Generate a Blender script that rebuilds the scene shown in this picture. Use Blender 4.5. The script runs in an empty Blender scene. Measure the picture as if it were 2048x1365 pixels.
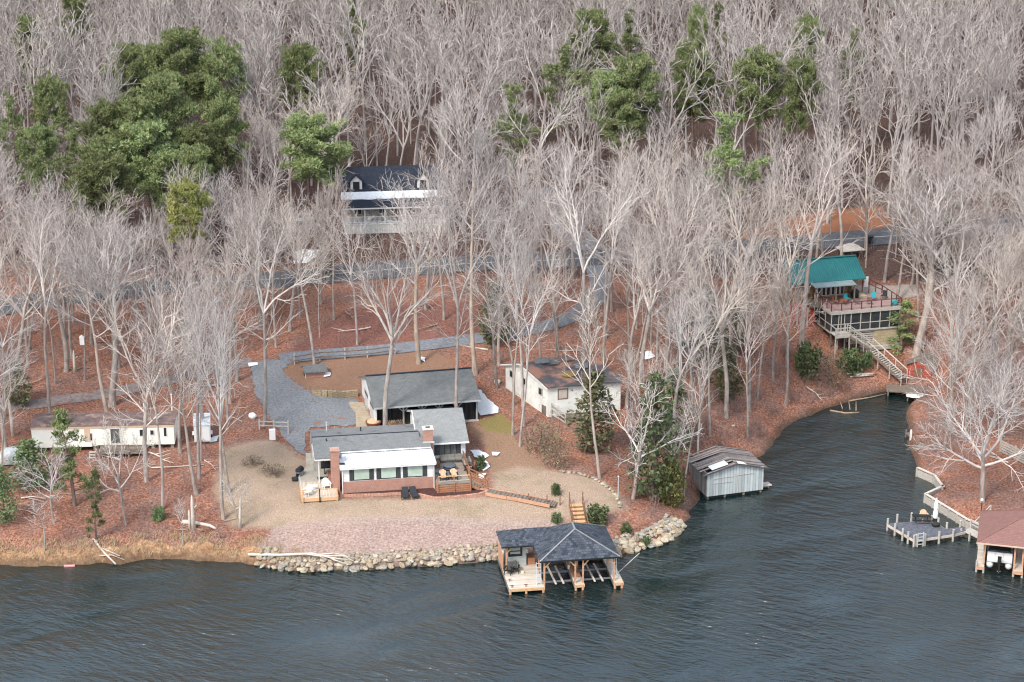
import bpy, math, random
import numpy as np
from mathutils import Vector, Matrix
from mathutils.geometry import delaunay_2d_cdt
random.seed(7)
R = math.radians
sc = bpy.context.scene
COL = sc.collection

# ------------------------------------------------------------------ camera (pixels below are 2048 x 1365)
CAM_H, FOC, PITCH = 80.5, 4000.0, R(18.5)
FW = np.array([0, math.cos(PITCH), -math.sin(PITCH)])
UP = np.array([0, math.sin(PITCH), math.cos(PITCH)])
RT = np.array([1.0, 0, 0])
CP = np.array([0, 0, CAM_H])
cam = bpy.data.cameras.new("camera")
cam.sensor_width = 36.0
cam.lens = FOC * 36.0 / 2048.0
cam.clip_start, cam.clip_end = 1.0, 5000.0
camo = bpy.data.objects.new("camera", cam)
camo.location = CP
camo.rotation_euler = (math.pi / 2 - PITCH, 0, 0)
COL.objects.link(camo)
sc.camera = camo

def ray(u, v):
    return FW + RT * (u - 1024) / FOC + UP * (682.5 - v) / FOC

def atz(u, v, z):
    d = ray(u, v)
    return CP + d * ((z - CAM_H) / d[2])

def proj(p):
    q = np.asarray(p, float) - CP
    w = q @ FW
    return 1024 + FOC * (q @ RT) / w, 682.5 - FOC * (q @ UP) / w

def depth(p):
    return float((np.asarray(p, float) - CP) @ FW)

# ------------------------------------------------------------------ terrain
SHORE_PX = [(-900, 1124), (-300, 1128), (0, 1130), (60, 1133), (130, 1132), (200, 1127), (240, 1128), (300, 1118), (360, 1118), (430, 1124), (480, 1125),
            (520, 1133), (570, 1141), (625, 1144), (680, 1141), (740, 1140), (800, 1134), (870, 1132), (930, 1126), (1000, 1121), (1060, 1116),
            (1130, 1113), (1200, 1114), (1250, 1108), (1285, 1099), (1320, 1088), (1350, 1073), (1368, 1053), (1380, 1035), (1386, 1015),
            (1398, 1000), (1402, 983), (1430, 955), (1480, 925), (1530, 910), (1547, 885), (1562, 862), (1592, 842), (1640, 822), (1690, 806),
            (1730, 793), (1770, 783), (1810, 779), (1845, 786), (1835, 800), (1815, 815), (1812, 835), (1822, 860), (1815, 885), (1830, 915),
            (1835, 950), (1868, 966), (1884, 990), (1850, 1004), (1931, 1055), (1952, 1066), (2060, 1085), (2300, 1130), (2900, 1180)]
shore = np.array([atz(u, v, 0)[:2] for u, v in SHORE_PX])
LAND = np.vstack([[-900, shore[0, 1] + 20], shore, [900, shore[-1, 1] - 10], [900, 1800], [-900, 1800]])

def polydist(X, Y, poly, closed=True):
    """signed distance to a polygon, positive inside"""
    X = np.asarray(X, float); Y = np.asarray(Y, float)
    D = np.full(X.shape, 1e18); ins = np.zeros(X.shape, bool)
    n = len(poly)
    for i in range(n):
        x0, y0 = poly[i]; x1, y1 = poly[(i + 1) % n]
        dx, dy = x1 - x0, y1 - y0
        L2 = dx * dx + dy * dy + 1e-12
        t = np.clip(((X - x0) * dx + (Y - y0) * dy) / L2, 0, 1)
        D = np.minimum(D, (X - x0 - t * dx) ** 2 + (Y - y0 - t * dy) ** 2)
        if dy != 0:
            c = (y0 > Y) != (y1 > Y)
            ins ^= c & (X < x0 + (Y - y0) * dx / dy)
    D = np.sqrt(D)
    return np.where(ins, D, -D)

def sm(a, b, x):
    t = np.clip((x - a) / (b - a), 0, 1)
    return t * t * (3 - 2 * t)

SY = [-50, 150, 170, 184, 202, 219, 240, 257, 300, 360, 460, 700, 1800]
SZ = [2.0, 2.2, 2.6, 3.0, 4.0, 6.0, 8.6, 10.8, 17, 26, 40, 60, 90]
YH = R(9)
PADS = [  # (origin x, y, yaw, x0, x1, y0, y1, z, margin)
    (-16.8, 183.76, YH, -4.6, 13.4, -0.6, 14.5, 3.0, 2.5),
    (-3.94, 202.32, R(13), -12.2, 0.4, -1.2, 8.8, 4.0, 3.0),
    (-22.0, 251.3, R(6.7), -1, 14.0, -0.5, 11.0, 11.3, 4.0),
]

def vnoise(X, Y, s, seed):
    rs = np.random.RandomState(seed)
    o = 0
    for k in range(5):
        a = rs.uniform(0, 6.28); f = s * rs.uniform(0.6, 1.6); ph = rs.uniform(0, 6.28)
        o = o + np.sin((X * math.cos(a) + Y * math.sin(a)) * f + ph)
    return o / 5

def hfun(X, Y):
    X = np.asarray(X, float); Y = np.asarray(Y, float)
    d = polydist(X, Y, LAND)
    d = d + (0.30 * vnoise(X, Y, 1.5, 8) + 0.22 * vnoise(X, Y, 3.4, 9)) * sm(38, 34, X) * sm(4, 1, np.abs(d))
    S = np.interp(Y, SY, SZ) + 0.25 * vnoise(X, Y, 0.25, 3) * sm(205, 235, Y)
    wl = sm(-21, -25, X) * sm(205, 198, Y)
    wc = sm(15, 20, X) * sm(186, 194, Y)
    wp = sm(35, 39, X) * sm(221, 212, Y)
    r0 = 0.35 + wl * 0.6 + wp * 0.55 * (1 - wl)
    k = 0.30 - wl * 0.09 + wc * (1 - wp) * 0.2 - wp * 0.24
    dd = np.maximum(d, 0)
    bank = r0 * sm(0, 0.6, dd) + k * dd + 0.12 * vnoise(X, Y, 1.3, 5) * sm(0.5, 2, dd) * sm(14, 5, dd) + wl * 0.5 * vnoise(X, Y, 2.1, 12) * sm(0.2, 0.8, dd) * sm(4, 1.5, dd)
    kk = 0.6
    hh = np.clip(0.5 + 0.5 * (S - bank) / kk, 0, 1)
    h = S * (1 - hh) + bank * hh - kk * hh * (1 - hh)
    for (ox, oy, yw, x0, x1, y0, y1, z, m) in PADS:
        c, s = math.cos(yw), math.sin(yw)
        lx = (X - ox) * c + (Y - oy) * s; ly = -(X - ox) * s + (Y - oy) * c
        q = np.sqrt(np.maximum(np.maximum(x0 - lx, lx - x1), 0) ** 2 + np.maximum(np.maximum(y0 - ly, ly - y1), 0) ** 2)
        w = sm(m, 0, q) * sm(0.2, 2, d)
        h = h * (1 - w) + z * w
    return np.where(d > 0, h, np.maximum(-0.1 + 0.5 * d, -3.0))

def hz(x, y):
    return float(hfun(np.array([x]), np.array([y]))[0])

_T = np.linspace(100, 560, 1400)
def G(u, v):
    """where the ray through a photo pixel meets the ground (or the water)"""
    d = ray(u, v); d = d / d[1]
    pts = CP[None, :] + d[None, :] * _T[:, None]
    f = pts[:, 2] - np.maximum(hfun(pts[:, 0], pts[:, 1]), 0.0)
    i = int(np.argmax(f < 0))
    if i == 0:
        i = len(_T) - 1
    a, b = f[i - 1], f[i]
    t = a / (a - b + 1e-9)
    p = pts[i - 1] * (1 - t) + pts[i] * t
    return p

def G2(u, v):
    p = G(u, v)
    return (p[0], p[1])

# ------------------------------------------------------------------ materials
def new_mat(name):
    m = bpy.data.materials.new(name); m.use_nodes = True
    nt = m.node_tree
    return m, nt, nt.nodes["Principled BSDF"]

def N(nt, typ, **kw):
    n = nt.nodes.new(typ)
    for k, v in kw.items():
        if hasattr(n, k):
            setattr(n, k, v)
        else:
            n.inputs[k].default_value = v
    return n

def coord(nt, kind="Object", scale=(1, 1, 1), rot=(0, 0, 0)):
    tc = nt.nodes.new("ShaderNodeTexCoord"); mp = nt.nodes.new("ShaderNodeMapping")
    mp.inputs["Scale"].default_value = scale; mp.inputs["Rotation"].default_value = rot
    nt.links.new(tc.outputs[kind], mp.inputs["Vector"])
    return mp.outputs["Vector"]

def noise(nt, vec, scale, detail=3, rough=0.6):
    n = N(nt, "ShaderNodeTexNoise", Scale=scale, Detail=detail, Roughness=rough)
    nt.links.new(vec, n.inputs["Vector"])
    return n.outputs["Fac"]

def ramp(nt, fac, stops):
    r = nt.nodes.new("ShaderNodeValToRGB")
    el = r.color_ramp.elements
    while len(el) < len(stops):
        el.new(0.5)
    for e, (p, c) in zip(el, stops):
        e.position = p; e.color = (*c, 1) if len(c) == 3 else c
    nt.links.new(fac, r.inputs["Fac"])
    return r.outputs["Color"]

def mixc(nt, fac, a, b, mode="MIX"):
    m = nt.nodes.new("ShaderNodeMix"); m.data_type = "RGBA"; m.blend_type = mode
    for sock, val in ((0, fac), (6, a), (7, b)):
        if isinstance(val, (int, float)):
            m.inputs[sock].default_value = val
        elif isinstance(val, tuple):
            m.inputs[sock].default_value = (*val, 1) if len(val) == 3 else val
        else:
            nt.links.new(val, m.inputs[sock])
    return m.outputs[2]

def mth(nt, op, a, b=None):
    m = nt.nodes.new("ShaderNodeMath"); m.operation = op
    for i, val in enumerate((a, b)):
        if val is None:
            continue
        if isinstance(val, (int, float)):
            m.inputs[i].default_value = val
        else:
            nt.links.new(val, m.inputs[i])
    return m.outputs[0]

def bump(nt, bs, h, dist, strength=1.0):
    b = N(nt, "ShaderNodeBump", Strength=strength, Distance=dist)
    nt.links.new(h, b.inputs["Height"]); nt.links.new(b.outputs["Normal"], bs.inputs["Normal"])

def mottled(name, c1, c2, scale=6.0, rough=0.85, stretch=(1, 1, 1), detail=4, metal=0.0, lo=0.3, hi=0.7, extra=None, spec=0.3, bmp=0.0):
    m, nt, bs = new_mat(name)
    v = coord(nt, "Object", stretch)
    col = ramp(nt, noise(nt, v, scale, detail), [(lo, c1), (hi, c2)])
    if extra:  # (colour, scale, threshold) stains
        f = ramp(nt, noise(nt, coord(nt), extra[1], 4), [(extra[2], (0, 0, 0)), (extra[2] + 0.12, (1, 1, 1))])
        col = mixc(nt, f, col, extra[0])
    nt.links.new(col, bs.inputs["Base Color"])
    bs.inputs["Roughness"].default_value = rough
    bs.inputs["Metallic"].default_value = metal
    bs.inputs["Specular IOR Level"].default_value = spec
    if bmp:
        bump(nt, bs, noise(nt, v, scale * 2, 3), bmp)
    return m

def wallvec(nt):
    """object coordinates folded so that x runs along any upright wall and y runs up it"""
    tc = nt.nodes.new("ShaderNodeTexCoord"); s = nt.nodes.new("ShaderNodeSeparateXYZ"); c = nt.nodes.new("ShaderNodeCombineXYZ")
    nt.links.new(tc.outputs["Object"], s.inputs[0])
    nt.links.new(mth(nt, "ADD", s.outputs[0], s.outputs[1]), c.inputs[0])
    nt.links.new(s.outputs[2], c.inputs[1])
    return c.outputs[0]

def brickmat(name, c1, c2, mortar, bw=0.22, bh=0.075, ms=0.012, roof=False, rough=0.9, stain=None):
    m, nt, bs = new_mat(name)
    v = coord(nt) if roof else wallvec(nt)
    b = nt.nodes.new("ShaderNodeTexBrick")
    nt.links.new(v, b.inputs["Vector"])
    b.inputs["Scale"].default_value = 1.0
    b.inputs["Color1"].default_value = (*c1, 1); b.inputs["Color2"].default_value = (*c2, 1); b.inputs["Mortar"].default_value = (*mortar, 1)
    b.inputs["Brick Width"].default_value = bw; b.inputs["Row Height"].default_value = bh; b.inputs["Mortar Size"].default_value = ms
    b.inputs["Bias"].default_value = 0.0
    col = mixc(nt, 0.2 if "blue" in name else 0.35, b.outputs["Color"], ramp(nt, noise(nt, coord(nt), 1.3, 5), [(0.3, c1), (0.7, c2)]))
    if stain:
        f = ramp(nt, noise(nt, coord(nt), stain[1], 4), [(stain[2], (0, 0, 0)), (stain[2] + 0.15, (1, 1, 1))])
        col = mixc(nt, f, col, stain[0])
    nt.links.new(col, bs.inputs["Base Color"])
    bs.inputs["Roughness"].default_value = rough
    bs.inputs["Specular IOR Level"].default_value = 0.25
    return m

def ribbed(name, c1, c2, pitch, axis=0, rough=0.45, depthv=0.02, stain=None, spec=0.4):
    m, nt, bs = new_mat(name)
    w = N(nt, "ShaderNodeTexWave", Scale=0.31416 / pitch, Distortion=0.0)
    w.bands_direction = "XYZ"[axis]; w.wave_profile = "SIN"
    nt.links.new(coord(nt), w.inputs["Vector"])
    col = ramp(nt, noise(nt, coord(nt, "Object", tuple(4.0 if i == axis else 0.5 for i in range(3))), 1.5, 4), [(0.35, c1), (0.65, c2)])
    if stain:
        f = ramp(nt, noise(nt, coord(nt), stain[1], 4), [(stain[2], (0, 0, 0)), (stain[2] + 0.12, (1, 1, 1))])
        col = mixc(nt, f, col, stain[0])
    col = mixc(nt, mth(nt, "MULTIPLY", w.outputs["Fac"], 0.25), col, tuple(x * 0.55 for x in c1))
    nt.links.new(col, bs.inputs["Base Color"])
    bs.inputs["Roughness"].default_value = rough; bs.inputs["Specular IOR Level"].default_value = spec
    bump(nt, bs, w.outputs["Fac"], depthv)
    return m

def planks(name, c1, c2, gap, width=0.14, axis=0, rough=0.8):
    """boards laid side by side along an axis, each with its own tone"""
    m, nt, bs = new_mat(name)
    tc = nt.nodes.new("ShaderNodeTexCoord"); s = nt.nodes.new("ShaderNodeSeparateXYZ")
    nt.links.new(tc.outputs["Object"], s.inputs[0])
    t = mth(nt, "DIVIDE", s.outputs[axis], width)
    fl = mth(nt, "FLOOR", t); fr = mth(nt, "FRACT", t)
    wn = nt.nodes.new("ShaderNodeTexWhiteNoise"); wn.noise_dimensions = "1D"; nt.links.new(fl, wn.inputs["W"])
    f = mth(nt, "ADD", mth(nt, "MULTIPLY", wn.outputs["Value"], 0.5), mth(nt, "MULTIPLY", noise(nt, coord(nt), 1.4, 5), 0.5))
    col = ramp(nt, f, [(0.25, c1), (0.75, c2)])
    g = mth(nt, "LESS_THAN", fr, 0.12)
    col = mixc(nt, g, col, gap)
    nt.links.new(col, bs.inputs["Base Color"]); bs.inputs["Roughness"].default_value = rough; bs.inputs["Specular IOR Level"].default_value = 0.25
    return m

def plain(name, c, rough=0.6, metal=0.0, spec=0.4, var=0.12):
    d = tuple(x * (1 - var) for x in c)
    return mottled(name, d, c, 2.5, rough, metal=metal, spec=spec)

def glassy(name, c, rough=0.08):
    m, nt, bs = new_mat(name)
    col = ramp(nt, noise(nt, coord(nt), 0.9, 3), [(0.35, tuple(x * 0.75 for x in c)), (0.65, c)])
    nt.links.new(col, bs.inputs["Base Color"])
    bs.inputs["Roughness"].default_value = rough; bs.inputs["Specular IOR Level"].default_value = 0.6
    return m

M = {}
M["white"] = plain("white_paint", (0.78, 0.79, 0.78), 0.6, var=0.08)
M["siding"] = ribbed("white_siding", (0.74, 0.75, 0.75), (0.8, 0.81, 0.8), 0.16, 2, 0.6, 0.01)
M["black"] = plain("black_trim", (0.014, 0.018, 0.017), 0.5)
M["shutter"] = plain("charcoal_shutter", (0.05, 0.055, 0.06), 0.6)
M["paleglass"] = glassy("blind_glass", (0.50, 0.62, 0.53), 0.2)
M["darkglass"] = glassy("dark_glass", (0.03, 0.035, 0.04))
M["curtain"] = ribbed("curtain_glass", (0.08, 0.09, 0.09), (0.16, 0.17, 0.16), 0.35, 0, 0.2, 0.0)
M["brick"] = brickmat("red_brick", (0.44, 0.17, 0.105), (0.22, 0.075, 0.05), (0.50, 0.42, 0.37), ms=0.016, stain=((0.48, 0.26, 0.19), 2.2, 0.58))
M["cap"] = plain("pale_cap", (0.62, 0.60, 0.54), 0.8)
M["shingle"] = brickmat("grey_shingle", (0.185, 0.195, 0.195), (0.115, 0.122, 0.124), (0.075, 0.08, 0.083), 0.3, 0.16, 0.02, True, 0.95, ((0.075, 0.078, 0.075), 0.45, 0.60))
M["shingle_light"] = brickmat("pale_grey_shingle", (0.30, 0.31, 0.305), (0.21, 0.22, 0.22), (0.15, 0.155, 0.157), 0.3, 0.16, 0.02, True, 0.95, ((0.075, 0.078, 0.075), 0.45, 0.60))
M["shingle_mid"] = brickmat("mid_grey_shingle", (0.25, 0.26, 0.26), (0.165, 0.172, 0.174), (0.11, 0.115, 0.118), 0.3, 0.16, 0.02, True, 0.95, ((0.075, 0.078, 0.075), 0.45, 0.60))
M["shingle_blue"] = brickmat("blue_black_shingle", (0.10, 0.115, 0.14), (0.022, 0.028, 0.04), (0.015, 0.018, 0.027), 0.30, 0.22, 0.012, True, 0.9)
M["shingle_red"] = brickmat("red_shingle", (0.27, 0.14, 0.12), (0.19, 0.105, 0.095), (0.13, 0.075, 0.068), 0.3, 0.16, 0.015, True, 0.9)
M["shingle_dark"] = brickmat("navy_shingle", (0.035, 0.045, 0.065), (0.02, 0.025, 0.04), (0.012, 0.015, 0.02), 0.3, 0.2, 0.02, True, 0.9)
M["tin"] = ribbed("white_tin", (0.66, 0.68, 0.70), (0.80, 0.81, 0.81), 0.3, 0, 0.4, 0.025, ((0.5, 0.50, 0.52), 0.7, 0.58))
M["teal"] = ribbed("teal_tin", (0.012, 0.125, 0.135), (0.02, 0.17, 0.17), 0.3, 0, 0.35, 0.03)
M["tealgrey"] = mottled("faded_porch_roof", (0.16, 0.21, 0.22), (0.24, 0.30, 0.31), 1.5)
M["conc"] = mottled("concrete", (0.36, 0.33, 0.27), (0.50, 0.46, 0.39), 1.4, 0.9)
M["ledge"] = mottled("stone_ledge", (0.30, 0.24, 0.17), (0.45, 0.38, 0.28), 2.0, 0.9)
M["deck_new"] = planks("new_deck_boards", (0.52, 0.42, 0.32), (0.68, 0.57, 0.46), (0.3, 0.22, 0.16), 0.14, 0)
M["wood_new"] = mottled("yellow_pine", (0.52, 0.31, 0.16), (0.68, 0.44, 0.26), 3.0, 0.75, (1, 1, 4))
M["wood_red"] = mottled("stained_cedar", (0.30, 0.135, 0.075), (0.44, 0.225, 0.13), 3.0, 0.7, (1, 1, 4))
M["deck_old"] = planks("weathered_deck_boards", (0.23, 0.19, 0.15), (0.36, 0.31, 0.26), (0.1, 0.08, 0.07), 0.14, 1)
M["deck_dock"] = planks("bleached_dock_boards", (0.46, 0.40, 0.33), (0.66, 0.60, 0.52), (0.22, 0.18, 0.14), 0.14, 1)
M["wood_grey"] = mottled("silvered_wood", (0.34, 0.32, 0.29), (0.52, 0.49, 0.44), 2.5, 0.9, (1, 1, 4))
M["wood_dark"] = mottled("dark_weathered_wood", (0.13, 0.10, 0.08), (0.24, 0.20, 0.17), 3.0, 0.9)
M["wood_post"] = mottled("orange_brown_post", (0.42, 0.22, 0.13), (0.60, 0.36, 0.24), 3.0, 0.8, (1, 1, 3))
M["wood_brown"] = mottled("brown_rail", (0.15, 0.075, 0.05), (0.25, 0.13, 0.09), 3.0, 0.8)
M["maroon"] = mottled("maroon_rail", (0.10, 0.03, 0.03), (0.17, 0.055, 0.05), 3.0, 0.8)
M["mauve_deck"] = planks("mauve_deck_boards", (0.30, 0.19, 0.18), (0.42, 0.29, 0.27), (0.13, 0.08, 0.08), 0.14, 1)
M["grey_paint"] = plain("grey_board", (0.40, 0.42, 0.42), 0.7)
M["garage_white"] = plain("garage_white", (0.72, 0.74, 0.75), 0.6)
M["door_grey"] = ribbed("grey_door", (0.48, 0.51, 0.53), (0.56, 0.58, 0.60), 0.5, 2, 0.6, 0.02)
M["tarp"] = mottled("black_tarp", (0.008, 0.009, 0.011), (0.035, 0.038, 0.045), 1.5, 0.5, (1, 1, 0.3), bmp=0.1)
M["dark"] = plain("dark_void", (0.02, 0.02, 0.022), 0.9)  # near-black painted as shade in gaps, also used on small dark parts
M["fabric_dark"] = plain("charcoal_fabric", (0.03, 0.033, 0.04), 0.9)
M["sofa"] = plain("taupe_cushion", (0.22, 0.21, 0.19), 0.9)
M["sofa_frame"] = plain("dark_wicker", (0.07, 0.07, 0.068), 0.9)
M["steel"] = plain("steel", (0.40, 0.42, 0.44), 0.35, 0.7)
M["alu"] = plain("aluminium", (0.68, 0.70, 0.70), 0.45, 0.3)
M["plastic_white"] = plain("white_plastic", (0.82, 0.82, 0.80), 0.5, var=0.05)
M["peach"] = plain("peach_slats", (0.74, 0.46, 0.30), 0.6)
M["rust"] = mottled("rusty_iron", (0.16, 0.05, 0.03), (0.32, 0.12, 0.06), 4)
M["red"] = plain("red_paint", (0.42, 0.03, 0.04), 0.5)
M["red_board"] = planks("red_boards", (0.34, 0.065, 0.045), (0.48, 0.11, 0.07), (0.2, 0.03, 0.02), 0.25, 2)
M["derelict"] = mottled("peeling_white_paint", (0.66, 0.67, 0.62), (0.84, 0.85, 0.81), 1.2, 0.8, extra=((0.42, 0.42, 0.36), 1.5, 0.60))
M["mobile"] = mottled("cream_metal_siding", (0.75, 0.745, 0.66), (0.85, 0.85, 0.79), 0.6, 0.6, extra=((0.55, 0.50, 0.38), 0.9, 0.62))
M["mobile_trim"] = mottled("pinkish_trim", (0.5, 0.34, 0.24), (0.66, 0.50, 0.38), 1.0, 0.7)
M["litter_roof"] = mottled("leaf_covered_roof", (0.055, 0.055, 0.062), (0.10, 0.095, 0.10), 1.5, 0.95, extra=((0.27, 0.145, 0.11), 0.40, 0.44))
M["roof_mobile"] = mottled("dark_flat_roof", (0.08, 0.06, 0.06), (0.24, 0.17, 0.155), 1.1, 0.95, detail=6, extra=((0.36, 0.24, 0.19), 0.9, 0.56))
M["moss"] = mottled("moss", (0.16, 0.13, 0.03), (0.28, 0.20, 0.05), 2)
M["silver_boards"] = planks("silvered_boards", (0.36, 0.40, 0.40), (0.56, 0.60, 0.60), (0.20, 0.22, 0.22), 0.32, 0, 0.75)
M["old_roof"] = planks("rotten_roof_boards", (0.07, 0.06, 0.06), (0.36, 0.31, 0.29), (0.02, 0.02, 0.02), 0.26, 1, 0.95)
M["boathouse_side"] = planks("dark_side_boards", (0.14, 0.14, 0.14), (0.27, 0.27, 0.26), (0.05, 0.05, 0.05), 0.3, 1, 0.9)
M["grey_siding"] = ribbed("sage_siding", (0.40, 0.43, 0.41), (0.46, 0.49, 0.47), 0.14, 2, 0.7, 0.01)
M["cape_siding"] = ribbed("cape_siding", (0.62, 0.66, 0.70), (0.72, 0.75, 0.78), 0.2, 2, 0.7, 0.01)
M["beige_wall"] = plain("beige_wall", (0.55, 0.48, 0.42), 0.8)
M["lattice"] = ribbed("white_lattice", (0.62, 0.62, 0.58), (0.78, 0.78, 0.74), 0.3, 0, 0.7, 0.02)
M["snow"] = mottled("old_snow", (0.72, 0.76, 0.80), (0.86, 0.88, 0.9), 3.0, 0.7)
M["tan_stone"] = brickmat("tan_stone", (0.50, 0.42, 0.28), (0.38, 0.31, 0.2), (0.25, 0.21, 0.15), 0.8, 0.4, 0.03)
M["block"] = brickmat("tan_block", (0.44, 0.36, 0.24), (0.33, 0.26, 0.17), (0.17, 0.13, 0.09), 0.4, 0.2, 0.03)
M["edging"] = brickmat("terracotta_edging", (0.60, 0.35, 0.26), (0.46, 0.25, 0.18), (0.26, 0.15, 0.11), 0.3, 0.12, 0.02)
M["mulch"] = mottled("dark_red_mulch", (0.03, 0.014, 0.013), (0.12, 0.055, 0.047), 9, 0.95, lo=0.35, hi=0.65)
M["log_wood"] = mottled("brown_log", (0.24, 0.17, 0.12), (0.42, 0.32, 0.24), 4, 0.9)
M["bleached"] = mottled("bleached_wood", (0.48, 0.42, 0.36), (0.66, 0.60, 0.53), 3, 0.9)
M["cut_wood"] = mottled("cut_wood", (0.45, 0.30, 0.18), (0.62, 0.46, 0.30), 6, 0.9)
M["log_wall"] = planks("log_wall", (0.25, 0.14, 0.075), (0.40, 0.25, 0.14), (0.12, 0.07, 0.04), 0.28, 2)
M["screen"] = mottled("insect_screen", (0.018, 0.022, 0.026), (0.05, 0.06, 0.065), 0.8, 0.5)
M["carpet"] = mottled("slate_dock_carpet", (0.055, 0.06, 0.075), (0.16, 0.165, 0.19), 4, 0.95)
M["canvas"] = mottled("white_canvas", (0.72, 0.70, 0.68), (0.84, 0.82, 0.80), 3, 0.9)
M["teal_plastic"] = plain("turquoise_plastic", (0.03, 0.36, 0.40), 0.5)
M["bin"] = plain("dark_bin", (0.02, 0.025, 0.035), 0.5)
M["tyre"] = plain("tyre", (0.02, 0.02, 0.02), 0.9)
M["car_white"] = plain("white_car", (0.72, 0.73, 0.75), 0.3)
M["car_grey"] = plain("grey_car", (0.22, 0.23, 0.25), 0.3)
M["cover"] = mottled("silver_cover", (0.42, 0.45, 0.45), (0.60, 0.63, 0.63), 1.5, 0.6, bmp=0.1)
M["orange_rope"] = plain("pink_float", (0.7, 0.35, 0.35), 0.6)

# ------------------------------------------------------------------ objects
def tag(o, label=None, cat=None, group=None, kind=None):
    if label: o["label"] = label
    if cat: o["category"] = cat
    if group: o["group"] = group
    if kind: o["kind"] = kind
    return o

class MB:
    """collects shapes; build() links them as ONE mesh object"""
    def __init__(s): s.v = []; s.f = []; s.mi = []; s.cur = 0
    def add(s, vs, fs):
        b = len(s.v); s.v += [tuple(map(float, p)) for p in vs]; s.f += [tuple(i + b for i in f) for f in fs]; s.mi += [s.cur] * len(fs); return s
    def hexa(s, p):
        return s.add(p, [(0, 3, 2, 1), (4, 5, 6, 7), (0, 1, 5, 4), (1, 2, 6, 5), (2, 3, 7, 6), (3, 0, 4, 7)])
    def box(s, x0, x1, y0, y1, z0, z1):
        return s.hexa([(x0, y0, z0), (x1, y0, z0), (x1, y1, z0), (x0, y1, z0), (x0, y0, z1), (x1, y0, z1), (x1, y1, z1), (x0, y1, z1)])
    def bar(s, p, q, w, h=None):
        h = h or w
        p = Vector(p); q = Vector(q); d = (q - p).normalized()
        a = d.cross(Vector((0, 0, 1)))
        a = Vector((1, 0, 0)) if a.length < 1e-4 else a.normalized()
        b = a.cross(d).normalized()
        a = a * w / 2; b = b * h / 2
        return s.hexa([p - a - b, p + a - b, p + a + b, p - a + b, q - a - b, q + a - b, q + a + b, q - a + b])
    def tube(s, pts, rads, n=6, cap=True):
        base = []; prev = None
        for i, p in enumerate(pts):
            p = Vector(p)
            d = (Vector(pts[min(i + 1, len(pts) - 1)]) - Vector(pts[max(i - 1, 0)]))
            d = d.normalized() if d.length > 1e-9 else Vector((0, 0, 1))
            a = d.cross(Vector((0.31, 0.87, 0.2))).normalized(); b = d.cross(a)
            base += [p + (a * math.cos(k * 2 * math.pi / n) + b * math.sin(k * 2 * math.pi / n)) * rads[i] for k in range(n)]
        fs = [(i * n + k, i * n + (k + 1) % n, (i + 1) * n + (k + 1) % n, (i + 1) * n + k) for i in range(len(pts) - 1) for k in range(n)]
        if cap:
            fs += [tuple(range(n - 1, -1, -1)), tuple((len(pts) - 1) * n + k for k in range(n))]
        return s.add(base, fs)
    def cyl(s, p, q, r0, r1=None, n=10): return s.tube([p, q], [r0, r0 if r1 is None else r1], n)
    def slab(s, pts, th):
        """flat polygon thickened by th downwards"""
        n = len(pts)
        vs = [tuple(p) for p in pts] + [(p[0], p[1], p[2] - th) for p in pts]
        return s.add(vs, [tuple(range(n)), tuple(range(2 * n - 1, n - 1, -1))] + [(i, i + n, (i + 1) % n + n, (i + 1) % n) for i in range(n)])
    def prism(s, pts, d):
        """polygon pts extruded by vector d"""
        n = len(pts)
        vs = [tuple(p) for p in pts] + [(p[0] + d[0], p[1] + d[1], p[2] + d[2]) for p in pts]
        return s.add(vs, [tuple(range(n - 1, -1, -1)), tuple(range(n, 2 * n))] + [(i, (i + 1) % n, (i + 1) % n + n, i + n) for i in range(n)])
    def lathe(s, c, prof, n=14):
        vs = [(c[0] + r * math.cos(k * 2 * math.pi / n), c[1] + r * math.sin(k * 2 * math.pi / n), c[2] + z) for r, z in prof for k in range(n)]
        fs = [(i * n + k, i * n + (k + 1) % n, (i + 1) * n + (k + 1) % n, (i + 1) * n + k) for i in range(len(prof) - 1) for k in range(n)]
        fs += [tuple(range(n - 1, -1, -1)), tuple((len(prof) - 1) * n + k for k in range(n))]
        return s.add(vs, fs)
    def blob(s, c, r, seed=0, n=8, rings=6, amp=0.2):
        rs = random.Random(seed); vs = []; fs = []
        ph = [rs.uniform(0, 6.28) for _ in range(6)]
        for i in range(rings + 1):
            t = math.pi * i / rings
            for k in range(n):
                a = 2 * math.pi * k / n
                q = 1 + amp * (math.sin(2 * a + ph[0] + 2 * t) * 0.5 + math.sin(3 * a + ph[1] - t * 3) * 0.3 + math.sin(5 * t + ph[2]) * 0.3)
                vs.append((c[0] + r[0] * q * math.sin(t) * math.cos(a), c[1] + r[1] * q * math.sin(t) * math.sin(a), c[2] + r[2] * q * math.cos(t)))
        for i in range(rings):
            for k in range(n):
                fs.append((i * n + k, (i + 1) * n + k, (i + 1) * n + (k + 1) % n, i * n + (k + 1) % n))
        return s.add(vs, fs)
    def build(s, name, mat, parent=None, smooth=False, loc=None, mats=None):
        me = bpy.data.meshes.new(name)
        me.from_pydata(s.v, [], s.f)
        for m in (mats or [mat]): me.materials.append(m)
        if mats: me.polygons.foreach_set("material_index", s.mi)
        if smooth: me.polygons.foreach_set("use_smooth", [True] * len(me.polygons))
        me.validate(); me.update()
        o = bpy.data.objects.new(name, me); COL.objects.link(o)
        if parent is not None: o.parent = parent
        if loc is not None: o.location = loc
        return o

def thing(name, label, cat, loc=(0, 0, 0), rz=0.0, group=None):
    o = bpy.data.objects.new(name, None); COL.objects.link(o)
    o.location = loc; o.rotation_euler = (0, 0, rz)
    o.empty_display_size = 0.3
    return tag(o, label, cat, group)

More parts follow.
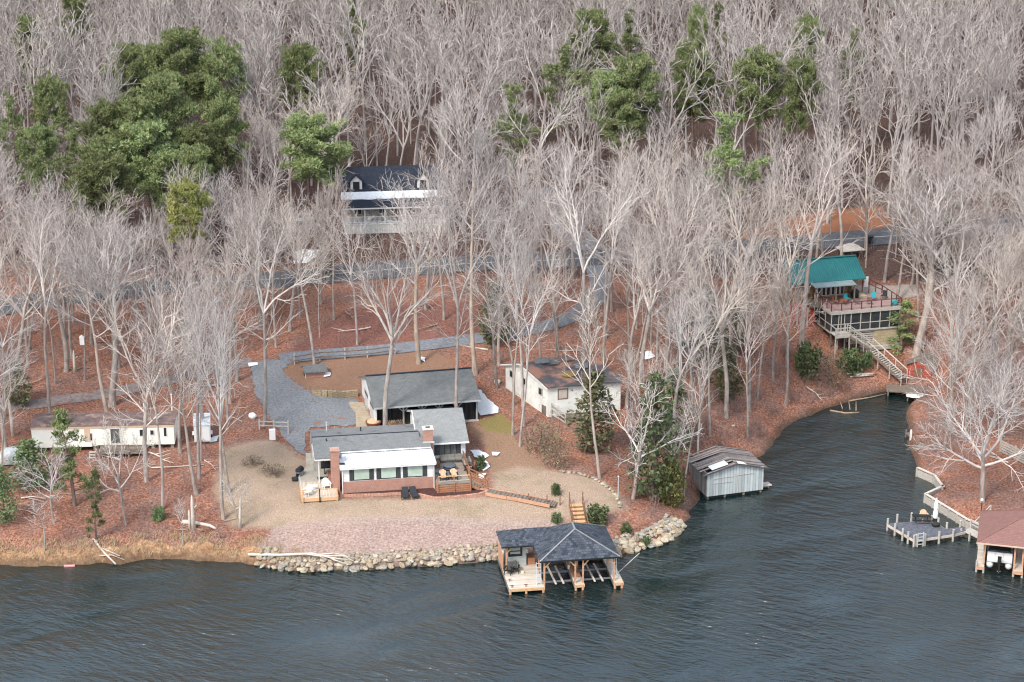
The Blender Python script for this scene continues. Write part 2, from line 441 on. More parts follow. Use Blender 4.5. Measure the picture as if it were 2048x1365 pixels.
def mesh_thing(name, mb, mat, label, cat, loc=(0, 0, 0), rz=0.0, group=None, smooth=False):
    o = mb.build(name, mat, None, smooth)
    o.location = loc; o.rotation_euler = (0, 0, rz)
    return tag(o, label, cat, group)

_kids = {}
def dup(root, loc, rz=0.0, label=None, group=None, scale=None):
    r = root.copy(); COL.objects.link(r); r.location = loc; r.rotation_euler = (0, 0, rz)
    if scale: r.scale = scale
    if label: r["label"] = label
    if group: r["group"] = group
    if root.name not in _kids: _kids[root.name] = [(c, list(c.children)) for c in root.children]
    for c, gs in _kids[root.name]:
        d = c.copy(); COL.objects.link(d); d.parent = r
        for g in gs:
            e = g.copy(); COL.objects.link(e); e.parent = d
    return r

class Frame:
    def __init__(s, o, yaw): s.o = np.array(o, float); s.y = yaw; s.c, s.s = math.cos(yaw), math.sin(yaw)
    def w(s, x, y, z=0): return (s.o[0] + x * s.c - y * s.s, s.o[1] + x * s.s + y * s.c, s.o[2] + z)
    def l(s, p): d = np.asarray(p) - s.o; return (d[0] * s.c + d[1] * s.s, -d[0] * s.s + d[1] * s.c, d[2])

def on(x, y, dz=0.0): return (x, y, hz(x, y) + dz)
# ------------------------------------------------------------------ ground sheet
def P2(pts): return np.array([G2(u, v) for u, v in pts])

ZONES = {
    "lawn": ([(455, 900), (520, 884), (560, 890), (606, 925), (606, 1000), (690, 1003), (985, 1000), (1000, 950), (1040, 938), (1110, 945), (1190, 962), (1228, 985),
              (1240, 1012), (1180, 1030), (1110, 1040), (1000, 1045), (860, 1035), (700, 1040), (560, 1052), (470, 1045), (440, 980)], 3.4),
    "slope": ([(555, 1058), (700, 1040), (860, 1035), (1000, 1045), (1110, 1045), (1110, 1110), (1000, 1122), (860, 1135), (700, 1140), (560, 1138), (520, 1100)], 2.6),
    "dirt": ([(567, 742), (588, 724), (640, 718), (720, 712), (860, 703), (905, 722), (900, 748), (740, 752), (725, 792), (660, 796), (615, 775)], 1.4),
    "moss": ([(958, 842), (1000, 828), (1026, 850), (1020, 868), (975, 862)], 0.8),
    "dull": ([(935, 850), (1020, 868), (1040, 895), (1090, 938), (1030, 940), (985, 950), (975, 890)], 1.5),
    "orange": ([(1490, 462), (1560, 440), (1640, 425), (1760, 415), (1790, 450), (1620, 478), (1490, 492)], 2.0),
    "bare": ([(1665, 585), (1720, 572), (1830, 570), (1845, 588), (1760, 600), (1700, 604)], 1.0),
    "red_slope": ([(590, 700), (700, 620), (1000, 600), (1130, 640), (900, 680), (700, 700)], 2.0),  # darker red leaf litter on the slope between lane and road
}
xs = np.unique(np.concatenate([np.linspace(-1100, -120, 22), np.arange(-120, 120.01, 0.6), np.linspace(120, 1100, 22)]))
ys = np.unique(np.concatenate([np.linspace(100, 166, 12), np.arange(166, 262, 0.5), np.arange(262, 400, 1.2), np.linspace(400, 1700, 26)]))
GX, GY = np.meshgrid(xs, ys)
GZ = hfun(GX, GY)
nx, ny = len(xs), len(ys)
vs = np.stack([GX.ravel(), GY.ravel(), GZ.ravel()], 1)
ii = np.arange((nx - 1) * (ny - 1)); r_, c_ = ii // (nx - 1), ii % (nx - 1)
b_ = r_ * nx + c_
fs = np.stack([b_, b_ + 1, b_ + nx + 1, b_ + nx], 1)
me = bpy.data.meshes.new("ground")
me.vertices.add(len(vs)); me.vertices.foreach_set("co", vs.ravel())
me.loops.add(fs.size); me.loops.foreach_set("vertex_index", fs.ravel().astype(np.int32))
me.polygons.add(len(fs)); me.polygons.foreach_set("loop_start", np.arange(0, fs.size, 4, dtype=np.int32))
try: me.polygons.foreach_set("loop_total", np.full(len(fs), 4, dtype=np.int32))
except Exception: pass
me.update(calc_edges=True)
me.polygons.foreach_set("use_smooth", np.ones(len(fs), bool))
near = (np.abs(GX) < 110) & (GY < 300)
for nm, (px, w) in ZONES.items():
    poly = P2(px); a = np.zeros(GX.shape)
    a[near] = sm(-w, w, polydist(GX[near], GY[near], poly))
    at = me.attributes.new(nm, "FLOAT", "POINT"); at.data.foreach_set("value", a.ravel().astype(np.float32))
dsh = np.full(GX.shape, 50.0); dsh[near] = polydist(GX[near], GY[near], LAND)
sand = 0.8 * sm(1.8, 0.5, dsh + 0.5 * vnoise(GX, GY, 0.9, 77)) * sm(-21, -25, GX) * (GY < 200) + 0.3 * sm(1.2, 0.1, dsh) * sm(16, 20, GX)
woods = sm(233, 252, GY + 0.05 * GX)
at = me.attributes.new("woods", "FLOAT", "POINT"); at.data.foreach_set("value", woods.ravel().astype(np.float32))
at = me.attributes.new("sand", "FLOAT", "POINT"); at.data.foreach_set("value", np.clip(sand, 0, 1).ravel().astype(np.float32))
wet = sm(0.6, 0.1, dsh)
at = me.attributes.new("wet", "FLOAT", "POINT"); at.data.foreach_set("value", wet.ravel().astype(np.float32))

gm, nt, bs = new_mat("leaf_litter_ground")
v = coord(nt)
n1 = noise(nt, v, 4.5, 5, 0.75)
n2 = noise(nt, v, 0.35, 4)
n3 = noise(nt, v, 1.4, 5, 0.7)
litter = ramp(nt, n1, [(0.30, (0.06, 0.026, 0.019)), (0.43, (0.205, 0.092, 0.062)), (0.56, (0.37, 0.185, 0.13)), (0.70, (0.60, 0.41, 0.31))])
litter = mixc(nt, ramp(nt, n2, [(0.40, (0, 0, 0)), (0.64, (0.65, 0.65, 0.65))]), litter, ramp(nt, n1, [(0.32, (0.085, 0.055, 0.05)), (0.7, (0.36, 0.27, 0.245))]))
litter = mixc(nt, ramp(nt, n3, [(0.55, (0, 0, 0)), (0.72, (0.6, 0.6, 0.6))]), litter, ramp(nt, n1, [(0.32, (0.12, 0.05, 0.035)), (0.7, (0.44, 0.23, 0.17))]))
nedge = mth(nt, "ADD", mth(nt, "MULTIPLY", n3, 0.55), mth(nt, "MULTIPLY", noise(nt, v, 0.55, 4), 0.45))
def attr(nm):
    a = nt.nodes.new("ShaderNodeAttribute"); a.attribute_name = nm; return a.outputs["Fac"]
def zone(base, nm, col, amt=0.9, edge=0.55):
    f = mth(nt, "SUBTRACT", mth(nt, "MULTIPLY", attr(nm), 1.0 + edge), mth(nt, "MULTIPLY", nedge, edge))
    f = mth(nt, "MULTIPLY", ramp(nt, f, [(0.15, (0, 0, 0)), (0.5, (1, 1, 1))]), amt)
    return mixc(nt, f, base, col)
fine = noise(nt, coord(nt, "Object", (1.5, 1, 1)), 7.0, 5, 0.7)
n4 = noise(nt, v, 0.13, 3)
litter = mixc(nt, ramp(nt, noise(nt, v, 0.75, 5, 0.7), [(0.56, (0, 0, 0)), (0.70, (0.7, 0.7, 0.7))]), litter, ramp(nt, n1, [(0.3, (0.055, 0.036, 0.028)), (0.7, (0.26, 0.17, 0.125))]))
litter = mixc(nt, 1.0, litter, ramp(nt, n4, [(0.35, (0.80, 0.76, 0.74)), (0.65, (1.15, 1.08, 1.02))]), "MULTIPLY")
col = zone(litter, "woods", ramp(nt, n1, [(0.30, (0.022, 0.015, 0.013)), (0.52, (0.075, 0.05, 0.043)), (0.72, (0.18, 0.13, 0.115))]), 0.88)  # grey-brown forest litter, with the shade under the trees painted in
col = zone(col, "red_slope", ramp(nt, n1, [(0.3, (0.085, 0.034, 0.03)), (0.7, (0.30, 0.145, 0.12))]), 0.7)
col = zone(col, "dull", ramp(nt, fine, [(0.32, (0.17, 0.10, 0.06)), (0.7, (0.40, 0.28, 0.19))]), 0.8)
col = zone(col, "dirt", ramp(nt, fine, [(0.32, (0.16, 0.085, 0.055)), (0.7, (0.38, 0.24, 0.165))]), 0.9)
col = zone(col, "orange", ramp(nt, fine, [(0.32, (0.20, 0.07, 0.035)), (0.7, (0.42, 0.20, 0.11))]), 0.75)
lawn = ramp(nt, fine, [(0.26, (0.19, 0.135, 0.095)), (0.5, (0.36, 0.27, 0.20)), (0.74, (0.55, 0.445, 0.345))])
lawn = mixc(nt, ramp(nt, n2, [(0.50, (0, 0, 0)), (0.68, (0.45, 0.45, 0.45))]), lawn, ramp(nt, fine, [(0.3, (0.12, 0.10, 0.055)), (0.7, (0.30, 0.25, 0.15))]))
col = zone(col, "lawn", lawn, 0.97)
col = zone(col, "moss", ramp(nt, fine, [(0.3, (0.14, 0.11, 0.035)), (0.7, (0.30, 0.25, 0.10))]), 0.9)
col = zone(col, "slope", ramp(nt, n1, [(0.30, (0.19, 0.135, 0.115)), (0.5, (0.35, 0.265, 0.23)), (0.7, (0.54, 0.445, 0.40))]), 0.8)
col = zone(col, "bare", ramp(nt, fine, [(0.3, (0.24, 0.21, 0.19)), (0.7, (0.44, 0.40, 0.37))]), 0.9)
col = zone(col, "sand", ramp(nt, mth(nt, "ADD", mth(nt, "MULTIPLY", n1, 0.6), mth(nt, "MULTIPLY", n3, 0.4)), [(0.34, (0.12, 0.055, 0.03)), (0.5, (0.36, 0.21, 0.115)), (0.66, (0.62, 0.46, 0.29))]), 0.9, 1.1)
col = mixc(nt, mth(nt, "MULTIPLY", attr("wet"), 0.75), col, (0.07, 0.05, 0.035))
nt.links.new(col, bs.inputs["Base Color"])
bs.inputs["Roughness"].default_value = 0.95; bs.inputs["Specular IOR Level"].default_value = 0.15
bump(nt, bs, n1, 0.12, 0.8)
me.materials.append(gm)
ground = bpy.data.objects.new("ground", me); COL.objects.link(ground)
tag(ground, "wooded lake shore covered in reddish fallen leaves", "ground", kind="structure")

# ------------------------------------------------------------------ lake
wm, nt, bs = new_mat("lake_water")
bs.inputs["Base Color"].default_value = (0.003, 0.014, 0.014, 1)
bs.inputs["Roughness"].default_value = 0.13
bs.inputs["IOR"].default_value = 2.1
def wavec(scale, deg):
    r = coord(nt, "Object", (1, 1, 1), (0, 0, R(deg))); mp = nt.nodes.new("ShaderNodeMapping"); mp.inputs["Scale"].default_value = scale
    nt.links.new(r, mp.inputs["Vector"]); return mp.outputs["Vector"]
v1 = wavec((0.42, 1.2, 1), 30); v2 = wavec((0.55, 1.1, 1), 10); v3 = wavec((0.12, 0.05, 1), 62)
a = noise(nt, v1, 1.15, 3, 0.55)
b = noise(nt, v2, 2.6, 3, 0.6)
big = ramp(nt, noise(nt, v3, 1.0, 2), [(0.36, (0.3, 0.3, 0.3)), (0.64, (1.3, 1.3, 1.3))])
hsum = mth(nt, "ADD", mth(nt, "MULTIPLY", a, 1.0), mth(nt, "MULTIPLY", b, 0.36))
hsum = mth(nt, "MULTIPLY", hsum, big)
bump(nt, bs, hsum, 0.40, 1.0)
mb = MB(); mb.add([(-1100, -400, 0), (1100, -400, 0), (1100, 300, 0), (-1100, 300, 0)], [(0, 1, 2, 3)])
water = mb.build("lake_water", wm); tag(water, "rippled dark blue lake water", "lake", kind="structure")

# ------------------------------------------------------------------ sheets draped on the ground
def sheet(name, poly, mat, dz=0.07, step=0.7, jag=0.0, seed=1):
    rs = random.Random(seed)
    poly = [tuple(p) for p in poly]
    bd = []
    for i, p in enumerate(poly):
        q = poly[(i + 1) % len(poly)]
        L = math.hypot(q[0] - p[0], q[1] - p[1]); n = max(1, int(L / step))
        for k in range(n):
            t = k / n
            bd.append((p[0] + (q[0] - p[0]) * t + rs.uniform(-jag, jag), p[1] + (q[1] - p[1]) * t + rs.uniform(-jag, jag)))
    bd_a = np.array(bd)
    gx, gy = np.meshgrid(np.arange(bd_a[:, 0].min(), bd_a[:, 0].max(), step), np.arange(bd_a[:, 1].min(), bd_a[:, 1].max(), step))
    ins = polydist(gx, gy, bd_a) > step * 0.45
    pts = [Vector(p) for p in bd] + [Vector((a, b)) for a, b in zip(gx[ins], gy[ins])]
    n = len(bd)
    vo, _e, fo, *_ = delaunay_2d_cdt(pts, [], [list(range(n))], 1, 1e-5)
    X = np.array([p[0] for p in vo]); Y = np.array([p[1] for p in vo]); Z = hfun(X, Y) + dz
    mb = MB(); mb.add(list(zip(X, Y, Z)), [tuple(f) for f in fo])
    o = mb.build(name, mat, None, True)
    o.data.polygons.foreach_set("use_smooth", [True] * len(o.data.polygons))
    # face up
    if len(o.data.polygons) and o.data.polygons[0].normal.z < 0: o.data.flip_normals()
    return o

def spline(pts, step=0.8):
    pts = [np.array(p) for p in pts]; out = []
    for i in range(len(pts) - 1):
        p0 = pts[max(i - 1, 0)]; p1 = pts[i]; p2 = pts[i + 1]; p3 = pts[min(i + 2, len(pts) - 1)]
        n = max(2, int(np.linalg.norm(p2 - p1) / step))
        for k in range(n):
            t = k / n
            out.append(0.5 * ((2 * p1) + (-p0 + p2) * t + (2 * p0 - 5 * p1 + 4 * p2 - p3) * t * t + (-p0 + 3 * p1 - 3 * p2 + p3) * t ** 3))
    out.append(pts[-1]); return np.array(out)

def strip(name, px, width, mat, dz=0.07, across=5, off=0.0):
    c = spline(P2(px)); mb = MB()
    t = np.gradient(c, axis=0); t /= np.linalg.norm(t, axis=1)[:, None] + 1e-9
    nrm = np.stack([-t[:, 1], t[:, 0]], 1)
    o_ = np.linspace(-width / 2, width / 2, across) + off
    X = c[:, None, 0] + nrm[:, None, 0] * o_[None]; Y = c[:, None, 1] + nrm[:, None, 1] * o_[None]
    Z = hfun(X, Y) + dz
    n, m = X.shape
    mb.add(np.stack([X.ravel(), Y.ravel(), Z.ravel()], 1), [(i * m + j, i * m + j + 1, (i + 1) * m + j + 1, (i + 1) * m + j) for i in range(n - 1) for j in range(m - 1)])
    o = mb.build(name, mat, None, True)
    if o.data.polygons[0].normal.z < 0: o.data.flip_normals()
    return o, c

M["gravel"] = mottled("grey_gravel", (0.10, 0.108, 0.12), (0.29, 0.30, 0.315), 5.0, 0.95, detail=7, lo=0.25, hi=0.75, extra=((0.24, 0.15, 0.11), 0.7, 0.60))
M["asphalt"] = mottled("asphalt", (0.065, 0.07, 0.08), (0.125, 0.13, 0.14), 1.2, 0.9, extra=((0.20, 0.12, 0.085), 0.5, 0.60))
M["lane"] = mottled("worn_gravel_lane", (0.13, 0.14, 0.16), (0.24, 0.25, 0.27), 3.0, 0.95, extra=((0.20, 0.11, 0.085), 0.7, 0.60))
M["paint_line"] = plain("worn_road_paint", (0.42, 0.42, 0.40), 0.8)
M["track"] = mottled("leafy_track", (0.15, 0.12, 0.115), (0.28, 0.24, 0.23), 2.5, 0.95, extra=((0.22, 0.10, 0.08), 0.8, 0.55))

gravel_px = [(497, 728), (540, 719), (588, 722), (567, 739), (575, 752), (590, 764), (609, 780), (632, 792), (660, 797), (690, 798), (711, 797), (726, 815), (742, 829), (756, 834),
             (752, 846), (737, 848), (700, 852), (660, 853), (625, 858), (610, 866), (612, 913), (600, 908), (580, 886), (558, 861), (540, 836), (512, 790)]
o = sheet("gravel_driveway", P2(gravel_px), M["gravel"], 0.06, 0.6, 0.22); tag(o, "grey gravel driveway and turning area behind the lake house", "driveway", kind="structure")
lower_px = [(560, 719), (634, 711), (736, 703), (813, 696), (916, 683), (985, 674), (1020, 668), (1080, 656), (1130, 640), (1165, 622), (1190, 598), (1200, 568), (1195, 545), (1190, 522)]
o, lower_c = strip("gravel_lane", lower_px, 2.7, M["lane"], 0.075); tag(o, "narrow grey lane climbing from the driveway to the road", "lane", kind="structure")
road_px = [(-260, 660), (-60, 625), (110, 598), (250, 582), (400, 568), (550, 560), (640, 553), (740, 544), (850, 535), (1000, 526), (1180, 517), (1330, 507), (1490, 496), (1620, 486), (1800, 472), (1950, 455), (2150, 432), (2400, 405)]
o, road_c = strip("road", road_px, 5.0, M["asphalt"], 0.10, 7); tag(o, "dark asphalt road crossing the wooded slope", "road", kind="structure")
o, _ = strip("road_markings", road_px, 0.16, M["paint_line"], 0.115, 2, 0.0); tag(o, "pale worn centre line on the road", "road marking", kind="structure")
up_px = [(1075, 380), (1105, 405), (1125, 440), (1150, 475), (1178, 500), (1192, 514)]
o, up_c = strip("paved_drive", up_px, 4.4, M["lane"], 0.085); tag(o, "pale paved drive from the road up to the white house", "driveway", kind="structure")
track_px = [(-200, 835), (-40, 815), (60, 810), (120, 802), (200, 790), (300, 770), (400, 745), (505, 724)]
o, track_c = strip("dirt_track", track_px, 2.3, M["track"], 0.05); tag(o, "leaf strewn grey track behind the cream mobile home", "track", kind="structure")
# ================================================================== buildings
def gable(mb, x0, x1, y0, y1, ze0, zr, yr=None, ze1=None, th=0.14):
    yr = (y0 + y1) / 2 if yr is None else yr; ze1 = ze0 if ze1 is None else ze1
    mb.slab([(x0, y0, ze0), (x1, y0, ze0), (x1, yr, zr), (x0, yr, zr)], th)
    mb.slab([(x0, yr, zr), (x1, yr, zr), (x1, y1, ze1), (x0, y1, ze1)], th)
    return mb

def walls(mb, x0, x1, y0, y1, z0, z1, t=0.15, sides="fblr"):
    if "f" in sides: mb.box(x0, x1, y0, y0 + t, z0, z1)
    if "b" in sides: mb.box(x0, x1, y1 - t, y1, z0, z1)
    if "l" in sides: mb.box(x0, x0 + t, y0 + t, y1 - t, z0, z1)
    if "r" in sides: mb.box(x1 - t, x1, y0 + t, y1 - t, z0, z1)
    return mb

def window(parent, x0, x1, z0, z1, y, glass, frame="black", shut=None, fw=0.07, mull=0, axis="y", name="window", proud=0.05):
    """a window in a wall facing -y (axis y) or -x (axis x: x0..x1 run along y, y is the wall's x)"""
    def bx(mb, a0, a1, d0, d1, c0, c1):
        if axis == "y": mb.box(a0, a1, y + d0, y + d1, c0, c1)
        else: mb.box(y + d0, y + d1, a0, a1, c0, c1)
    f = MB()
    bx(f, x0, x1, -proud, 0.03, z0, z0 + fw); bx(f, x0, x1, -proud, 0.03, z1 - fw, z1)
    bx(f, x0, x0 + fw, -proud, 0.03, z0 + fw, z1 - fw); bx(f, x1 - fw, x1, -proud, 0.03, z0 + fw, z1 - fw)
    for k in range(mull):
        xm = x0 + (x1 - x0) * (k + 1) / (mull + 1); bx(f, xm - 0.03, xm + 0.03, -proud + 0.005, 0.03, z0 + fw, z1 - fw)
    fo = f.build(name, M[frame], parent)
    p = MB(); bx(p, x0 + fw, x1 - fw, -0.022, 0.02, z0 + fw, z1 - fw); p.build("pane", M[glass], fo)
    if shut:
        for a, b in ((x0 - shut - 0.02, x0 - 0.02), (x1 + 0.02, x1 + shut + 0.02)):
            s = MB(); bx(s, a, b, -0.04, -0.003, z0 - 0.02, z1 + 0.02)
            for k in range(7):
                zz = z0 + (z1 - z0) * (k + 0.5) / 7; bx(s, a + 0.04, b - 0.04, -0.05, -0.041, zz - 0.05, zz + 0.05)
            s.build("shutter", M["shutter"], fo)
    return fo

# ---------------------------------------------------------------- lake house
HF = Frame((-16.8, 183.76, 3.0), YH)
h = thing("lake_house", "white lake house with brick base, three pale windows, metal sunroom roof and two brick chimneys", "house", HF.o, YH)
m = MB(); walls(m, 0, 9.05, 0, 3.3, -1.0, 1.26, 0.2, "flr"); m.build("brick_base", M["brick"], h)
m = MB(); walls(m, 0.03, 9.02, 0.03, 3.3, 1.26, 2.83, 0.17, "flr"); m.box(0.0, 9.05, 3.3, 3.45, 0.2, 3.32); m.build("sunroom_wall", M["siding"], h)
m = MB(); m.slab([(-0.28, -0.38, 2.86), (9.35, -0.38, 2.86), (9.3, 3.29, 3.06), (-0.05, 3.29, 3.06)], 0.06); m.build("sunroom_roof", M["tin"], h)
m = MB(); m.box(-0.25, 9.32, -0.36, -0.31, 2.66, 2.79); m.box(0, 9.05, -0.30, 0.02, 2.74, 2.78); m.build("fascia", M["white"], h)
for x in (-0.06, 9.06):
    m = MB(); m.box(x, x + 0.09, -0.1, -0.01, -0.05, 2.66); m.box(x, x + 0.09, -0.3, -0.1, 2.58, 2.66); m.build("downspout", M["white"], h)
for a, b in ((1.06, 2.74), (3.75, 5.40), (6.40, 8.06)):
    window(h, a, b, 1.34, 2.68, 0.03, "paleglass", "black", 0.36, 0.08)
m = MB(); m.slab([(-2.62, 1.72, 3.22), (0.0, 1.72, 3.22), (0.0, 6.0, 3.87), (-2.62, 6.0, 3.87)], 0.12)
m.slab([(0.0, 2.98, 3.41), (8.25, 2.98, 3.41), (8.25, 6.0, 3.87), (0.0, 6.0, 3.87)], 0.12)
m.slab([(8.25, 2.98, 3.41), (9.2, 2.98, 3.41), (9.2, 4.9, 3.70), (8.25, 4.9, 3.70)], 0.12)
m.slab([(-2.62, 6.0, 3.87), (8.25, 6.0, 3.87), (8.25, 9.3, 3.45), (-2.62, 9.3, 3.45)], 0.12)
rf = m.build("main_roof", M["shingle_mid"], h)
m = MB(); m.box(-2.62, 8.25, 5.93, 6.07, 3.86, 3.91); m.build("ridge_cap", M["shingle_dark"], rf)
for (x, y, z, hh, mm) in ((-0.95, 8.3, 3.55, 0.95, "alu"), (2.5, 7.6, 3.6, 0.42, "black"), (-1.2, 5.1, 3.7, 0.22, "black")):
    m = MB(); m.cyl((x, y, z), (x, y, z + hh), 0.06, 0.06, 8); m.cyl((x, y, z + hh), (x, y, z + hh + 0.06), 0.09, 0.08, 8); m.build("vent_pipe", M[mm], rf)
m = MB(); m.box(-2.60, 0.0, 1.70, 1.78, 2.98, 3.11); m.box(-2.66, -2.58, 1.75, 6.0, 3.02, 3.12); m.box(0, 9.2, 2.98, 3.06, 3.16, 3.29); m.build("eave_trim", M["white"], h)
m = MB(); walls(m, -0.02, 8.3, 3.5, 8.9, -0.8, 3.36, 0.15, "blr"); m.build("rear_wall", M["siding"], h)
m = MB(); m.box(-0.12, -0.02, 4.4, 5.4, 0.36, 2.4); d_ = m.build("porch_door", M["wood_brown"], h)
m = MB(); m.cyl((-0.16, 4.5, 1.4), (-0.2, 4.5, 1.4), 0.04); m.build("handle", M["steel"], d_)
for (x, y, w, z0, z1, mm) in ((-2.2, 2.2, 0.11, 0.36, 3.16, "white"), (-2.55, 9.1, 0.1, 0.1, 3.38, "grey_paint"), (-2.45, 7.7, 0.1, 0.1, 3.5, "white"), (-2.5, 5.6, 0.1, 0.1, 3.7, "grey_paint")):
    m = MB(); m.box(x - w / 2, x + w / 2, y - w / 2, y + w / 2, z0, z1); m.build("porch_post", M[mm], h)
m = MB(); m.prism([(-4.15, 2.65, -0.9), (-0.85, 2.65, -0.9), (-0.05, 3.4, -0.9), (-0.05, 10.6, -0.9), (-3.05, 10.6, -0.9), (-3.3, 6.6, -0.9), (-4.2, 4.4, -0.9)], (0, 0, 1.26)); m.build("patio", M["conc"], h)
m = MB(); m.box(-1.25, -0.06, 2.7, 3.9, 0.36, 0.95); m.box(-1.25, -0.5, 2.2, 2.7, -0.5, 0.62); m.build("brick_step", M["brick"], h)
c = MB(); c.box(-1.06, -0.24, 0.55, 1.45, -0.9, 4.3); c.box(-1.12, -0.18, 0.49, 1.51, 4.3, 4.42); co = c.build("chimney", M["brick"], h)
m = MB(); m.box(-0.95, -0.35, 0.66, 1.34, 4.42, 4.5); m.build("chimney_cap", M["edging"], co)
m = MB(); m.box(-0.25, 0.3, 0.35, 0.7, 3.0, 3.04); m.build("flashing", M["black"], co)
c = MB(); c.box(8.55, 9.5, 3.75, 4.6, 2.7, 4.82); co = c.build("chimney", M["brick"], h)
m = MB(); m.box(8.47, 9.58, 3.67, 4.68, 4.82, 4.94); m.build("chimney_cap", M["cap"], co)
m = MB(); m.box(8.8, 9.25, 4.05, 4.3, 4.94, 5.0); m.build("flue", M["dark"], co)
m = MB(); m.box(8.45, 9.62, 3.6, 3.7, 3.42, 3.6); m.build("flashing", M["alu"], co)
# right wing
m = MB(); walls(m, 9.25, 13.0, 5.2, 14.1, -1.0, 2.92, 0.15, "fr"); walls(m, 8.3, 13.0, 5.35, 14.1, -1.0, 2.92, 0.15, "lb")
m.prism([(8.3, 5.3, 2.92), (8.3, 14.1, 2.92), (8.3, 9.7, 4.55)], (0.15, 0, 0)); m.prism([(12.85, 5.3, 2.92), (12.85, 14.1, 2.92), (12.85, 9.7, 4.55)], (0.15, 0, 0))
m.build("wing_wall", M["siding"], h)
m = MB(); gable(m, 8.05, 13.3, 4.7, 14.7, 2.98, 4.80, 9.7); wr = m.build("wing_roof", M["shingle_light"], h)
m = MB(); m.box(9.3, 13.32, 4.62, 4.7, 2.80, 2.95)
m.hexa([(7.97, 4.7, 2.80), (8.045, 4.7, 2.80), (8.045, 9.7, 4.62), (7.97, 9.7, 4.62), (7.97, 4.7, 3.0), (8.045, 4.7, 3.0), (8.045, 9.7, 4.82), (7.97, 9.7, 4.82)])
m.build("wing_fascia", M["white"], wr)
m = MB(); m.hexa([(7.97, 9.7, 4.62), (8.045, 9.7, 4.62), (8.045, 14.75, 2.78), (7.97, 14.75, 2.78), (7.97, 9.7, 4.84), (8.045, 9.7, 4.84), (8.045, 14.75, 3.0), (7.97, 14.75, 3.0)]); m.build("rake_board", M["grey_paint"], wr)
window(h, 10.2, 12.1, 1.45, 2.66, 5.2, "curtain", "black", 0.40, 0.08, 2)
m = MB(); m.box(9.3, 10.35, 5.12, 5.2, -0.5, 1.1); m.build("brick_skirt", M["brick"], h)
window(h, 6.9, 7.6, 3.3, 3.6, 8.29, "darkglass", "white", None, 0.05, 0, "x")

# mulch bed with brick edging in front of the sunroom
bed = [(0.0, -0.02), (0.0, -0.75), (3.0, -1.0), (6.2, -1.15), (7.2, -1.5), (8.4, -2.3), (9.6, -2.55), (12.3, -2.45), (13.9, -2.1), (14.2, -1.55), (13.6, -1.2), (12.4, -1.3), (9.3, -1.3), (9.05, -0.02)]
o = sheet("mulch_bed", [HF.w(x, y)[:2] for x, y in bed], M["mulch"], 0.07, 0.5); tag(o, "dark red mulch bed along the brick front of the house", "flower bed", kind="structure")
m = MB(); eb = spline([np.array(p) for p in bed[1:11]], 0.3)
rs = random.Random(2)
for i in range(len(eb) - 1):
    a, b = eb[i], eb[i + 1]
    p, q = HF.w(a[0], a[1])[:2], HF.w(b[0], b[1])[:2]
    hh = 0.20 + rs.uniform(-0.03, 0.03)
    m.bar((p[0], p[1], hz(*p) + hh - 0.14), (q[0] * 0.93 + p[0] * 0.07, q[1] * 0.93 + p[1] * 0.07, hz(*q) + hh - 0.14), 0.24, 0.34)
mesh_thing("garden_edging", m, M["edging"], "low terracotta block edging curving round the mulch bed", "garden edging")

# ---------------------------------------------------------------- left (new) deck
LD = Frame(HF.w(-4.15, -1.6, 0), YH)
t = thing("wooden_deck", "small pale new wooden deck with a rail at the patio end", "deck", LD.o, YH)
m = MB(); m.box(0, 3.55, 0, 4.2, 0.36, 0.42); m.build("deck_boards", M["deck_new"], t)
m = MB(); m.box(-0.04, 3.59, -0.05, -0.003, 0.06, 0.41); m.box(-0.05, -0.003, -0.003, 4.2, 0.06, 0.41); m.box(3.553, 3.6, -0.003, 4.2, 0.06, 0.41); m.build("rim_board", M["wood_new"], t)
for x in (0.08, 1.75, 3.45):
    m = MB(); m.box(x - 0.055, x + 0.055, -0.17, -0.053, -1.0, 1.38); m.build("rail_post", M["wood_new"] if x != 1.75 else M["black"], t)
for z in (1.30, 0.85):
    if z > 1: m = MB(); m.box(0.02, 3.52, -0.16, -0.06, z, z + 0.07); m.build("hand_rail", M["wood_new"], t)
m = MB(); m.box(-0.02, 0.02, 0.1, 4.1, 1.22, 1.30); m.build("cable_rail", M["alu"], t)
# ---------------------------------------------------------------- right (cedar) deck
RD = Frame(HF.w(9.3, -1.35, 0), YH)
t = thing("cedar_deck", "raised cedar stained deck with slatted skirt beside the sunroom", "deck", RD.o, YH)
m = MB(); m.box(0, 3.3, 0, 6.5, 0.84, 0.90); m.build("deck_boards", M["deck_old"], t)
for k in range(4):
    m = MB(); m.box(0, 3.3, -0.06, -0.004, 0.02 + k * 0.215, 0.19 + k * 0.215); m.build("skirt_slat", M["wood_red"], t)
m = MB(); m.box(-0.05, -0.004, 0, 6.5, -0.4, 0.83); m.box(3.304, 3.35, 0, 6.4, -0.4, 0.83); m.build("side_skirt", M["wood_red"], t)
m = MB(); m.box(0, 3.3, 0.05, 0.09, -0.6, 0.83); m.build("shade_backing", M["dark"], t)  # near-black sheet painted as the shade behind the skirt slats
for x, y in ((0.03, -0.12), (1.65, -0.12), (3.27, -0.12), (3.42, 2.2), (3.42, 4.2), (3.42, 6.3)):
    m = MB(); m.box(x - 0.05, x + 0.05, y - 0.05, y + 0.05, -0.5, 1.85); m.build("rail_post", M["wood_red"], t)
m = MB(); m.box(-0.02, 3.32, -0.17, -0.07, 1.78, 1.85); m.build("hand_rail", M["wood_new"], t)
m = MB(); m.box(3.37, 3.47, 2.2, 6.35, 1.78, 1.86); m.box(3.38, 3.46, 2.2, 6.35, 1.15, 1.22); m.box(3.38, 3.46, 2.2, 6.35, 1.45, 1.5); m.build("side_rail", M["wood_brown"], t)
m = MB(); m.box(0.0, 3.25, -0.14, -0.1, 1.3, 1.32); m.build("cable_rail", M["alu"], t)
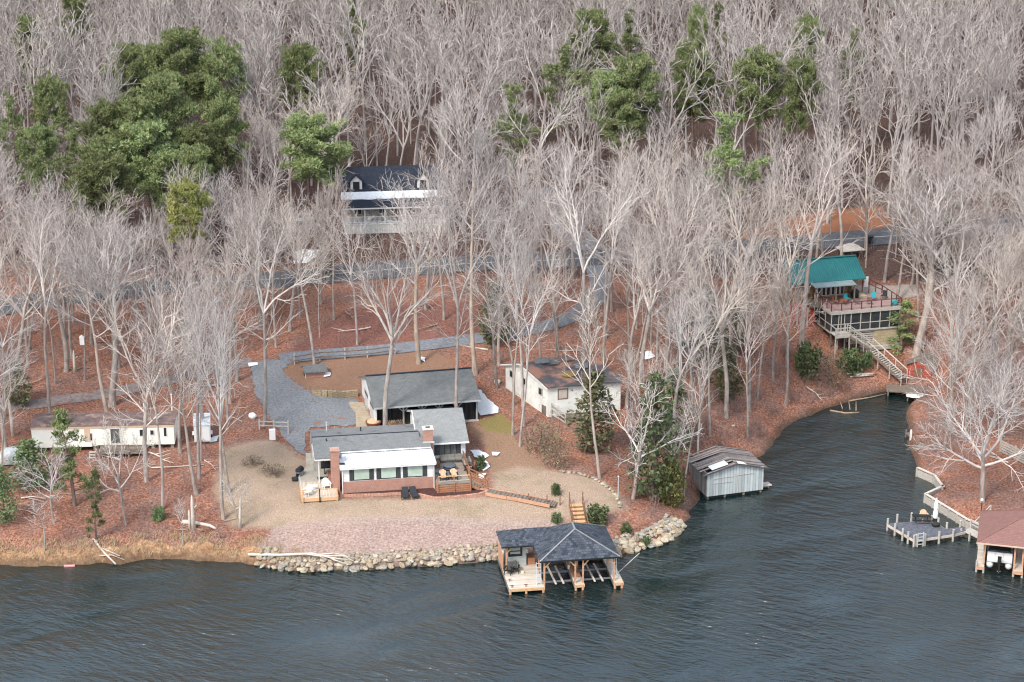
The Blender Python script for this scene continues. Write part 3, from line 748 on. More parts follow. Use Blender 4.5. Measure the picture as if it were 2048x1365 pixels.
# stairs going down to the right
st = MB()
for k in range(5):
    st.box(3.36 + k * 0.3, 3.70 + k * 0.3, 0.1, 1.6, 0.62 - k * 0.17, 0.67 - k * 0.17)
s_ = st.build("stair_treads", M["deck_old"], t)
for y in (0.05, 1.65):
    m = MB(); m.bar((3.36, y, 0.60), (4.9, y, -0.25), 0.06, 0.28); m.build("stringer", M["wood_red"], s_)
    m = MB(); m.bar((3.4, y, 1.80), (4.95, y, 0.92), 0.08, 0.09)
    for q in (0.35, 0.7): m.bar((3.4, y, 1.80 - q), (4.95, y, 0.92 - q), 0.04, 0.1)
    m.build("stair_rail", M["wood_red"], s_)
    for k in (0, 1, 2):
        xx = 3.4 + k * 0.77; m = MB(); m.box(xx - 0.05, xx + 0.05, y - 0.05, y + 0.05, -0.6, 1.85 - k * 0.44); m.build("stair_post", M["wood_red"], s_)

# ---------------------------------------------------------------- garage with open carport front
GF = Frame((-3.94, 202.32, 4.0), R(13))
g = thing("garage", "long grey roofed garage with white gable, two grey doors and open braced front", "garage", GF.o, GF.y)
m = MB(); gable(m, -11.35, 0.35, -1.45, 8.9, 2.62, 4.45, 3.75); gr = m.build("roof", M["shingle"], g)
m = MB(); m.box(-11.3, 0.3, -1.5, -1.455, 2.46, 2.63); m.build("fascia", M["grey_paint"], gr)
m = MB(); m.bar((-11.32, 3.75, 4.5), (0.32, 3.75, 4.5), 0.3, 0.05); m.build("ridge_cap", M["shingle_dark"], gr)
m = MB(); m.box(-11.05, -10.9, -0.8, 8.4, 2.3, 2.55); m.prism([(-11.05, -0.9, 2.55), (-11.05, 8.5, 2.55), (-11.05, 3.75, 4.22)], (0.15, 0, 0))
for a, b in ((-0.8, 0.5), (3.25, 4.15), (6.9, 8.4)): m.box(-11.05, -10.9, a, b, 0.75, 2.3)
m.box(-10.9, 0.1, 8.25, 8.4, 0, 2.5); m.build("wall", M["garage_white"], g)
m = MB()
for a, b in ((-0.8, 0.5), (3.25, 4.15), (6.9, 8.4)): m.box(-11.07, -10.88, a - 0.02, b + 0.02, -0.6, 0.75)
m.build("brick_pier", M["brick"], g)
for a, b in ((0.5, 3.25), (4.15, 6.9)):
    m = MB(); m.box(-11.0, -10.95, a, b, -0.1, 2.3); dd = m.build("garage_door", M["door_grey"], g)
    for k in range(4):
        y0 = a + 0.22 + k * (b - a - 0.3) / 4
        m = MB(); m.box(-11.03, -11.002, y0, y0 + 0.45, 1.55, 1.95); m.build("pane", M["darkglass"], dd)
m = MB(); m.prism([(-13.2, -0.9, -0.6), (-11.05, -0.9, -0.6), (-11.05, 7.4, -0.6), (-13.0, 8.2, -0.6), (-12.4, 4.5, -0.6), (-12.7, 2.2, -0.6)], (0, 0, 0.70)); m.build("apron", M["ledge"], g)
m = MB(); m.box(-10.9, 0.1, -0.85, 8.25, -0.5, 0.05); m.build("floor", M["conc"], g)
m = MB(); m.box(-10.85, 0.05, 4.2, 4.3, 0.05, 2.4); m.box(-10.9, -10.8, -0.8, 4.2, 0.05, 2.3); m.box(0.0, 0.1, -0.7, 8.2, 0.05, 2.5); m.build("inner_wall", M["dark"], g)  # shade inside the open carport put into the near-black wall colour
for x in (-10.0, -8.0, -5.95, -4.1, -2.15, -0.02):
    m = MB(); m.box(x - 0.08, x + 0.08, -0.78, -0.62, 0.0, 2.46); po = m.build("post", M["grey_paint"], g)
    if -9 < x < -1:
        for s in (-1, 1):
            m = MB(); m.bar((x + s * 0.08, -0.7, 1.75), (x + s * 0.72, -0.7, 2.42), 0.09, 0.1); m.build("brace", M["grey_paint"], po)
for a, b, z0 in ((-10.8, -9.3, 0.1), (-9.25, -8.15, 0.1), (-2.0, -0.15, 0.15)):
    m = MB(); n_ = 12
    for k in range(n_):
        x0 = a + (b - a) * k / n_; x1 = a + (b - a) * (k + 1) / n_; y0 = -0.5 + 0.06 * math.sin(k * 2.1); y1 = -0.5 + 0.06 * math.sin((k + 1) * 2.1)
        m.hexa([(x0, y0, z0), (x1, y1, z0), (x1, y1 + 0.02, z0), (x0, y0 + 0.02, z0), (x0, y0, 2.3), (x1, y1, 2.3), (x1, y1 + 0.02, 2.3), (x0, y0 + 0.02, 2.3)])
    m.build("tarp_curtain", M["tarp"], g)
m = MB(); m.box(-2.1, 0.2, -0.95, -0.55, -0.3, 0.12); m.build("sill", M["wood_grey"], g)

# retaining wall of blocks left of the garage
def ground_wall(name, px, hgt, th, mat, label, cat, dz=0.0, step=0.5):
    c = spline([np.array(p) for p in (P2(px) if px[0][0] > 99 or px[0][1] > 99 else px)], step); mb = MB()
    for i in range(len(c) - 1):
        a, b = c[i], c[i + 1]; z = min(hz(*a), hz(*b))
        mb.bar((a[0], a[1], z + hgt / 2 - 0.2 + dz), (b[0], b[1], z + hgt / 2 - 0.2 + dz), th, hgt + 0.4)
    return mesh_thing(name, mb, mat, label, cat)
ground_wall("retaining_wall", [(626, 790), (655, 794), (690, 795), (716, 793)], 0.75, 0.35, M["block"], "low curved tan block retaining wall beside the gravel drive", "retaining wall")

# ---------------------------------------------------------------- brick pump shed
p = G(612, 757)
PS = Frame((p[0], p[1], p[2]), R(14))
t = thing("pump_shed", "tiny brick shed with grey roof and round dark opening above the driveway", "shed", PS.o, PS.y)
m = MB(); walls(m, 0, 2.2, 0, 1.7, -0.7, 0.75, 0.12); m.build("wall", M["brick"], t)
m = MB(); m.prism([(-0.02, 0, 0.75), (-0.02, 1.7, 0.75), (-0.02, 0.85, 1.2)], (0.14, 0, 0)); m.box(-0.03, -0.003, 0.03, 1.67, -0.4, 0.75); m.build("white_front", M["white"], t)
m = MB(); m.cyl((-0.1, 0.9, 0.1), (-0.035, 0.9, 0.1), 0.42, 0.42, 16); m.build("round_door", M["dark"], t)
m = MB(); gable(m, -0.25, 2.45, -0.25, 1.95, 0.72, 1.28, 0.85, th=0.09); m.build("roof", M["shingle"], t)

# ---------------------------------------------------------------- derelict white building
A = np.array([3.85, 202.5]); Bk = np.array([-0.75, 209.6]); yw = R(14)
fx = np.array([math.cos(yw), math.sin(yw)]) * 8.2
zA = 3.3; ZE = 7.45
t = thing("derelict_cottage", "derelict white cottage with a sagging leaf covered roof and blocked window", "house", (A[0], A[1], zA))
Bl = Bk - A
def dl(u, v, z): q = fx * u + Bl * v; return (q[0], q[1], z - zA)
nf = np.array([fx[1], -fx[0]]) / 8.2; nl = np.array([-Bl[1], Bl[0]]) / np.linalg.norm(Bl)
m = MB()
m.prism([dl(0, 0, 2.2), dl(1, 0, 2.2), dl(1, 0, ZE), dl(0, 0, ZE)], (-nf[0] * 0.18, -nf[1] * 0.18, 0))
m.prism([dl(0.005, 0.02, 2.2), dl(0.005, 1, 4.5), dl(0.005, 1, ZE), dl(0.005, 0.6, ZE + 1.15), dl(0.005, 0.02, ZE)], (0.18, 0.05, 0))
m.prism([dl(1, 0.02, 2.2), dl(1, 1, 4.5), dl(1, 1, ZE), dl(1, 0.6, ZE + 1.15), dl(1, 0.02, ZE)], (-0.18, -0.05, 0))
m.build("wall", M["derelict"], t)
# sagging roof as one bumpy slab
m = MB(); nu, nv = 16, 12; rs = random.Random(4)
def rz(u, v):
    z = ZE + 0.12 + 1.25 * (1 - abs(v - 0.6) / (0.68 if v < 0.6 else 0.46))
    sag = 0.55 * math.exp(-((u - 0.42) ** 2) / 0.03 - ((v - 0.55) ** 2) / 0.05) + 0.3 * math.exp(-((u - 0.75) ** 2) / 0.02 - ((v - 0.4) ** 2) / 0.04)
    return z - sag + 0.04 * math.sin(13 * u + 7 * v)
grid = [[dl(-0.03 + 1.06 * i / nu, -0.05 + 1.1 * j / nv, rz(i / nu, -0.05 + 1.1 * j / nv)) for i in range(nu + 1)] for j in range(nv + 1)]
vsr = [q for row in grid for q in row]; low = [(q[0], q[1], q[2] - 0.12) for q in vsr]; nn = len(vsr)
fsr = [(j * (nu + 1) + i, j * (nu + 1) + i + 1, (j + 1) * (nu + 1) + i + 1, (j + 1) * (nu + 1) + i) for j in range(nv) for i in range(nu)]
rim = [i for i in range(nu + 1)] + [j * (nu + 1) + nu for j in range(1, nv + 1)] + [nv * (nu + 1) + i for i in range(nu - 1, -1, -1)] + [j * (nu + 1) for j in range(nv - 1, 0, -1)]
m.add(vsr + low, fsr + [tuple(i + nn for i in reversed(f)) for f in fsr] + [(rim[k] + nn, rim[(k + 1) % len(rim)] + nn, rim[(k + 1) % len(rim)], rim[k]) for k in range(len(rim))])
rf = m.build("sagging_roof", M["litter_roof"], t)
for k, (u, v, s) in enumerate(((0.38, 0.62, 1.1), (0.5, 0.66, 1.0), (0.28, 0.60, 0.8), (0.62, 0.62, 0.9), (0.72, 0.42, 0.7))):
    q = dl(u, v, rz(u, v)); m = MB(); m.hexa([(q[0] - s, q[1] - 0.5, q[2] + 0.05), (q[0] + s, q[1] - 0.3, q[2] + 0.12), (q[0] + s, q[1] + 0.6, q[2] + 0.35), (q[0] - s, q[1] + 0.5, q[2] + 0.3),
      (q[0] - s, q[1] - 0.5, q[2] + 0.12), (q[0] + s, q[1] - 0.3, q[2] + 0.2), (q[0] + s, q[1] + 0.6, q[2] + 0.43), (q[0] - s, q[1] + 0.5, q[2] + 0.38)]); m.build("torn_roofing", M["roof_mobile"] if k % 2 else M["shingle"], rf)
m = MB(); m.blob(dl(0.42, 0.22, rz(0.42, 0.22)), (1.0, 0.7, 0.12), 3); m.build("moss_patch", M["moss"], rf, True)
def on_front(u0, u1, z0, z1, d, name, mat, par):
    a = dl(u0, 0, z0); b = dl(u1, 0, z0); c = dl(u1, 0, z1); e = dl(u0, 0, z1); m = MB()
    m.prism([(q[0] + nf[0] * d, q[1] + nf[1] * d, q[2]) for q in (a, b, c, e)], (-nf[0] * (d - 0.003), -nf[1] * (d - 0.003), 0)); return m.build(name, M[mat], par)
w_ = on_front(0.135, 0.275, 6.0, 7.2, 0.05, "window", "wood_dark", t); on_front(0.15, 0.26, 6.1, 7.1, 0.07, "boarded_pane", "beige_wall", w_)
on_front(0.325, 0.335, 6.85, 7.0, 0.08, "lamp", "dark", t)
def on_left(v0, v1, z0, z1, d, name, mat, par):
    m = MB(); m.prism([(q[0] + nl[0] * d, q[1] + nl[1] * d, q[2]) for q in (dl(0, v0, z0), dl(0, v1, z0), dl(0, v1, z1), dl(0, v0, z1))], (-nl[0] * (d - 0.002), -nl[1] * (d - 0.002), 0)); return m.build(name, M[mat], par)
for v0, z0 in ((0.12, 6.2), (0.5, 6.4), (0.8, 6.5)):
    w_ = on_left(v0, v0 + 0.09, z0, z0 + 0.8, 0.05, "window", "wood_grey", t); on_left(v0 + 0.015, v0 + 0.075, z0 + 0.08, z0 + 0.72, 0.06, "pane", "darkglass", w_)
on_left(0.04, 0.13, 3.4, 5.2, 0.04, "door", "wood_dark", t)
m = MB(); q = [dl(-0.04, 1.06, ZE + 0.02), dl(-0.04, 0.6, ZE + 1.2), dl(-0.04, -0.05, ZE - 0.05)]
for a, b in zip(q, q[1:]): m.bar(a, b, 0.05, 0.16)
m.build("rake_board", M["derelict"], rf)
# its broken porch
t2 = thing("broken_porch", "grey broken timber porch rail in front of the derelict cottage", "porch", (A[0], A[1], zA))
m = MB()
def pf(u, d, z): q = dl(u, 0, z); return (q[0] + nf[0] * d, q[1] + nf[1] * d, q[2])
m.bar(pf(0.05, 0.1, 5.6), pf(0.18, 1.9, 4.9), 0.09, 0.16); m.bar(pf(0.05, 0.1, 5.1), pf(0.18, 1.9, 4.4), 0.07, 0.12); m.bar(pf(0.05, 0.1, 4.4), pf(0.18, 1.9, 4.0), 0.08, 0.14); m.build("rail", M["wood_grey"], t2)
m = MB(); m.bar(pf(0.18, 1.9, 2.2), pf(0.18, 1.9, 5.2), 0.14); m.bar(pf(0.05, 0.1, 2.4), pf(0.05, 0.1, 5.7), 0.12); m.bar(pf(0.42, 1.9, 2.4), pf(0.42, 1.9, 4.8), 0.14); m.bar(pf(0.7, 1.8, 2.4), pf(0.7, 1.8, 4.6), 0.12); m.build("post", M["wood_grey"], t2)
m = MB(); m.slab([pf(0.18, 1.9, 4.2), pf(0.75, 1.9, 4.1), pf(0.75, 0.1, 4.3), pf(0.18, 0.1, 4.3)], 0.15); m.build("floor", M["wood_dark"], t2)
m = MB(); m.bar(pf(0.18, 1.92, 5.0), pf(0.75, 1.9, 4.6), 0.08, 0.12); m.bar(pf(0.18, 1.92, 4.6), pf(0.75, 1.9, 4.4), 0.07, 0.1); m.build("front_rail", M["wood_dark"], t2)

# ---------------------------------------------------------------- cream mobile home at the left
p1 = G(350, 898); p0 = G(66, 905)
yw = math.atan2(p1[1] - p0[1], p1[0] - p0[0])
MF = Frame((p0[0], p0[1], (p0[2] + p1[2]) / 2), yw); L_ = float(np.linalg.norm((p1 - p0)[:2]))
t = thing("mobile_home", "long cream mobile home on piers with a dark flat roof", "mobile home", MF.o, yw)
m = MB(); walls(m, 0, L_, 0, 3.7, 0.55, 2.75, 0.12); m.build("wall", M["mobile"], t)
m = MB(); n_ = 14
for i in range(n_):
    x0, x1 = -0.1 + (L_ + 0.2) * i / n_, -0.1 + (L_ + 0.2) * (i + 1) / n_
    s0, s1 = 0.12 * math.sin(i * 0.9), 0.12 * math.sin((i + 1) * 0.9)
    m.slab([(x0, -0.1, 2.82), (x1, -0.1, 2.82), (x1, 1.9, 2.98 + s1), (x0, 1.9, 2.98 + s0)], 0.06); m.slab([(x0, 1.9, 2.98 + s0), (x1, 1.9, 2.98 + s1), (x1, 3.9, 2.82), (x0, 3.9, 2.82)], 0.06)
m.build("roof", M["roof_mobile"], t)
m = MB(); m.box(-0.05, L_ + 0.05, -0.06, -0.003, 2.5, 2.74); m.box(L_ * 0.37, L_ * 0.41, -0.05, -0.003, 0.6, 2.5); m.build("eave_trim", M["mobile_trim"], t)
m = MB(); m.box(0.3, L_ * 0.42, -0.12, -0.065, 0.5, 1.0); m.build("loose_panel", M["mobile"], t)
for a, b, z0, z1, gl in ((0.16, 0.2, 1.5, 2.3, "darkglass"), (0.395, 0.425, 1.1, 2.0, "darkglass"), (0.55, 0.62, 0.75, 2.45, "curtain"), (0.755, 0.785, 1.5, 2.3, "darkglass"), (0.83, 0.86, 1.6, 2.2, "darkglass"), (0.925, 0.95, 1.4, 2.45, "darkglass")):
    window(t, L_ * a, L_ * b, z0, z1, 0, gl, "white", None, 0.05, 0)
for k in range(8):
    x = 0.3 + (L_ - 0.6) * k / 7; m = MB(); m.box(x - 0.15, x + 0.15, 0.3, 0.6, -0.8, 0.54); m.build("pier", M["conc"], t)
m = MB(); m.box(0.2, L_ - 0.2, 2.4, 2.5, -0.8, 0.54); m.build("underfloor_shade", M["dark"], t)  # near-black sheet standing in for the shade under the home
t2 = thing("old_porch", "dark rotting timber porch in front of the cream mobile home", "porch", MF.w(L_ * 0.48, -1.9, 0), yw)
m = MB(); m.slab([(0, 0, 0.45), (4.6, 0, 0.40), (4.6, 1.8, 0.5), (0, 1.8, 0.55)], 0.12); m.build("floor", M["wood_dark"], t2)
for x in (0, 1.5, 3.1, 4.6): m = MB(); m.bar((x, 0, -1.2), (x, 0, 1.35), 0.1); m.build("post", M["wood_dark"], t2)
m = MB(); m.bar((0, 0, 1.3), (4.6, 0, 1.2), 0.06, 0.12); m.bar((0, 0, 0.9), (4.6, 0, 0.8), 0.05, 0.1); m.build("rail", M["wood_dark"], t2)
m = MB()
for k in range(5): m.box(-1.0, -0.4, 0.4 - k * 0.25, 0.7 - k * 0.25, 0.35 - k * 0.2, 0.40 - k * 0.2)
m.bar((-1.0, 0.7, 0.4), (-1.0, -0.9, -0.9), 0.06, 0.14); m.bar((-0.4, 0.7, 0.4), (-0.4, -0.9, -0.9), 0.06, 0.14); m.build("ladder_steps", M["wood_grey"], t2)

# ---------------------------------------------------------------- old boathouse over the water
OB = Frame((19.94, 189.32, 0.0), R(17.8))
t = thing("old_boathouse", "old silvery plank boathouse with a collapsing roof over the water", "boathouse", OB.o, OB.y)
m = MB(); m.prism([(0, 0, 0.32), (6.3, 0, 0.32), (6.3, 0, 2.85), (3.1, 0, 3.55), (0, 0, 2.85)], (0, 0.1, 0)); fr = m.build("front_wall", M["silver_boards"], t)
m = MB(); m.bar((0.8, -0.025, 2.2), (2.9, -0.025, 2.24), 0.05, 0.05); m.bar((3.4, -0.025, 2.3), (5.2, -0.025, 2.3), 0.05, 0.05); m.bar((3.32, -0.025, 0.4), (3.32, -0.025, 2.3), 0.05, 0.04); m.bar((0.75, -0.025, 0.4), (0.75, -0.025, 2.2), 0.05, 0.04); m.bar((0.8, -0.025, 1.65), (2.9, -0.025, 1.65), 0.03, 0.03); m.build("boat_door", M["wood_grey"], fr)
m = MB(); m.box(0, 0.1, 0.1, 5.2, 0.3, 2.85); m.box(6.2, 6.3, 0.1, 5.2, 0.3, 2.85); m.box(0.1, 6.2, 5.1, 5.2, 0.3, 2.8); m.build("side_wall", M["boathouse_side"], t)
m = MB(); rs = random.Random(9)
for sgn in (0, 1):
    for k in range(20):
        y0 = -0.3 + k * 0.285; dr = rs.uniform(-0.12, 0.1) * (2.0 if sgn == 0 else 0.7)
        if sgn == 0:
            if rs.random() < 0.10: continue
            m.slab([(-0.45, y0, 2.78 + dr * 0.5), (3.1, y0, 3.62 + dr * 0.3), (3.1, y0 + 0.25, 3.64 + dr * 0.2), (-0.45, y0 + 0.25, 2.80 + dr)], 0.05)
        else:
            m.slab([(3.12, y0, 3.62), (6.75, y0, 2.74 + dr * 0.4), (6.75, y0 + 0.25, 2.74 + dr * 0.4), (3.12, y0 + 0.25, 3.62)], 0.05)
m.build("plank_roof", M["old_roof"], t)
m = MB(); m.slab([(0.6, 0.2, 3.12), (2.4, 0.2, 3.55), (2.4, 1.3, 3.55), (0.6, 1.3, 3.12)], 0.03); m.slab([(3.3, -0.2, 3.68), (4.3, -0.2, 3.45), (4.1, 0.5, 3.48), (3.4, 0.5, 3.68)], 0.03); m.build("bare_panel", M["white"], t)
for x, y in ((0.2, 0.2), (2.1, 0.15), (4.2, 0.15), (6.1, 0.2), (0.2, 4.9), (6.1, 4.9)): m = MB(); m.cyl((x, y, -2), (x, y, 0.34), 0.14); m.build("piling", M["wood_dark"], t)
m = MB(); m.box(0.05, 6.25, 0.12, 0.2, 0.05, 0.31); m.build("dark_strip", M["dark"], t)  # near-black strip set back below the front wall
m = MB(); m.box(6.32, 7.6, 0.6, 1.5, 0.34, 0.44); m.cyl((6.6, 1.0, -1.5), (6.6, 1.0, 0.33), 0.08); m.cyl((7.4, 1.0, -1.5), (7.4, 1.0, 0.33), 0.08); m.build("side_walkway", M["bleached"], t)
# ---------------------------------------------------------------- new boathouse and dock
DF = Frame((-0.26, 167.02, 0.0), R(8.6))
t = thing("boat_dock", "two slip boathouse dock with a blue black hipped shingle roof and orange timber posts", "boathouse", DF.o, DF.y)
m = MB(); m.box(0, 3.3, 0.02, 6.9, 0.54, 0.6); m.box(6.14, 7.02, 0.02, 6.9, 0.54, 0.6); m.box(9.8, 10.66, -0.1, 6.9, 0.54, 0.6); m.box(3.3, 6.14, 6.0, 6.9, 0.54, 0.6); m.box(7.02, 9.8, 6.0, 6.9, 0.54, 0.6)
m.box(0.4, 3.0, 6.9, 9.5, 0.54, 0.6); m.build("deck_boards", M["deck_dock"], t)
for x0, x1, y0, y1 in ((-0.03, 3.33, -0.05, 0.015), (6.10, 7.06, -0.05, 0.015), (9.76, 10.70, -0.17, -0.105)):
    m = MB(); m.box(x0, x1, y0, y1, 0.29, 0.57); m.build("front_beam", M["wood_new"], t)
m = MB(); m.box(-0.06, -0.004, 0.02, 6.9, 0.28, 0.57); m.box(3.304, 3.36, 0.02, 6.0, 0.28, 0.57); m.box(6.08, 6.136, 0.02, 6.0, 0.28, 0.57); m.box(7.024, 7.08, 0.02, 6.0, 0.28, 0.57); m.box(9.74, 9.796, -0.1, 6, 0.28, 0.57); m.box(10.664, 10.72, -0.1, 6.9, 0.28, 0.57); m.build("side_beam", M["wood_dark"], t)
for x, y in ((0.12, 0.05), (1.6, 0.05), (3.2, 0.05), (6.25, 0.05), (6.9, 0.05), (9.9, -0.08), (10.55, -0.08), (0.12, 3), (3.2, 3), (6.3, 3), (6.9, 3), (9.9, 3), (10.55, 3), (0.12, 6.6), (3.2, 6.6), (6.3, 6.6), (9.9, 6.6), (10.55, 6.6)):
    m = MB(); m.cyl((x, y, -2.5), (x, y, 0.53), 0.12, 0.12, 8); m.build("piling", M["wood_post"] if y < 0.2 else M["wood_dark"], t)
for x, y, b in ((3.32, 0.32, 1), (6.22, 0.32, -1), (6.94, 0.32, 1), (9.86, 0.32, -1), (3.32, 3.3, 0), (6.22, 3.3, 0), (6.94, 3.3, 0), (9.86, 3.3, 0), (3.32, 6.5, 0), (6.22, 6.5, 0), (6.94, 6.5, 0), (9.86, 6.5, 0), (0.35, 4.1, 2), (10.2, 6.6, 0)):
    m = MB(); m.box(x - 0.075, x + 0.075, y - 0.075, y + 0.075, 0.3, 3.02); po = m.build("post", M["wood_post"], t)
    if b:
        s = 1 if b > 0 else -1
        m = MB(); m.bar((x + s * 0.06, y, 2.35), (x + s * 0.62, y, 2.98), 0.09, 0.12); m.build("brace", M["wood_new"], po)
m = MB()
for y in (0.32, 3.3, 6.5): m.box(3.2, 10.0, y - 0.06, y + 0.06, 2.86, 3.02)
for x in (3.32, 6.22, 6.94, 9.86): m.box(x - 0.06, x + 0.06, 0.4, 6.4, 2.70, 2.855)
m.build("roof_beam", M["wood_post"], t)
def hip(mb, x0, x1, y0, y1, z, rx0, ry0, rx1, ry1, zr, th=0.1):
    a, b, c, d = (x0, y0, z), (x1, y0, z), (x1, y1, z), (x0, y1, z); p, q = (rx0, ry0, zr), (rx1, ry1, zr)
    lo = lambda s: (s[0], s[1], s[2] - th)
    mb.add([a, b, c, d, p, q, lo(a), lo(b), lo(c), lo(d)], [(0, 1, 4), (1, 2, 5, 4), (2, 3, 5), (3, 0, 4, 5), (9, 8, 7, 6), (0, 6, 7, 1), (1, 7, 8, 2), (2, 8, 9, 3), (3, 9, 6, 0)]); return mb
m = MB(); hip(m, 2.85, 10.35, 0.0, 7.0, 3.14, 6.6, 2.8, 6.6, 4.3, 4.95); mr = m.build("main_roof", M["shingle_blue"], t)
m = MB(); x0, x1, y0, y1 = -0.15, 3.4, 3.7, 7.45
m.add([(x0, y0, 3.14), (5.0, y0 + 0.0, 3.14), (5.2, 5.6, 4.08), (2.35, 5.6, 4.08), (x0, y1, 3.14), (5.0, y1, 3.14), (x0, y0, 3.04), (5.0, y0, 3.04), (x0, y1, 3.04), (5.0, y1, 3.04)],
      [(0, 1, 2, 3), (0, 3, 4), (3, 2, 5, 4), (6, 8, 9, 7), (0, 6, 7, 1), (0, 4, 8, 6), (4, 5, 9, 8)]); m.build("side_roof", M["shingle_blue"], t)
m = MB()
for q, r_ in (((2.85, 0.0, 3.16), (6.6, 2.8, 4.97)), ((10.35, 0, 3.16), (6.6, 2.8, 4.97)), ((10.35, 7, 3.16), (6.6, 4.3, 4.97)), ((6.6, 2.8, 4.97), (6.6, 4.3, 4.97))): m.bar(q, r_, 0.16, 0.04)
m.build("hip_cap", M["shingle_light"], mr)
m = MB(); m.box(2.83, 10.37, -0.04, -0.004, 3.0, 3.12); m.box(-0.17, 2.84, 3.66, 3.696, 3.0, 3.12); m.build("drip_edge", M["black"], mr)
m = MB(); m.cyl((5.9, 2.6, 4.3), (5.9, 2.6, 4.55), 0.05); m.build("vent_pipe", M["white"], mr)
m = MB(); walls(m, 0.55, 2.35, 4.75, 7.2, 0.6, 3.03, 0.08); ws = m.build("storage_wall", M["grey_siding"], t)
wo = window(t, 0.62, 1.95, 1.65, 2.72, 4.75, "darkglass", "black", None, 0.14, 0)
m = MB(); m.box(0.8, 1.75, 4.70, 4.725, 2.25, 2.55); m.box(0.8, 1.75, 4.70, 4.725, 1.9, 2.12); m.build("pass_shelf", M["grey_paint"], wo)
m = MB(); m.box(-0.02, 0.03, 3.9, 7.0, 0.6, 2.2); m.build("side_panel", M["wood_post"], t)
for a, b in ((3.45, 6.05), (7.1, 9.75)):
    m = MB()
    for y in (1.3, 3.3): m.box(a, b, y - 0.06, y + 0.06, 0.36, 0.5)
    lf = m.build("lift_beam", M["steel"], t)
    for k in (0.34, 0.62):
        x = a + (b - a) * k; m = MB(); m.bar((x + 0.1, 0.45, 0.58), (x - 0.05, 4.2, 0.62), 0.16, 0.1); m.build("bunk", M["bleached"], lf)
m = MB(); m.box(6.3, 6.85, 1.5, 5.5, 0.6, 1.05); m.build("dock_locker", M["wood_red"], t)
m = MB(); m.box(2.5, 3.2, 4.9, 6.0, 0.6, 1.3); m.build("dock_bench", M["wood_red"], t)
for x, y in ((0.3, 1.6), (0.3, 0.25), (1.6, 0.25)):
    m = MB(); m.cyl((x, y, 0.6), (x, y, 0.8), 0.05); m.bar((x - 0.16, y, 0.82), (x + 0.16, y, 0.82), 0.06); m.build("cleat", M["rust"], t)
m = MB(); m.lathe((6.1, 3.0, 1.0), [(0.02, -0.22), (0.11, -0.15), (0.11, 0.12), (0.03, 0.22)], 8); m.build("fender", M["plastic_white"], t)
def ladder(name, F, x, y, z0, z1, w, lean, label):
    t = thing(name, label, "ladder", F.w(x, y, 0), F.y)
    m = MB(); m.bar((0, 0, z0), (0, lean, z1), 0.07); m.bar((w, 0, z0), (w, lean, z1), 0.07); m.build("stile", M["alu"], t)
    m = MB(); n = max(3, int((z1 - z0) / 0.34))
    for k in range(n): tt = (k + 0.7) / n; m.bar((0, lean * tt, z0 + (z1 - z0) * tt), (w, lean * tt, z0 + (z1 - z0) * tt), 0.06)
    m.build("rung", M["alu"], t); return t
ladder("ladder", DF, 2.62, 0.45, 0.6, 2.75, 0.42, 0.25, "white ladder leaning at the front corner of the new dock")
ladder("swim_ladder", DF, 9.95, 1.6, 0.62, 2.3, 0.4, 0.2, "white ladder standing on the right finger of the new dock")
m = MB(); m.cyl((0, 0, 0), (2.2, 0.2, 1.9), 0.035, 0.03, 6); m.tube([(0, 0, 0), (0.1, -0.25, -0.02), (0.15, -0.6, -0.05)], [0.06, 0.06, 0.05], 6)
mesh_thing("boat_whip", m, M["alu"], "thin white mooring whip leaning out over the water from the dock", "mooring whip", DF.w(10.35, 1.5, 0.68), DF.y)
m = MB(); m.lathe((0, 0, 0), [(0.16, 0.0), (0.18, 0.1), (0.13, 0.2), (0.03, 0.24)], 10)
mesh_thing("boat_fender", m, plain("yellow_float", (0.72, 0.62, 0.36), 0.6), "yellowish float lying on the dock boards", "float", DF.w(1.75, 3.2, 0.6))

# ---------------------------------------------------------------- chairs and loungers
def adirondack(name, label, slat, leg, loc, rz, group=None):
    """seat faces -y"""
    t = thing(name, label, "chair", loc, rz, group)
    m = MB()
    for k in range(5):
        x = -0.27 + k * 0.135; hgt = 0.98 - 0.035 * abs(k - 2) ** 2
        m.bar((x, 0.08, 0.30), (x, 0.42, hgt), 0.115, 0.03)
    m.build("backrest", slat, t)
    m = MB()
    for k in range(5): m.box(-0.3, 0.3, -0.42 + k * 0.115, -0.42 + k * 0.115 + 0.1, 0.40 - k * 0.028, 0.43 - k * 0.028)
    m.build("seat", slat, t)
    for s in (-1, 1):
        m = MB(); m.box(s * 0.31 - 0.03, s * 0.31 + 0.03, -0.45, -0.36, 0, 0.60); m.build("leg", leg, t)
        m = MB(); m.bar((s * 0.28, -0.3, 0.36), (s * 0.28, 0.45, 0.05), 0.05, 0.12); m.build("leg", leg, t)
        m = MB(); m.box(s * 0.36 - 0.08, s * 0.36 + 0.08, -0.48, 0.30, 0.60, 0.63); m.build("armrest", leg if slat != leg else slat, t)
    return t
W_ = M["plastic_white"]
adirondack("deck_chair", "white slatted chair at the near corner of the small pale deck", W_, W_, HF.w(-3.5, -0.7, 0.42), YH + R(-35))
adirondack("deck_chair", "white slatted chair near the brick chimney on the small pale deck", W_, W_, HF.w(-1.6, 0.7, 0.42), YH + R(12))
cd_g = "peach chairs on the cedar deck"
adirondack("deck_chair", "peach and black chair on the cedar deck, the one nearer the sunroom wall", M["peach"], M["black"], HF.w(10.0, -0.1, 0.90), YH, cd_g)
adirondack("deck_chair", "peach and black chair in the middle of the cedar deck front rail", M["peach"], M["black"], HF.w(11.1, -0.05, 0.90), YH, cd_g)
adirondack("deck_chair", "peach chair turned sideways at the top of the cedar deck stairs", M["peach"], M["black"], HF.w(12.9, 2.1, 0.90), YH + R(75), cd_g)
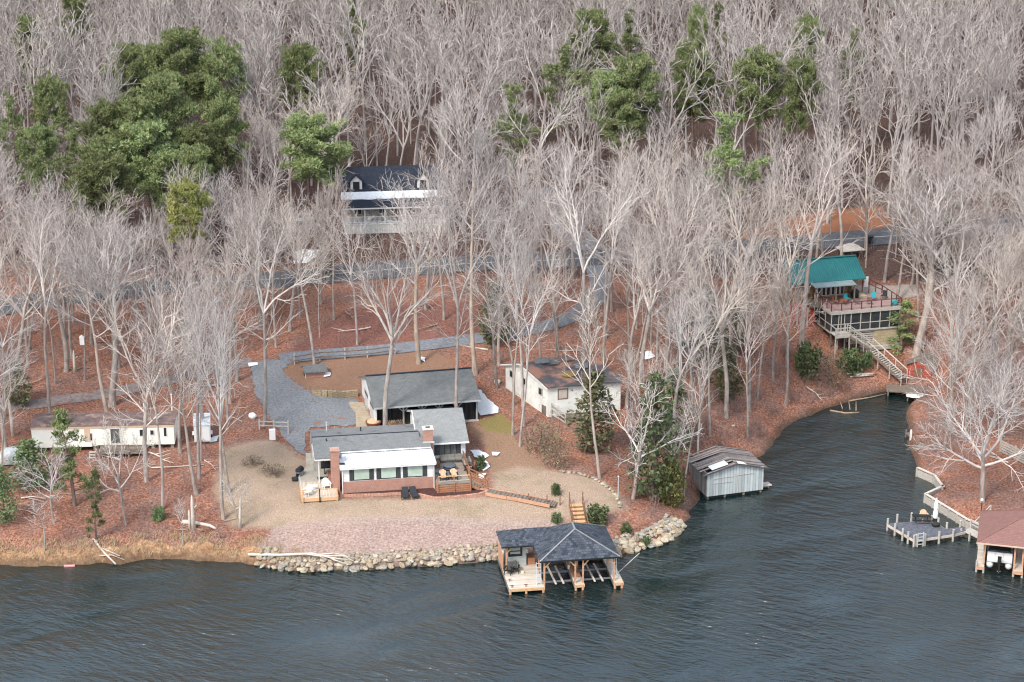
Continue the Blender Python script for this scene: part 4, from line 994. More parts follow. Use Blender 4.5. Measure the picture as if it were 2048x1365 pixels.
for x, y, rz, lab in ((0.5, 3.3, R(-30), "black slatted chair at the dock edge below the side roof"), (1.1, 3.6, R(-10), "black slatted chair in front of the grey dock storage wall")):
    adirondack("deck_chair", lab, M["black"], M["black"], DF.w(x, y, 0.6), DF.y + rz, "black chairs on the new dock")
def lounger(label, loc, rz):
    t = thing("sun_lounger", label, "sun lounger", loc, rz, "black loungers on the lawn")
    m = MB(); m.box(-0.33, 0.33, -0.95, 0.25, 0.26, 0.33); m.build("seat", M["fabric_dark"], t)
    m = MB(); m.bar((0, 0.26, 0.30), (0, 0.95, 0.62), 0.66, 0.07); m.build("backrest", M["fabric_dark"], t)
    m = MB()
    for s in (-1, 1): m.bar((s * 0.35, -0.98, 0.29), (s * 0.35, 0.95, 0.29), 0.05, 0.06)
    m.build("frame", M["black"], t)
    for sx in (-1, 1):
        for y in (-0.8, 0.7): m = MB(); m.box(sx * 0.33 - 0.025, sx * 0.33 + 0.025, y - 0.03, y + 0.03, 0, 0.27); m.build("leg", M["black"], t)
p = G(810, 993); lounger("black sun lounger on the lawn, the one on the chimney side", (p[0], p[1], p[2]), R(3))
p = G(828, 992); lounger("black sun lounger on the lawn, the one nearer the cedar deck", (p[0], p[1], p[2]), R(14))

def table(name, label, cat, loc, rz, r, hgt, mt, ml):
    t = thing(name, label, cat, loc, rz)
    m = MB(); m.lathe((0, 0, hgt), [(r, -0.05), (r, 0), (r * 0.96, 0.01)], 18); m.build("table_top", mt, t)
    m = MB(); m.cyl((0, 0, 0), (0, 0, hgt - 0.05), r * 0.2, r * 0.15); m.build("pedestal", ml, t)
    m = MB(); m.lathe((0, 0, 0), [(r * 0.55, 0), (r * 0.5, 0.05)], 12); m.build("base", ml, t); return t
table("side_table", "small white table between the white deck chairs", "table", HF.w(-2.75, 0.35, 0.42), 0, 0.3, 0.5, W_, W_)
table("side_table", "tiny black table between the two peach chairs", "table", HF.w(10.55, -0.05, 0.90), 0, 0.2, 0.35, M["black"], M["black"])
t = thing("fire_table", "round dark covered fire table on the cedar deck", "fire table", HF.w(11.0, 2.5, 0.90), YH)
m = MB(); m.lathe((0, 0, 0), [(0.6, 0), (0.63, 0.2), (0.64, 0.42)], 20); m.build("body", M["fabric_dark"], t)
m = MB(); m.lathe((0, 0, 0.42), [(0.66, 0.0), (0.68, 0.06), (0.6, 0.12), (0.1, 0.17)], 20); m.build("cover", plain("slate_cover", (0.10, 0.115, 0.13), 0.7), t)
m = MB(); m.lathe((0, 0, 0.24), [(0.645, 0), (0.65, 0.06)], 20); m.build("band", M["steel"], t)
def sofa(label, loc, rz, L):
    t = thing("outdoor_sofa", label, "sofa", loc, rz, "sectional sofa on the cedar deck")
    m = MB(); m.box(0, L, 0, 0.8, 0.05, 0.28); m.build("frame", M["sofa_frame"], t)
    n = max(1, round(L / 0.75))
    for k in range(n):
        a, b = L * k / n + 0.02, L * (k + 1) / n - 0.02
        m = MB(); m.box(a, b, 0.0, 0.6, 0.28, 0.42); m.build("seat_cushion", M["sofa"], t)
        m = MB(); m.hexa([(a, 0.6, 0.28), (b, 0.6, 0.28), (b, 0.8, 0.28), (a, 0.8, 0.28), (a, 0.66, 0.66), (b, 0.66, 0.66), (b, 0.8, 0.66), (a, 0.8, 0.66)]); m.build("back_cushion", M["sofa"], t)
sofa("long taupe outdoor sofa against the wing wall under the wide window", HF.w(10.3, 4.25, 0.90), YH, 2.3)
sofa("short taupe outdoor sofa along the outer rail of the cedar deck", HF.w(12.5, 4.2, 0.90), YH + R(-90), 1.5)
m = MB(); m.box(-0.8, 0.8, -0.5, 0.5, 0, 0.025); mesh_thing("deck_rug", m, planks("striped_rug", (0.10, 0.10, 0.11), (0.42, 0.42, 0.41), (0.2, 0.2, 0.2), 0.2, 1), "striped grey rug on the cedar deck near the sunroom corner", "rug", HF.w(10.1, 1.9, 0.905), YH)
m = MB(); m.box(-0.35, 0.35, -0.25, 0.25, 0, 0.5); m.box(-0.38, 0.38, -0.28, 0.28, 0.5, 0.55); mesh_thing("deck_box", m, M["wood_brown"], "dark brown storage box by the sunroom corner on the cedar deck", "storage box", HF.w(9.75, 3.2, 0.905), YH)
m = MB(); m.box(-0.55, 0.55, -0.35, 0.35, 0, 0.02); mesh_thing("door_mat", m, M["black"], "black mat on the porch patio floor", "mat", HF.w(-1.75, 3.5, 0.365), YH)

def grill(label, loc, rz, kind):
    t = thing("barbecue_grill", label, "grill", loc, rz)
    if kind:
        m = MB(); m.box(-0.35, 0.35, -0.28, 0.28, 0.1, 0.8); m.build("cabinet", M["steel"], t)
        m = MB(); m.tube([(-0.4, 0, 0.95), (0.4, 0, 0.95)], [0.3, 0.3], 12); m.build("hood", M["fabric_dark"], t)
        m = MB(); m.box(0.36, 0.7, -0.25, 0.25, 0.78, 0.82); m.box(-0.7, -0.36, -0.25, 0.25, 0.78, 0.82); m.build("side_shelf", M["steel"], t)
    else:
        m = MB(); m.tube([(-0.75, 0, 0.95), (0.75, 0, 0.95)], [0.38, 0.38], 12); m.build("drum", M["fabric_dark"], t)
        m = MB(); m.box(0.75, 1.25, -0.2, 0.2, 0.5, 1.1); m.build("fire_box", M["fabric_dark"], t)
        m = MB(); m.cyl((-0.5, 0, 1.2), (-0.5, 0, 1.8), 0.07); m.build("flue", M["fabric_dark"], t)
    for x in (-0.4, 0.4):
        m = MB(); m.box(x - 0.03, x + 0.03, -0.2, 0.2, 0, 0.7); m.build("leg", M["black"], t)
    for x in (-0.38, 0.38):
        m = MB(); m.cyl((x, -0.25, 0.09), (x, -0.19, 0.09), 0.09, 0.09, 10); m.build("wheel", M["tyre"], t)
p = G(600, 957); grill("steel and black gas grill on the grass edge of the patio", (p[0], p[1], p[2]), R(70), 1)
grill("black drum smoker under the porch roof behind the brick chimney", HF.w(-1.1, 4.7, 0.365), YH, 0)
p = G(591, 962); m = MB(); m.blob((0, 0, 0.2), (0.45, 0.3, 0.25), 4); mesh_thing("covered_tub", m, M["fabric_dark"], "low black covered tub on the grass beside the gas grill", "tub", (p[0], p[1], p[2]), 0, None, True)

# ---------------------------------------------------------------- things behind the house
p = G(747, 857)
t = thing("fire_bowl", "rusty round fire bowl filled with split wood behind the house", "fire bowl", (p[0], p[1], p[2]))
m = MB(); m.lathe((0, 0, 0), [(0.3, 0), (0.7, 0.35), (0.85, 0.75), (0.85, 0.8)], 18); m.build("bowl", M["rust"], t)
m = MB(); m.blob((0, 0, 0.82), (0.75, 0.75, 0.16), 8, 12); m.build("wood_heap", M["cut_wood"], t)
def woodpile(label, u, v, nx_, nz_, rz):
    p = G(u, v); rs = random.Random(u)
    t = thing("firewood_stack", label, "firewood", (p[0], p[1], p[2]), rz, "firewood behind the house")
    for k in range(nz_):
        for i in range(nx_ - k):
            m = MB(); x = (i - (nx_ - k) / 2) * 0.23; r = rs.uniform(0.08, 0.12); z = 0.1 + k * 0.19
            m.cyl((x, -0.3 + rs.uniform(-.04, .04), z), (x, 0.3, z), r, r, 7); m.build("log", M["cut_wood"] if rs.random() < 0.6 else M["log_wood"], t)
woodpile("stack of split logs left of the big tree trunk behind the house", 761, 851, 8, 5, R(12))
woodpile("stack of split logs right of the big tree trunk behind the house", 792, 852, 11, 4, R(12))
p = G(764, 862)
t = thing("garden_bench", "long rust brown plank bench beside the firewood", "bench", (p[0], p[1], p[2]), R(10))
m = MB(); m.box(-0.4, 2.4, -0.2, 0.2, 0.48, 0.54); m.build("seat", M["rust"], t)
for x in (-0.2, 2.1): m = MB(); m.box(x - 0.05, x + 0.05, -0.18, 0.18, 0, 0.48); m.build("leg", M["wood_dark"], t)
p = G(792, 862); m = MB(); m.lathe((0, 0, 0), [(0.3, 0), (0.42, 0.15), (0.42, 0.4), (0.3, 0.58), (0.05, 0.66)], 14); mesh_thing("propane_tank", m, W_, "squat white tank beside the rust brown bench", "tank", (p[0], p[1], p[2]), 0, None, True)
p = G(761, 838)
t = thing("garden_mower", "red push mower parked at the garage corner", "mower", (p[0], p[1], p[2]), R(30))
m = MB(); m.box(-0.3, 0.3, -0.35, 0.35, 0.15, 0.4); m.box(-0.2, 0.2, -0.2, 0.2, 0.4, 0.65); m.build("body", M["red"], t)
for x in (-0.33, 0.33):
    for y in (-0.3, 0.3): m = MB(); m.cyl((x - 0.04, y, 0.13), (x + 0.04, y, 0.13), 0.13, 0.13, 10); m.build("wheel", M["tyre"], t)
m = MB(); m.bar((-0.25, 0.35, 0.4), (-0.25, 1.0, 1.2), 0.05); m.bar((0.25, 0.35, 0.4), (0.25, 1.0, 1.2), 0.05); m.bar((-0.25, 1.0, 1.2), (0.25, 1.0, 1.2), 0.05); m.build("handle", M["red"], t)
# split rail fence with white cabinet
p0 = G(519, 860); p1 = G(577, 868); dx = p1 - p0; L_ = float(np.hypot(dx[0], dx[1]))
t = thing("rail_fence", "short two rail fence at the lower end of the gravel drive", "fence", (p0[0], p0[1], p0[2]), math.atan2(dx[1], dx[0]))
for k in range(3): m = MB(); m.box(L_ * k / 2 - 0.07, L_ * k / 2 + 0.07, -0.07, 0.07, -0.4, 1.2); m.build("post", M["wood_grey"], t)
for z in (0.5, 0.95): m = MB(); m.box(0, L_, -0.12, -0.075, z, z + 0.12); m.build("rail", M["wood_grey"], t)
p = G(545, 879); t = thing("storage_cabinet", "white upright plastic cabinet in front of the rail fence", "cabinet", (p[0], p[1], p[2]), R(8))
m = MB(); m.box(-0.32, 0.32, -0.25, 0.25, 0, 1.05); m.build("body", W_, t)
m = MB(); m.box(-0.34, 0.34, -0.27, 0.27, 1.05, 1.1); m.build("lid", W_, t)
c = P2([(589, 730), (640, 722), (690, 719), (735, 716), (790, 709)])
o0 = c[0]; t = thing("rail_fence", "long weathered rail fence between the lane and the bare yard", "fence", on(*o0))
for a in c: m = MB(); z = hz(*a) - hz(*o0); m.box(a[0] - o0[0] - 0.07, a[0] - o0[0] + 0.07, a[1] - o0[1] - 0.07, a[1] - o0[1] + 0.07, z - 0.4, z + 1.35); m.build("post", M["wood_grey"], t)
for a, b in zip(c, c[1:]):
    m = MB()
    for q in (0.5, 1.0): m.bar((a[0] - o0[0], a[1] - o0[1] - 0.1, hz(*a) - hz(*o0) + q), (b[0] - o0[0], b[1] - o0[1] - 0.1, hz(*b) - hz(*o0) + q), 0.05, 0.12)
    m.build("rail", M["wood_dark"], t)
# white pole on the lawn edge, boardwalk, hillside steps
p = G(1236, 1001); t = thing("lamp_pole", "slim white pole standing at the stone edge of the lawn", "pole", (p[0], p[1], p[2]))
m = MB(); m.cyl((0, 0, -0.3), (0, 0, 2.5), 0.05, 0.045); m.build("pole", M["alu"], t); m = MB(); m.lathe((0, 0, 2.5), [(0.05, 0), (0.09, 0.05), (0.03, 0.14)], 8); m.build("lamp_head", M["alu"], t)
bw0 = P2([(974, 986), (1010, 993), (1060, 1002), (1112, 1013)])
t = thing("boardwalk", "grey boardwalk crossing the lawn from the deck stairs", "boardwalk", on(*bw0[0]))
ob = np.array(on(*bw0[0])); cs = spline(bw0, 0.33); mm = [MB(), MB()]
tg = np.gradient(cs, axis=0); tg /= np.linalg.norm(tg, axis=1)[:, None]
for i in range(len(cs) - 1):
    a = cs[i] * 0.9 + cs[i + 1] * 0.1; b = cs[i + 1]; n_ = np.array([-tg[i][1], tg[i][0]])
    z = hz(*cs[i]) + 0.22 - ob[2]
    q = [a - n_ * 0.55 - ob[:2], b - n_ * 0.55 - ob[:2], b + n_ * 0.55 - ob[:2], a + n_ * 0.55 - ob[:2]]
    mm[0].slab([(x[0], x[1], z) for x in q], 0.07)
mm[0].build("tread", M["wood_dark"], t)
for s in (-0.6, 0.6):
    m = MB()
    for i in range(0, len(cs) - 3, 3):
        n_ = np.array([-tg[i][1], tg[i][0]]); a = cs[i] + n_ * s - ob[:2]; b = cs[i + 3] + n_ * s - ob[:2]
        m.bar((a[0], a[1], hz(*cs[i]) + 0.14 - ob[2]), (b[0], b[1], hz(*cs[i + 3]) + 0.14 - ob[2]), 0.08, 0.34)
    m.build("edge_board", M["wood_post"], t)
for u, v in ((1057, 1005), (1094, 1009), (1120, 1011)):
    p = G(u, v); m = MB(); m.box(p[0] - ob[0] - 0.05, p[0] - ob[0] + 0.05, p[1] - ob[1] - 0.05, p[1] - ob[1] + 0.05, p[2] - ob[2] - 0.2, p[2] - ob[2] + 0.95); m.build("post", M["wood_brown"], t)
a = G(1152, 1010); b = np.array(DF.w(5.2, 6.95, 0.6)); b[0] = atz(1165, 1046, 0.7)[0]
t = thing("hillside_stairs", "wooden stairs with handrails leading down the bank to the new dock", "stairs", (a[0], a[1], a[2]))
n_ = 12; dv = (b - a) / n_; yw = math.atan2(dv[1], dv[0]); sx, sy = -math.sin(yw), math.cos(yw)
m = MB()
for k in range(n_ + 1):
    q = dv * k; w = 0.6
    z = q[2] + 0.12
    c4 = [(q[0] - sx * w, q[1] - sy * w, z), (q[0] + dv[0] * 0.85 - sx * w, q[1] + dv[1] * 0.85 - sy * w, z), (q[0] + dv[0] * 0.85 + sx * w, q[1] + dv[1] * 0.85 + sy * w, z), (q[0] + sx * w, q[1] + sy * w, z)]
    m.slab(c4, 0.09)
m.build("tread", M["wood_new"], t)
for s in (-0.66, 0.66):
    m = MB(); e = dv * n_; m.bar((sx * s, sy * s, 0.05), (e[0] + sx * s, e[1] + sy * s, e[2] + 0.05), 0.07, 0.34); m.build("stringer", M["wood_brown"], t)
    m = MB(); m.bar((sx * s, sy * s, 1.05), (e[0] + sx * s, e[1] + sy * s, e[2] + 1.05), 0.07, 0.1); m.build("hand_rail", M["wood_brown"], t)
    for k in (0, 4, 8, 12):
        q = dv * k; m = MB(); m.box(q[0] + sx * s - 0.05, q[0] + sx * s + 0.05, q[1] + sy * s - 0.05, q[1] + sy * s + 0.05, q[2] - 0.6, q[2] + (1.35 if k == 0 else 1.1)); m.build("post", M["wood_brown"], t)

# ---------------------------------------------------------------- trailer, covered car, cars
p = G(389, 891)
t = thing("box_trailer", "tall white enclosed box trailer beside the cream mobile home", "trailer", (p[0], p[1], p[2]), R(8))
m = MB(); m.box(0, 1.7, 0, 3.6, 0.35, 2.15); m.build("body", M["white"], t)
m = MB(); m.slab([(-0.04, -0.05, 2.2), (1.74, -0.05, 2.2), (1.74, 1.8, 2.28), (-0.04, 1.8, 2.28)], 0.06); m.slab([(-0.04, 1.8, 2.28), (1.74, 1.8, 2.28), (1.74, 3.65, 2.2), (-0.04, 3.65, 2.2)], 0.06); m.build("roof", mottled("dirty_trailer_roof", (0.32, 0.35, 0.38), (0.66, 0.70, 0.74), 2.5), t)
for a_, b_ in ((0.08, 0.84), (0.87, 1.62)): m = MB(); m.box(a_, b_, -0.04, -0.003, 0.45, 2.05); m.build("rear_door", M["white"], t)
for x in (-0.12, 1.72): m = MB(); m.cyl((x, 1.7, 0.33), (x + 0.1, 1.7, 0.33), 0.33, 0.33, 12); m.build("wheel", M["tyre"], t)
m = MB(); m.box(-0.2, -0.003, 1.2, 2.2, 0.68, 0.74); m.box(1.703, 1.9, 1.2, 2.2, 0.68, 0.74); m.build("fender", W_, t)
m = MB(); m.bar((0.3, 3.6, 0.4), (0.85, 4.8, 0.45), 0.1); m.bar((1.4, 3.6, 0.4), (0.85, 4.8, 0.45), 0.1); m.build("hitch", M["black"], t)

def car(name, label, loc, rz, body, suv=True, L=4.5, W=1.8):
    t = thing(name, label, "car", loc, rz)
    m = MB(); prof = [(-L / 2, 0.35), (-L / 2, 0.85), (-L / 2 + 0.9, 0.98), (L / 2 - 0.15, 1.0), (L / 2, 0.8), (L / 2, 0.35)]
    m.prism([(x, -W / 2, z) for x, z in prof], (0, W, 0)); m.build("body", body, t)
    m = MB(); pr = [(-L / 2 + 1.0, 0.98), (-L / 2 + 1.6, 1.5), (L / 2 - (0.5 if suv else 1.1), 1.52), (L / 2 - 0.2, 1.0)]
    m.add([(x, s * (W / 2 - (0.06 if z < 1.1 else 0.2)), z) for s in (-1, 1) for x, z in pr], [(0, 1, 2, 3), (7, 6, 5, 4), (0, 4, 5, 1), (1, 5, 6, 2), (2, 6, 7, 3)]); m.build("windows", M["darkglass"], t)
    m = MB(); m.box(-L / 2 + 1.55, L / 2 - (0.5 if suv else 1.1), -W / 2 + 0.2, W / 2 - 0.2, 1.5, 1.57); m.build("roof", body, t)
    for x in (-L / 2 + 0.85, L / 2 - 0.85):
        for y in (-W / 2 - 0.02, W / 2 - 0.18):
            m = MB(); m.cyl((x, y, 0.34), (x, y + 0.2, 0.34), 0.34, 0.34, 14); wh = m.build("wheel", M["tyre"], t)
            m = MB(); yy = y - 0.01 if y < 0 else y + 0.2; m.cyl((x, yy, 0.34), (x, yy + 0.012, 0.34), 0.2, 0.2, 10); m.build("rim", M["alu"], wh)
    for s in (-1, 1):
        m = MB(); m.box(-L / 2 - 0.02, -L / 2 + 0.02, s * 0.62 - 0.16, s * 0.62 + 0.16, 0.65, 0.8); m.build("headlight", M["white"], t)
    return t
p = G(604, 462); car("parked_car", "white car half hidden by trees left of the white house", (p[0], p[1], p[2]), R(25), M["car_white"])
p = G(897, 440); car("parked_car", "grey car parked at the porch end of the white house", (p[0], p[1], p[2]), R(75), M["car_grey"])
p = G(24, 925)
t = thing("covered_car", "car under a silver cover among evergreens at the left edge", "car", (p[0], p[1], p[2]), R(10))
m = MB(); n_ = 9; sec = []
prof = [(-2.2, 0.5, 0.7), (-1.9, 0.85, 0.8), (-1.2, 1.0, 0.85), (-0.6, 1.5, 0.75), (0.3, 1.65, 0.72), (1.2, 1.6, 0.72), (1.8, 1.15, 0.8), (2.1, 0.95, 0.8), (2.25, 0.5, 0.7)]
vsx = []
for x, z, w in prof:
    vsx += [(x, -0.95, 0.12), (x, -0.97, 0.6 * z), (x, -w, z * 0.92), (x, 0, z), (x, w, z * 0.92), (x, 0.97, 0.6 * z), (x, 0.95, 0.12)]
m.add(vsx, [(i * 7 + k, (i + 1) * 7 + k, (i + 1) * 7 + k + 1, i * 7 + k + 1) for i in range(8) for k in range(6)] + [tuple(range(7)), tuple(range(62, 55, -1))]); m.build("cover", M["cover"], t, True)
for x in (-1.4, 1.4): m = MB(); m.cyl((x, -0.9, 0.3), (x, -0.7, 0.3), 0.3, 0.3, 12); m.build("wheel", M["tyre"], t)
# ---------------------------------------------------------------- white two-dormer house by the road
p = G(689, 469)
CF = Frame((p[0], p[1], p[2]), R(6.7))
t = thing("porch_house", "white two dormer house with a full width railed porch above the road", "house", CF.o, CF.y)
WD = 13.2
m = MB(); m.box(0, WD, 0, 0.08, -1.0, 1.2); m.box(0, 0.08, 0.08, 2.2, -1.0, 1.2); m.box(WD - 0.08, WD, 0.08, 2.2, -1.0, 1.2); m.build("lattice_skirt", M["lattice"], t)
m = MB(); m.box(-0.08, WD + 0.08, -0.08, 2.3, 1.2, 1.34); m.build("porch_floor", M["white"], t)
for k in range(6):
    x = 0.1 + (WD - 0.2) * k / 5; m = MB(); m.box(x - 0.08, x + 0.08, 0.02, 0.18, 1.34, 3.45); m.build("column", M["white"], t)
m = MB(); m.box(0.1, WD - 0.1, 0.07, 0.13, 2.18, 2.26); m.box(0.1, WD - 0.1, 0.07, 0.13, 1.45, 1.51)
for k in range(80):
    x = 0.2 + (WD - 0.4) * k / 79; m.box(x - 0.02, x + 0.02, 0.085, 0.115, 1.51, 2.18)
m.build("railing", M["white"], t)
m = MB(); walls(m, 0, WD, 2.2, 10.0, -1.0, 4.3, 0.15, "flbr"); m.build("wall", M["beige_wall"], t)
for x in (-0.004, WD - 0.146): m = MB(); m.prism([(x, 2.0, -0.8), (x, 10.1, -0.8), (x, 10.1, 4.3), (x, 6.1, 7.2), (x, 2.0, 4.3)], (0.15, 0, 0)); m.build("gable_wall", M["cape_siding"], t)
m = MB(); m.slab([(-0.3, -0.3, 3.5), (WD + 0.3, -0.3, 3.5), (WD + 0.3, 2.2, 4.25), (-0.3, 2.2, 4.25)], 0.12); m.build("porch_roof", M["shingle_dark"], t)
m = MB(); gable(m, -0.3, WD + 0.3, 2.1, 10.4, 4.55, 7.45, 6.2, th=0.16); rf = m.build("main_roof", M["shingle_dark"], t)
m = MB(); m.box(-0.3, WD + 0.3, -0.36, -0.305, 3.33, 3.5); m.build("gutter", M["white"], t)
m = MB(); n_ = 20; rs = random.Random(3); y = [1.75 + rs.uniform(-.12, .12) for _ in range(n_ + 1)]
for k in range(n_):
    x0, x1 = -0.25 + (WD + 0.4) * k / n_, -0.25 + (WD + 0.4) * (k + 1) / n_
    zf = lambda yy: 3.5 + 0.3 * (yy + 0.3) + 0.05
    m.hexa([(x0, y[k], zf(y[k]) - 0.04), (x1, y[k + 1], zf(y[k + 1]) - 0.04), (x1, 2.45, 4.75), (x0, 2.45, 4.75), (x0, y[k], zf(y[k]) + 0.06), (x1, y[k + 1], zf(y[k + 1]) + 0.06), (x1, 2.45, 4.98), (x0, 2.45, 4.98)])
m.build("eave_snow", M["snow"], rf)
for dx in (1.8, 10.5):
    m = MB(); m.box(dx - 0.75, dx + 0.75, 3.0, 6.0, 4.9, 6.3); m.prism([(dx - 0.75, 2.99, 6.3), (dx + 0.75, 2.99, 6.3), (dx, 2.99, 7.0)], (0, 3.2, 0)); d_ = m.build("dormer", M["white"], t)
    m = MB(); m.slab([(dx - 1.0, 2.8, 6.12), (dx, 2.8, 7.12), (dx, 6.2, 7.12), (dx - 1.0, 6.2, 6.12)], 0.09); m.slab([(dx, 2.8, 7.12), (dx + 1.0, 2.8, 6.12), (dx + 1.0, 6.2, 6.12), (dx, 6.2, 7.12)], 0.09); m.build("dormer_roof", M["shingle_dark"], d_)
    m = MB(); m.box(dx - 0.42, dx + 0.42, 2.95, 2.985, 5.15, 6.2); m.build("dormer_window", M["darkglass"], d_)
for a, b, z0 in ((1.3, 2.4, 2.0), (3.2, 3.5, 1.9), (4.6, 5.6, 2.0), (6.2, 7.2, 1.36), (8.4, 9.5, 2.0), (11.0, 12.0, 2.0)):
    if z0 < 1.5: m = MB(); m.box(a, b, 2.1, 2.197, z0, 3.5); dd = m.build("front_door", M["wood_brown"], t)
    else: window(t, a, b, z0, 3.4, 2.2, "darkglass", "white", None, 0.07, 1)
for z, y in ((2.2, 4.0), (5.0, 6.0)): window(t, y, y + 0.9, z, z + 1.3, -0.004, "darkglass", "white", None, 0.07, 0, "x")

# ---------------------------------------------------------------- teal roofed house on the bank
TF = Frame((37.9, 226.1, 8.5), R(15))
t = thing("teal_roof_house", "log house with a bright teal metal roof over a deck on the steep bank", "house", TF.o, TF.y)
m = MB(); walls(m, -3.2, 4.4, 5.5, 9.6, -1.5, 2.35, 0.2, "flbr"); walls(m, 4.41, 5.7, 5.9, 9.6, -1.5, 2.35, 0.2, "fr")
for x in (-3.2, 5.5): m.prism([(x, 5.5, 2.35), (x, 9.6, 2.35), (x, 7.3, 4.1)], (0.2, 0, 0))
m.build("log_wall", M["log_wall"], t)
m = MB(); gable(m, -3.8, 6.1, 3.9, 10.6, 2.55, 4.5, 7.2, th=0.12); rf = m.build("teal_roof", M["teal"], t)
m = MB(); m.bar((-3.8, 7.2, 4.53), (6.1, 7.2, 4.53), 0.4, 0.06); m.build("ridge_cap", M["teal"], rf)
m = MB(); m.slab([(-1.1, 2.55, 2.3), (4.25, 2.55, 2.3), (4.25, 3.95, 2.5), (-1.1, 3.95, 2.5)], 0.08); m.build("porch_roof", M["tealgrey"], rf)
for x in (-0.9, 1.7, 4.1): m = MB(); m.box(x - 0.07, x + 0.07, 2.65, 2.8, 0, 2.2); m.build("porch_post", M["wood_dark"], t)
for k in range(6): window(t, 0.5 + k * 0.6, 1.0 + k * 0.6, 0.25, 2.0, 5.5, "darkglass", "white", None, 0.06)
m = MB(); m.box(4.8, 5.6, 5.0, 5.88, -2, 3.2); m.prism([(4.6, 4.4, -0.2), (6.6, 4.4, -0.2), (6.6, 6.0, -0.2), (4.6, 6.0, -0.2)], (0, 0, 0.35)); m.build("stone_chimney", M["tan_stone"], t)
m = MB(); m.box(-3.2, -0.5, 3.6, 5.45, -4.6, -0.35); m.build("lower_wall", M["red_board"], t)
m = MB(); m.box(-3.25, -0.45, 3.55, 3.595, -5.6, -3.3); m.build("foundation", M["block"], t)
for a in (-2.9, -1.6): m = MB(); m.box(a, a + 0.2, 3.50, 3.545, -4.6, -0.4); m.build("lower_trim", M["wood_grey"], t)
m = MB(); m.box(-1.55, -0.1, 2.4, 5.4, -0.1, 0.05); m.build("side_landing", M["wood_dark"], t)

dk = thing("upper_deck", "mauve upper deck with maroon rails over a screened room", "deck", TF.o, TF.y)
m = MB(); m.box(0, 9.0, 0, 5.5, -0.12, 0.0); m.build("deck_boards", M["mauve_deck"], dk)
m = MB(); m.box(-0.03, 9.03, -0.08, -0.004, -0.42, 0.02); m.box(-0.08, -0.004, 0, 5.5, -0.42, 0.02); m.box(9.004, 9.08, 0, 5.5, -0.42, 0.02); m.build("rim_board", M["wood_grey"], dk)
for x, y in [(9 * k / 7, 0.03) for k in range(8)] + [(xx, 5.4 * k / 4) for k in range(1, 5) for xx in (0.0, 9.0)]:
    m = MB(); m.box(x - 0.05, x + 0.05, y - 0.05, y + 0.05, 0, 0.95); m.build("rail_post", M["maroon"], dk)
m = MB(); m.box(-0.05, 9.05, -0.05, 0.09, 0.95, 1.02); m.box(-0.05, 0.09, 0.09, 5.5, 0.95, 1.02); m.box(8.93, 9.05, 0.09, 5.5, 0.95, 1.02); m.build("hand_rail", M["maroon"], dk)
m = MB()
for z in (0.3, 0.55, 0.78): m.box(0, 9, 0.02, 0.035, z, z + 0.015)
m.build("cable_rail", M["wood_grey"], dk)
m = MB(); m.bar((6.6, 5.9, 2.2), (9.1, 5.5, 0.9), 0.08, 0.12); m.bar((6.6, 5.9, 1.6), (9.1, 5.5, 0.4), 0.08, 0.1)
for k in range(4): x = 6.6 + k * 0.83; m.bar((x, 5.9 - k * 0.13, 0.0), (x, 5.9 - k * 0.13, 2.1 - k * 0.42), 0.08)
m.build("stair_rail", M["maroon"], dk)
# screened room below
srm = thing("screen_room", "screened room with pale frames and dark mesh under the mauve deck", "screened porch", TF.o, TF.y)
m = MB(); m.box(0.1, 8.9, 0.12, 0.15, -2.5, -0.43); m.box(0.1, 0.13, 0.15, 5.4, -2.5, -0.43); m.box(8.87, 8.9, 0.15, 5.4, -2.5, -0.43); m.box(0.13, 8.87, 5.0, 5.1, -2.5, -0.43); m.build("screen", M["screen"], srm)
m = MB()
for k in range(8): x = 0.1 + 8.8 * k / 7; m.box(x - 0.05, x + 0.05, 0.05, 0.117, -2.55, -0.43)
for k in range(1, 4): y = 5.3 * k / 3; m.box(0.03, 0.097, y - 0.05, y + 0.05, -2.55, -0.43)
m.box(1.0, 1.08, 0.05, 0.117, -2.5, -0.5); m.box(1.75, 1.83, 0.05, 0.117, -2.5, -0.5)
m.build("frame_post", M["wood_grey"], srm)
m = MB(); m.box(0.05, 8.9, 0.045, 0.115, -1.75, -1.67); m.box(0.025, 0.095, 0.1, 5.4, -1.75, -1.67); m.box(0.0, 9.0, -0.02, 0.12, -2.72, -2.55); m.box(-0.04, 0.0, -0.02, 5.4, -2.72, -2.55); m.build("frame_rail", M["wood_grey"], srm)
m = MB(); m.box(0.0, 8.95, 0.13, 5.4, -2.70, -2.56); m.build("floor", M["wood_dark"], srm)
for x, y in ((0.2, 0.3), (0.2, 2.8), (2.9, 0.3), (5.6, 0.3), (8.7, 0.3), (2.9, 3), (5.6, 3)): m = MB(); m.box(x - 0.08, x + 0.08, y - 0.08, y + 0.08, -7.6, -2.72); m.build("stilt", M["wood_dark"], srm)
m = MB()
for k in range(6): m.box(2.75, 5.75, 0.2, 0.26, -4.35 + k * 0.27, -4.17 + k * 0.27)
m.build("slat_skirt", M["wood_grey"], srm)
m = MB(); m.box(5.75, 8.9, 0.15, 0.5, -4.7, -2.74); m.build("stone_wall", M["tan_stone"], srm)
m = MB(); m.box(4.0, 9.3, -0.3, -0.2, -5.2, -4.75); m.box(4.0, 9.3, -0.2, 0.5, -4.85, -4.75); m.build("lower_ledge", M["wood_grey"], srm)
